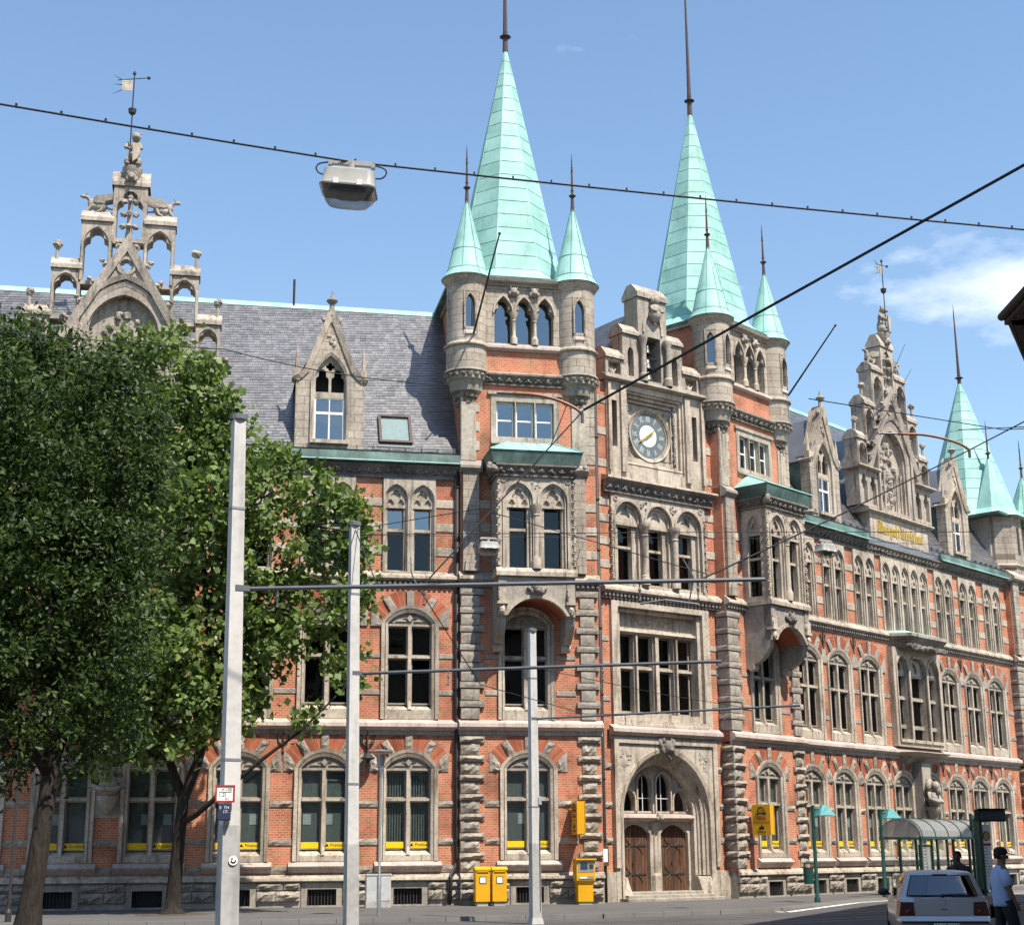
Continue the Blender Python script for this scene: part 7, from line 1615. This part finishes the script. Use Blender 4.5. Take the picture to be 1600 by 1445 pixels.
def bin_(x, y, label):
    M = T(x, y, 0) @ RZ(.5); b_ = empty('litter_bin', M, label, 'bin', 'dark green litter bins'); put('body', B().lathe([(.17, .62), (.19, 1.18), (.15, 1.18), (.14, .7), (0, .65)], seg=14), 'green_paint', b_, M, smooth=.7); put('bracket', B().tube([(.12, 0, .82), (.28, 0, .82), (.28, 0, 1.02), (.12, 0, 1.02)], .02, 5), 'iron', b_, M); put('hood', B().lathe([(.19, 1.3), (.2, 1.33), (.06, 1.4), (0, 1.41)], seg=14).box(-.015, .015, .16, .19, 1.15, 1.32), 'green_paint', b_, M)
bin_(10.38, 55.75, 'dark green litter bin on the lone turquoise lamp post'); bin_(18.3, 65.5, 'dark green litter bin under the shelter roof behind the car'); bin_(22.0, 66.4, 'dark green litter bin at the right edge')
M = T(18.75, 63.3, 0) @ RZ(.5); s = empty('stop_column', M, 'green tram stop column with a round yellow stop symbol over a timetable', 'sign')
put('column', B().box(-.16, .10, -.12, .12, 0, 3.0), 'green_paint', s, M); put('panel', B().box(.12, .58, -.05, .05, .2, 2.75), 'paper', s, M); put('stop_disc', B().plate(circle(.35, 2.30, .17, 20), [], -.06, -.05), 'yellow', s, M); put('disc_ring', B().band(circle(.35, 2.30, .19, 20) + [(.54, 2.30)], circle(.35, 2.30, .14, 20) + [(.49, 2.30)], -.066, -.05), 'green_paint', s, M)
text('lettering', 'H', 'green_paint', M @ T(.35, -.062, 2.30), .24, s, .002); put('red_bar', B().box(.12, .58, -.056, -.05, 1.92, 2.02), 'red_ink', s, M)
b = B(); q = random.Random(4)
for i in range(11): b.box(.17, .17 + q.uniform(.15, .36), -.054, -.05, 1.82 - i * .12, 1.835 - i * .12)
put('timetable_print', b, 'ink', s, M, kind='stuff')
M = T(18.9, 62.9, 0) @ RZ(.35); s = empty('display_board', M, 'black electronic departure board on a post above the stop column', 'display'); put('case', B().cbox(-.35, .95, -.14, .14, 2.86, 3.34, .02), 'rubber', s, M); put('face', B().box(-.29, .89, -.150, -.14, 2.94, 3.26), 'screen', s, M); put('post', B().box(-.28, -.18, .0, .1, 0, 2.86), 'green_paint', s, M); put('visor', B().box(-.37, .97, -.24, -.12, 3.34, 3.37), 'rubber', s, M)

# ================================================================= car
def car_mats():
    m, nt, b = nodes_of('car_paint', 0.32, 0.5); b.inputs['Base Color'].default_value = (0.42, 0.42, 0.425, 1); b.inputs['Metallic'].default_value = 0.55; b.inputs['Coat Weight'].default_value = 0.6; b.inputs['Coat Roughness'].default_value = 0.08
    n = noise(nt, pos(nt), 2, 4); nt.links.new(ramp(nt, n, [(.3, (.30, .30, .32)), (.7, (.34, .34, .35))]), b.inputs['Roughness'])
car_mats(); glass_mat('car_glass', (0.05, 0.07, 0.08), 0.10); plain('tail_red', (0.10, 0.008, 0.01), 0.15, 0.6); plain('chrome', (0.7, 0.7, 0.72), 0.15, 0.5, 1.0); plain('plastic', (0.02, 0.02, 0.022), 0.5); plain('plate_blue', (.02, .05, .3), .4); plain('tail_dark', (.045, .006, .008), .15, .6)
def car():
    M = T(8.22, 30.4, -0.12) @ RZ(-0.17)      # x across, y forward, origin under the rear bumper
    c = empty('hatchback_car', M, 'silver hatchback seen from behind with its roof aerial up', 'car')
    # body shell: stations along the car, each a ring of (half width, height) from sill to belt
    st = [(0.00, .62, .40, .62), (0.03, .78, .34, .86), (0.10, .83, .30, .93), (0.35, .862, .22, .96), (.9, .867, .20, .955), (1.6, .867, .20, .94), (2.5, .867, .20, .92), (2.9, .862, .20, .93), (3.4, .85, .20, .90), (3.8, .82, .22, .82), (4.05, .76, .26, .70), (4.15, .62, .36, .58)]
    b = B(); R_ = []
    for y, w, z0, z1 in st:
        h = z1 - z0; half = [(0.0, z0), (w * .80, z0), (w * .96, z0 + h * .10), (w, z0 + h * .30), (w, z0 + h * .58), (w * .985, z0 + h * .80), (w * .93, z1), (0.0, z1 + .015)]
        ring = [(x, y, z) for x, z in half] + [(-x, y, z) for x, z in half[-2:0:-1]]; R_.append(b.vs(ring)); n = len(ring)
    for i in range(len(st) - 1):
        for k in range(n): b.f.append((R_[i] + k, R_[i + 1] + k, R_[i + 1] + (k + 1) % n, R_[i] + (k + 1) % n))
    b.f += [tuple(R_[0] + k for k in range(n)), tuple(R_[-1] + k for k in reversed(range(n)))]
    body = put('body', b, 'car_paint', c, M, smooth=.9)
    # cabin: belt to roof
    rings = []
    for z, w, yr, yf in ((.94, .800, .20, 2.95), (1.10, .745, .285, 2.62), (1.26, .685, .385, 2.28), (1.37, .635, .48, 2.02), (1.42, .56, .60, 1.86), (1.44, .40, .80, 1.70)):
        rings.append([(-w * .9, yr, z), (-w * .4, yr - .05, z), (w * .4, yr - .05, z), (w * .9, yr, z), (w, yr + .12, z), (w * 1.02, (yr + yf) / 2, z), (w * .97, yf - .2, z), (w * .6, yf, z), (-w * .6, yf, z), (-w * .97, yf - .2, z), (-w * 1.02, (yr + yf) / 2, z), (-w, yr + .12, z)])
    b = B(); ids = [b.vs(r_) for r_ in rings]; n = 12
    for i in range(len(rings) - 1):
        for k in range(n): b.f.append((ids[i] + k, ids[i] + (k + 1) % n, ids[i + 1] + (k + 1) % n, ids[i + 1] + k))
    b.f.append(tuple(ids[-1] + k for k in range(n))); put('cabin', b, 'car_paint', c, M, smooth=.8)
    def on(z, s, off=.012):     # point on the rear screen plane
        t = (z - .94) / (1.37 - .94); yr = .20 + t * .28 - .05 - off * 1.2; w = .80 - t * .165; return (s * w * .86, yr + (.05 * abs(s) ** 3), z)
    def screen(name, mat, z0, z1, ss, off, nx=8, nz=3, parent=c):
        b = B(); i = b.vs([on(z0 + (z1 - z0) * j / nz, -ss + 2 * ss * k / nx, off) for j in range(nz + 1) for k in range(nx + 1)])
        for j in range(nz):
            for k in range(nx): a = i + j * (nx + 1) + k; b.f.append((a, a + 1, a + nx + 2, a + nx + 1))
        return put(name, b, mat, parent, M, smooth=1)
    screen('screen_seal', 'plastic', .965, 1.352, 1.0, .034); rs = screen('window_screen', 'car_glass', .985, 1.335, .965, .048)
    put('wiper', B().tube([on(.985, .0, .07), on(1.0, .3, .075), on(1.005, .75, .075)], .012, 5).blob(on(.975, 0, .06), .035, 6, 4), 'plastic', rs, M)
    put('brake_light', B().box(-.14, .14, .36, .42, 1.352, 1.372), 'tail_red', c, M)
    for s_ in (-1, 1):
        b = B(); i = b.vs([(s_ * (.76 + .0), .50, .965), (s_ * .808, 1.5, .955), (s_ * .79, 2.6, .95), (s_ * .69, 2.1, 1.30), (s_ * .695, 1.4, 1.325), (s_ * .665, .62, 1.31)]); b.f.append(tuple(i + k for k in range(6))); b.v = [(x + s_ * .016, y, z) for x, y, z in b.v]
        put('door_window', b, 'car_glass', c, M); put('pillar', B().box(s_ * .80 - .02, s_ * .80 + .02, 1.48, 1.56, .95, 1.1), 'plastic', c, M)
        b = B(); b.hexa([(s_ * .84, -.005, .60), (s_ * .55, -.04, .60), (s_ * .55, .12, .60), (s_ * .878, .30, .60), (s_ * .80, .02, .86), (s_ * .56, -.008, .86), (s_ * .56, .14, .86), (s_ * .85, .30, .88)])
        tl = put('tail_light', b, 'tail_dark', c, M, smooth=.5); put('reverse_lamp', B().blob((s_ * .66, -.012, .68), (.06, .03, .05), 8, 5), 'tail_red', tl, M)
        for y in (.72, 3.22):
            W_ = M @ T(s_ * .76, y, .31) @ RY(PI / 2)
            wh = put('wheel', B().lathe([(.20, -.095), (.29, -.10), (.31, -.07), (.31, .07), (.29, .10), (.20, .095)], seg=24), 'rubber', c, W_, smooth=.6); put('rim', B().lathe([(.20, .06 * s_), (.17, .03 * s_), (.06, .07 * s_), (0, .08 * s_)], seg=20), 'silver', wh, W_); put('wheel_arch', B().lathe([(.33, -.1), (.36, -.1), (.36, .13), (.33, .13)], seg=20, a0=0, a1=PI), 'plastic', wh, W_ @ RZ(PI) if False else W_ @ RZ(PI / 2))
        mi = put('mirror', B().blob((s_ * .97, 2.42, 1.0), (.12, .08, .075), 10, 7), 'plastic', c, M, smooth=1); put('mirror_stalk', B().box(min(s_ * .82, s_ * .92), max(s_ * .82, s_ * .92), 2.40, 2.46, .94, .98), 'plastic', mi, M)
    bp = put('bumper', B().hexa([(-.80, -.02, .26), (.80, -.02, .26), (.86, .40, .24), (-.86, .40, .24), (-.835, -.085, .50), (.835, -.085, .50), (.885, .40, .52), (-.885, .40, .52)]).hexa([(-.835, -.085, .50), (.835, -.085, .50), (.885, .40, .52), (-.885, .40, .52), (-.80, -.05, .60), (.80, -.05, .60), (.87, .3, .61), (-.87, .3, .61)]), 'car_paint', c, M, smooth=.7); put('bumper_strip', B().box(-.80, .80, -.097, -.07, .475, .51), 'plastic', bp, M)
    nm = put('number_plate', B().box(-.26, .26, -.094, -.082, .36, .47), 'paper', bp, M); text('lettering', 'BS WF 1090', 'ink', M @ T(.03, -.0945, .415), .105, nm, .0015, .82); put('euro_band', B().box(-.26, -.215, -.0955, -.0935, .36, .47), 'plate_blue', nm, M)
    tg = put('tailgate', B().hexa([(-.53, -.052, .61), (.53, -.052, .61), (.53, .05, .61), (-.53, .05, .61), (-.55, -.018, .93), (.55, -.018, .93), (.55, .1, .93), (-.55, .1, .93)]), 'car_paint', c, M)
    em = put('emblem', B().band(circle(0, 0, .052, 20) + [(.052, 0)], circle(0, 0, .043, 20) + [(.043, 0)], -.012, 0), 'chrome', tg, M @ T(0, -.028, .855)); put('emblem_mark', B().prism([(-.036, .02), (-.028, .02), (-.012, -.022), (0, 0.005), (.012, -.022), (.028, .02), (.036, .02), (.016, -.04), (0, -.012), (-.016, -.04)], -.01, 0).prism([(-.018, .036), (-.01, .036), (0, .014), (.01, .036), (.018, .036), (0, .0)], -.01, 0), 'chrome', tg, M @ T(0, -.028, .855))
    put('badge', B().box(-.06, .06, -.052, -.04, .715, .73), 'plastic', tg, M); put('aerial', B().tube([(0, .78, 1.44), (0, .72, 1.53), (-.01, .6, 1.60)], .008, 5), 'plastic', c, M)
    put('exhaust', B().tube([(-.5, -.03, .24), (-.5, .2, .24)], .028, 8), 'silver', c, M)
car()

# ================================================================= people
plain('skin_brown', (0.16, 0.085, 0.055), .6); plain('skin_dark', (0.07, 0.04, 0.03), .6); plain('shirt_shade_blue', (0.30, 0.39, 0.60), .9, var=.06); plain('trousers', (0.018, 0.018, 0.022), .9); plain('jacket', (0.022, 0.022, 0.02), .9); plain('hair', (0.012, 0.01, 0.009), .7); plain('cap', (0.015, 0.014, 0.018), .8)  # the shirt is white; the blue cast of shade is put into its colour
def loft(secs, seg=16, cap=True):
    "rings of (centre, rx, ry) joined into one surface"
    b = B(); ids = []
    for (cx, cy, cz), rx, ry in secs: ids.append(b.vs([(cx + rx * math.cos(2 * PI * k / seg), cy + ry * math.sin(2 * PI * k / seg), cz) for k in range(seg)]))
    for i in range(len(secs) - 1):
        for k in range(seg): b.f.append((ids[i] + k, ids[i] + (k + 1) % seg, ids[i + 1] + (k + 1) % seg, ids[i + 1] + k))
    if cap: b.f += [tuple(ids[0] + k for k in reversed(range(seg))), tuple(ids[-1] + k for k in range(seg))]
    return b
def body_mesh(name, joints, edges, mat, parent, M):
    "continuous figure grown over a posed skeleton"
    me = bpy.data.meshes.new(name); me.from_pydata([j[0] for j in joints], edges, []); me.materials.append(MATS[mat]); o = put(name, me, None, parent, M)
    sk = o.modifiers.new('skin', 'SKIN'); sk.use_smooth_shade = True
    for i, (p_, r) in enumerate(joints):
        v = me.skin_vertices[0].data[i]; v.radius = r if isinstance(r, tuple) else (r, r); v.use_root = i == 0
    o.modifiers.new('smooth', 'SUBSURF').render_levels = 2; return o
def person(label, M, H, skin, pose, group=None):
    "pose: hand targets and foot targets; figure faces -y in its own frame"
    p = empty('person', M, label, 'person'); k = H / 1.8
    J = [((0, 0, .98), (.155, .105)), ((0, .01, 1.15), (.135, .10)), ((0, .02, 1.34), (.165, .115)), ((0, .02, 1.47), (.10, .08)), ((0, .0, 1.545), (.055, .06)), ((0, -.02, 1.63), (.07, .085)), ((0, -.02, 1.72), (.075, .095)), ((0, -.015, 1.785), (.045, .055))]
    E_ = [(i, i + 1) for i in range(7)]
    for s_, (el, wr), (kn, an, toe) in ((-1, *pose['L']), (1, *pose['R'])):
        b0 = len(J); J += [((s_ * .185, .02, 1.435), .062), (el, .045), (wr, .032)]; E_ += [(3, b0), (b0, b0 + 1), (b0 + 1, b0 + 2)]
        e, w = Vector(el), Vector(wr); d = (w - e).normalized(); pm = w + d * .07; J.append((tuple(pm), (.035, .02))); E_.append((b0 + 2, b0 + 3)); side = d.cross(Vector((1, 0, 0))).normalized()
        for f in range(4):
            r1 = pm + side * (.027 - .018 * f) + d * .045; r2 = r1 + d * (.036, .042, .038, .028)[f] + Vector((-s_ * .012, 0, 0)); n0 = len(J); J += [(tuple(r1), .009), (tuple(r2), .008)]; E_ += [(b0 + 3, n0), (n0, n0 + 1)]
        t1 = w + d * .04 + side * .045; t2 = t1 + d * .04 + side * .008; n0 = len(J); J += [(tuple(t1), .010), (tuple(t2), .009)]; E_ += [(b0 + 3, n0), (n0, n0 + 1)]
        h0 = len(J); J += [((s_ * .10, 0, .92), .095), (kn, .06), (an, .042), (toe, (.042, .03))]; E_ += [(0, h0), (h0, h0 + 1), (h0 + 1, h0 + 2), (h0 + 2, h0 + 3)]
    S = M @ SC(k)
    bd = body_mesh('body', J, E_, skin, p, S)
    b = B().blob((0, -.115, 1.655), (.018, .03, .03), 6, 5)
    for s_ in (-1, 1): b.blob((s_ * .085, 0, 1.665), (.014, .025, .035), 6, 5)
    put('nose_and_ears', b, skin, p, S, smooth=1)
    b = B()
    for s_ in (-1, 1): b.blob((s_ * .034, -.108, 1.685), (.014, .008, .008), 6, 4)
    b.box(-.03, .03, -.112, -.105, 1.608, 1.615); put('eyes_and_mouth', b, 'ink', p, S)
    return p, S, pose
def legs(p, S, pose, mat, z_cut=.12):
    for s_, nm in ((-1, 'L'), (1, 'R')):
        kn, an, toe = pose[nm][1]; a = Vector((s_ * .10, 0, .96))
        pts = [a, (a + Vector(kn)) / 2, Vector(kn), (Vector(kn) + Vector(an)) / 2, Vector(an) + Vector((0, 0, z_cut * .3))]
        put('trouser_leg', B().tube(pts, [.125, .112, .095, .085, .085], 12), mat, p, S, smooth=1)
        an, toe = Vector(an), Vector(toe); put('shoe', B().blob((an + toe) / 2 + Vector((0, 0, -.02)), (.055, .15, .055), 10, 6), 'rubber', p, S, smooth=1)
    put('trouser_seat', loft([((0, 0, .86), .16, .12), ((0, 0, .95), .185, .135), ((0, .005, 1.06), .165, .12)]), mat, p, S, smooth=1)
# man in a white shirt, coloured blue for shade, and a dark cap, walking to the right
MP = T(8.40, 27.2, -0.12) @ RZ(PI / 2 + .05)
poseA = {'L': (((-.26, .0, 1.17), (-.25, -.10, .93)), ((-.10, -.12, .52), (-.10, -.06, .09), (-.10, -.22, .04))), 'R': (((.25, .10, 1.18), (.25, .05, .93)), ((.10, .06, .53), (.10, .28, .14), (.10, .14, .05)))}
p, S, _ = person('man in a loose white shirt, coloured blue for shade, and dark cap walking at the right edge', MP, 1.84, 'skin_brown', poseA)
legs(p, S, poseA, 'trousers')
put('shirt', loft([((0, .01, .86), .205, .165), ((0, .01, .90), .215, .17), ((0, .02, 1.08), .205, .16), ((0, .03, 1.26), .205, .16), ((0, .03, 1.40), .205, .14), ((0, .025, 1.465), .195, .115), ((0, .02, 1.50), .14, .09), ((0, .015, 1.53), .075, .075)], 20), 'shirt_shade_blue', p, S, smooth=1)
for s_, nm in ((-1, 'L'), (1, 'R')):
    el = Vector(poseA[nm][0][0]); a = Vector((s_ * .165, .025, 1.44)); put('sleeve', B().tube([a, a.lerp(el, .45), a.lerp(el, .95)], [.076, .078, .082], 12), 'shirt_shade_blue', p, S, smooth=1)
put('cap', loft([((0, -.01, 1.715), .098, .122), ((0, -.005, 1.76), .096, .118), ((0, 0, 1.80), .078, .096), ((0, 0, 1.825), .035, .045)], 16).hexa([(-.075, -.10, 1.712), (.075, -.10, 1.712), (.06, -.235, 1.692), (-.06, -.235, 1.692), (-.075, -.10, 1.722), (.075, -.10, 1.722), (.06, -.235, 1.702), (-.06, -.235, 1.702)]), 'cap', p, S, smooth=.6)
put('hair', loft([((0, .02, 1.63), .079, .092), ((0, .015, 1.69), .085, .10), ((0, .01, 1.73), .086, .105)], 14), 'hair', p, S, smooth=1)
tag(put('shoulder_bag', B().cbox(-.13, .13, -.05, .05, -.20, 0, .02).tube([(-.1, 0, 0), (0, 0, .10), (.1, 0, 0)], .012, 5), 'rubber', None, MP @ T(.285, .03, .88) @ RZ(PI / 2)), 'black bag in the hand of the man in the white shirt', 'bag')
# person in dark clothes beyond the car, hand to the face
MQ = T(10.02, 35.6, -0.12) @ RZ(-.5)
poseB = {'L': (((-.30, -.02, 1.17), (-.24, -.16, .95)), ((-.10, -.02, .52), (-.11, .0, .09), (-.12, -.14, .04))), 'R': (((.28, -.12, 1.20), (.10, -.22, 1.46)), ((.10, -.02, .52), (.11, .0, .09), (.12, -.14, .04)))}
p, S, _ = person('person in a dark jacket standing behind the silver car with a hand to the face', MQ, 1.80, 'skin_dark', poseB)
legs(p, S, poseB, 'trousers')
put('jacket', loft([((0, .01, .84), .20, .15), ((0, .02, 1.05), .205, .16), ((0, .03, 1.26), .215, .16), ((0, .03, 1.40), .21, .14), ((0, .025, 1.475), .16, .11), ((0, .015, 1.55), .078, .08)], 20), 'jacket', p, S, smooth=1)
for s_, nm in ((-1, 'L'), (1, 'R')):
    el, wr = map(Vector, poseB[nm][0]); a = Vector((s_ * .17, .025, 1.44)); put('sleeve', B().tube([a, a.lerp(el, .5), el, el.lerp(wr, .9)], [.088, .078, .066, .055], 12), 'jacket', p, S, smooth=1)
put('hair', loft([((0, .03, 1.66), .082, .085), ((0, .012, 1.72), .090, .108), ((0, .0, 1.78), .078, .098), ((0, 0, 1.815), .04, .05)], 14), 'hair', p, S, smooth=1)

# ================================================================= houses across the street, and two unseen ones added behind the viewer
plain('render_pink', (0.42, 0.31, 0.27), .9, var=.08, scale=.8); plain('eave_wood', (0.055, 0.04, 0.032), .8); plain('render_ochre', (0.40, 0.34, 0.25), .9, var=.1, scale=.6); plain('tile_red', (0.22, 0.075, 0.045), .85)
def house(name, F, W_, D_, H_, label, wall, over=0.6, floors=4, pitch=3.2, sides=((0, True),)):
    h = empty(name, F, label, 'building'); b = B().box(0, W_, 0, D_, -0.2, H_); put('wall', b, wall, h, F)
    put('eave', B().box(-over, W_ + over, -over, D_ + over, H_, H_ + .16), 'eave_wood', h, F); put('eave_gutter', B().tube([(-over, -over - .06, H_ + .2), (W_ + over, -over - .06, H_ + .2)], .10, 8).tube([(-over - .06, -over, H_ + .2), (-over - .06, D_ + over, H_ + .2)], .10, 8), 'eave_wood', h, F)
    b = B(); o = over; i = b.vs([(-o, -o, H_ + .165), (W_ + o, -o, H_ + .165), (W_ + o, D_ + o, H_ + .165), (-o, D_ + o, H_ + .165), (D_ / 2, D_ / 2, H_ + D_ * .42), (W_ - D_ / 2, D_ / 2, H_ + D_ * .42)] if W_ > D_ else [(-o, -o, H_ + .165), (W_ + o, -o, H_ + .165), (W_ + o, D_ + o, H_ + .165), (-o, D_ + o, H_ + .165), (W_ / 2, W_ / 2, H_ + W_ * .42), (W_ / 2, D_ - W_ / 2, H_ + W_ * .42)])
    b.f += [(i, i + 1, i + 5, i + 4), (i + 2, i + 3, i + 4, i + 5), (i + 1, i + 2, i + 5), (i + 3, i, i + 4)] if W_ > D_ else [(i, i + 1, i + 4), (i + 1, i + 2, i + 5, i + 4), (i + 2, i + 3, i + 5), (i + 3, i, i + 4, i + 5)]
    put('roof', b, 'tile_red', h, F)
    for k in range(int((W_ + 2 * over) / .8)): put('eave_bracket', shared(('evb',), 'eave_wood', lambda: B().box(-.06, .06, -.5, 0, -.2, 0)), None, h, F @ T(-over + .4 + k * .8, 0, H_ - .002))
    for sd, (G, ln) in enumerate(((F, W_), (F @ T(0, D_, 0) @ RZ(-PI / 2), D_))):
        n = max(1, int(ln / pitch))
        for fl in range(floors):
            for k in range(n):
                x = (k + .5) * ln / n; z = 1.0 + fl * (H_ - .6) / floors
                w = put('window', shared(('hw',), 'white_paint', lambda: B().plate(rect(-.62, .62, 0, 1.85), [rect(-.52, -.04, .1, 1.2), rect(.04, .52, .1, 1.2), rect(-.52, .52, 1.28, 1.76)], -.06, .02)), None, h, G @ T(x, 0, z)); put('pane', shared(('hp',), 'screen', lambda: B().box(-.55, .55, -.03, -.012, .08, 1.78)), None, w, G @ T(x, 0, z)); put('sill', shared(('hs',), 'stone_grey', lambda: B().box(-.75, .75, -.16, .02, -.1, -.005)), None, w, G @ T(x, 0, z))
    return h
house('corner_house', T(12.5, 12.0, 0), 11.0, 22.3, 14.0, 'pink rendered house whose dark eave juts in at the right edge', 'render_pink', .55)
house('neighbour_house', T(12.55, 34.75, 0) @ RZ(-0.43), 10.0, 30.0, 14.0, 'house hidden beyond the jutting eave that shades the road by the car', 'render_ochre', .4)
house('unseen_house', T(46, -8, 0) @ RZ(PI), 32, 12, 20.0, 'unseen tall ochre house added behind the viewer on the right to darken window reflections', 'render_ochre', .5); house('unseen_house', T(12, -9, 0) @ RZ(PI), 42, 12, 20.0, 'unseen tall pink house added behind the viewer on the left to darken window reflections', 'render_pink', .5)  # added out of view, tall and near, to darken window reflections and low sky
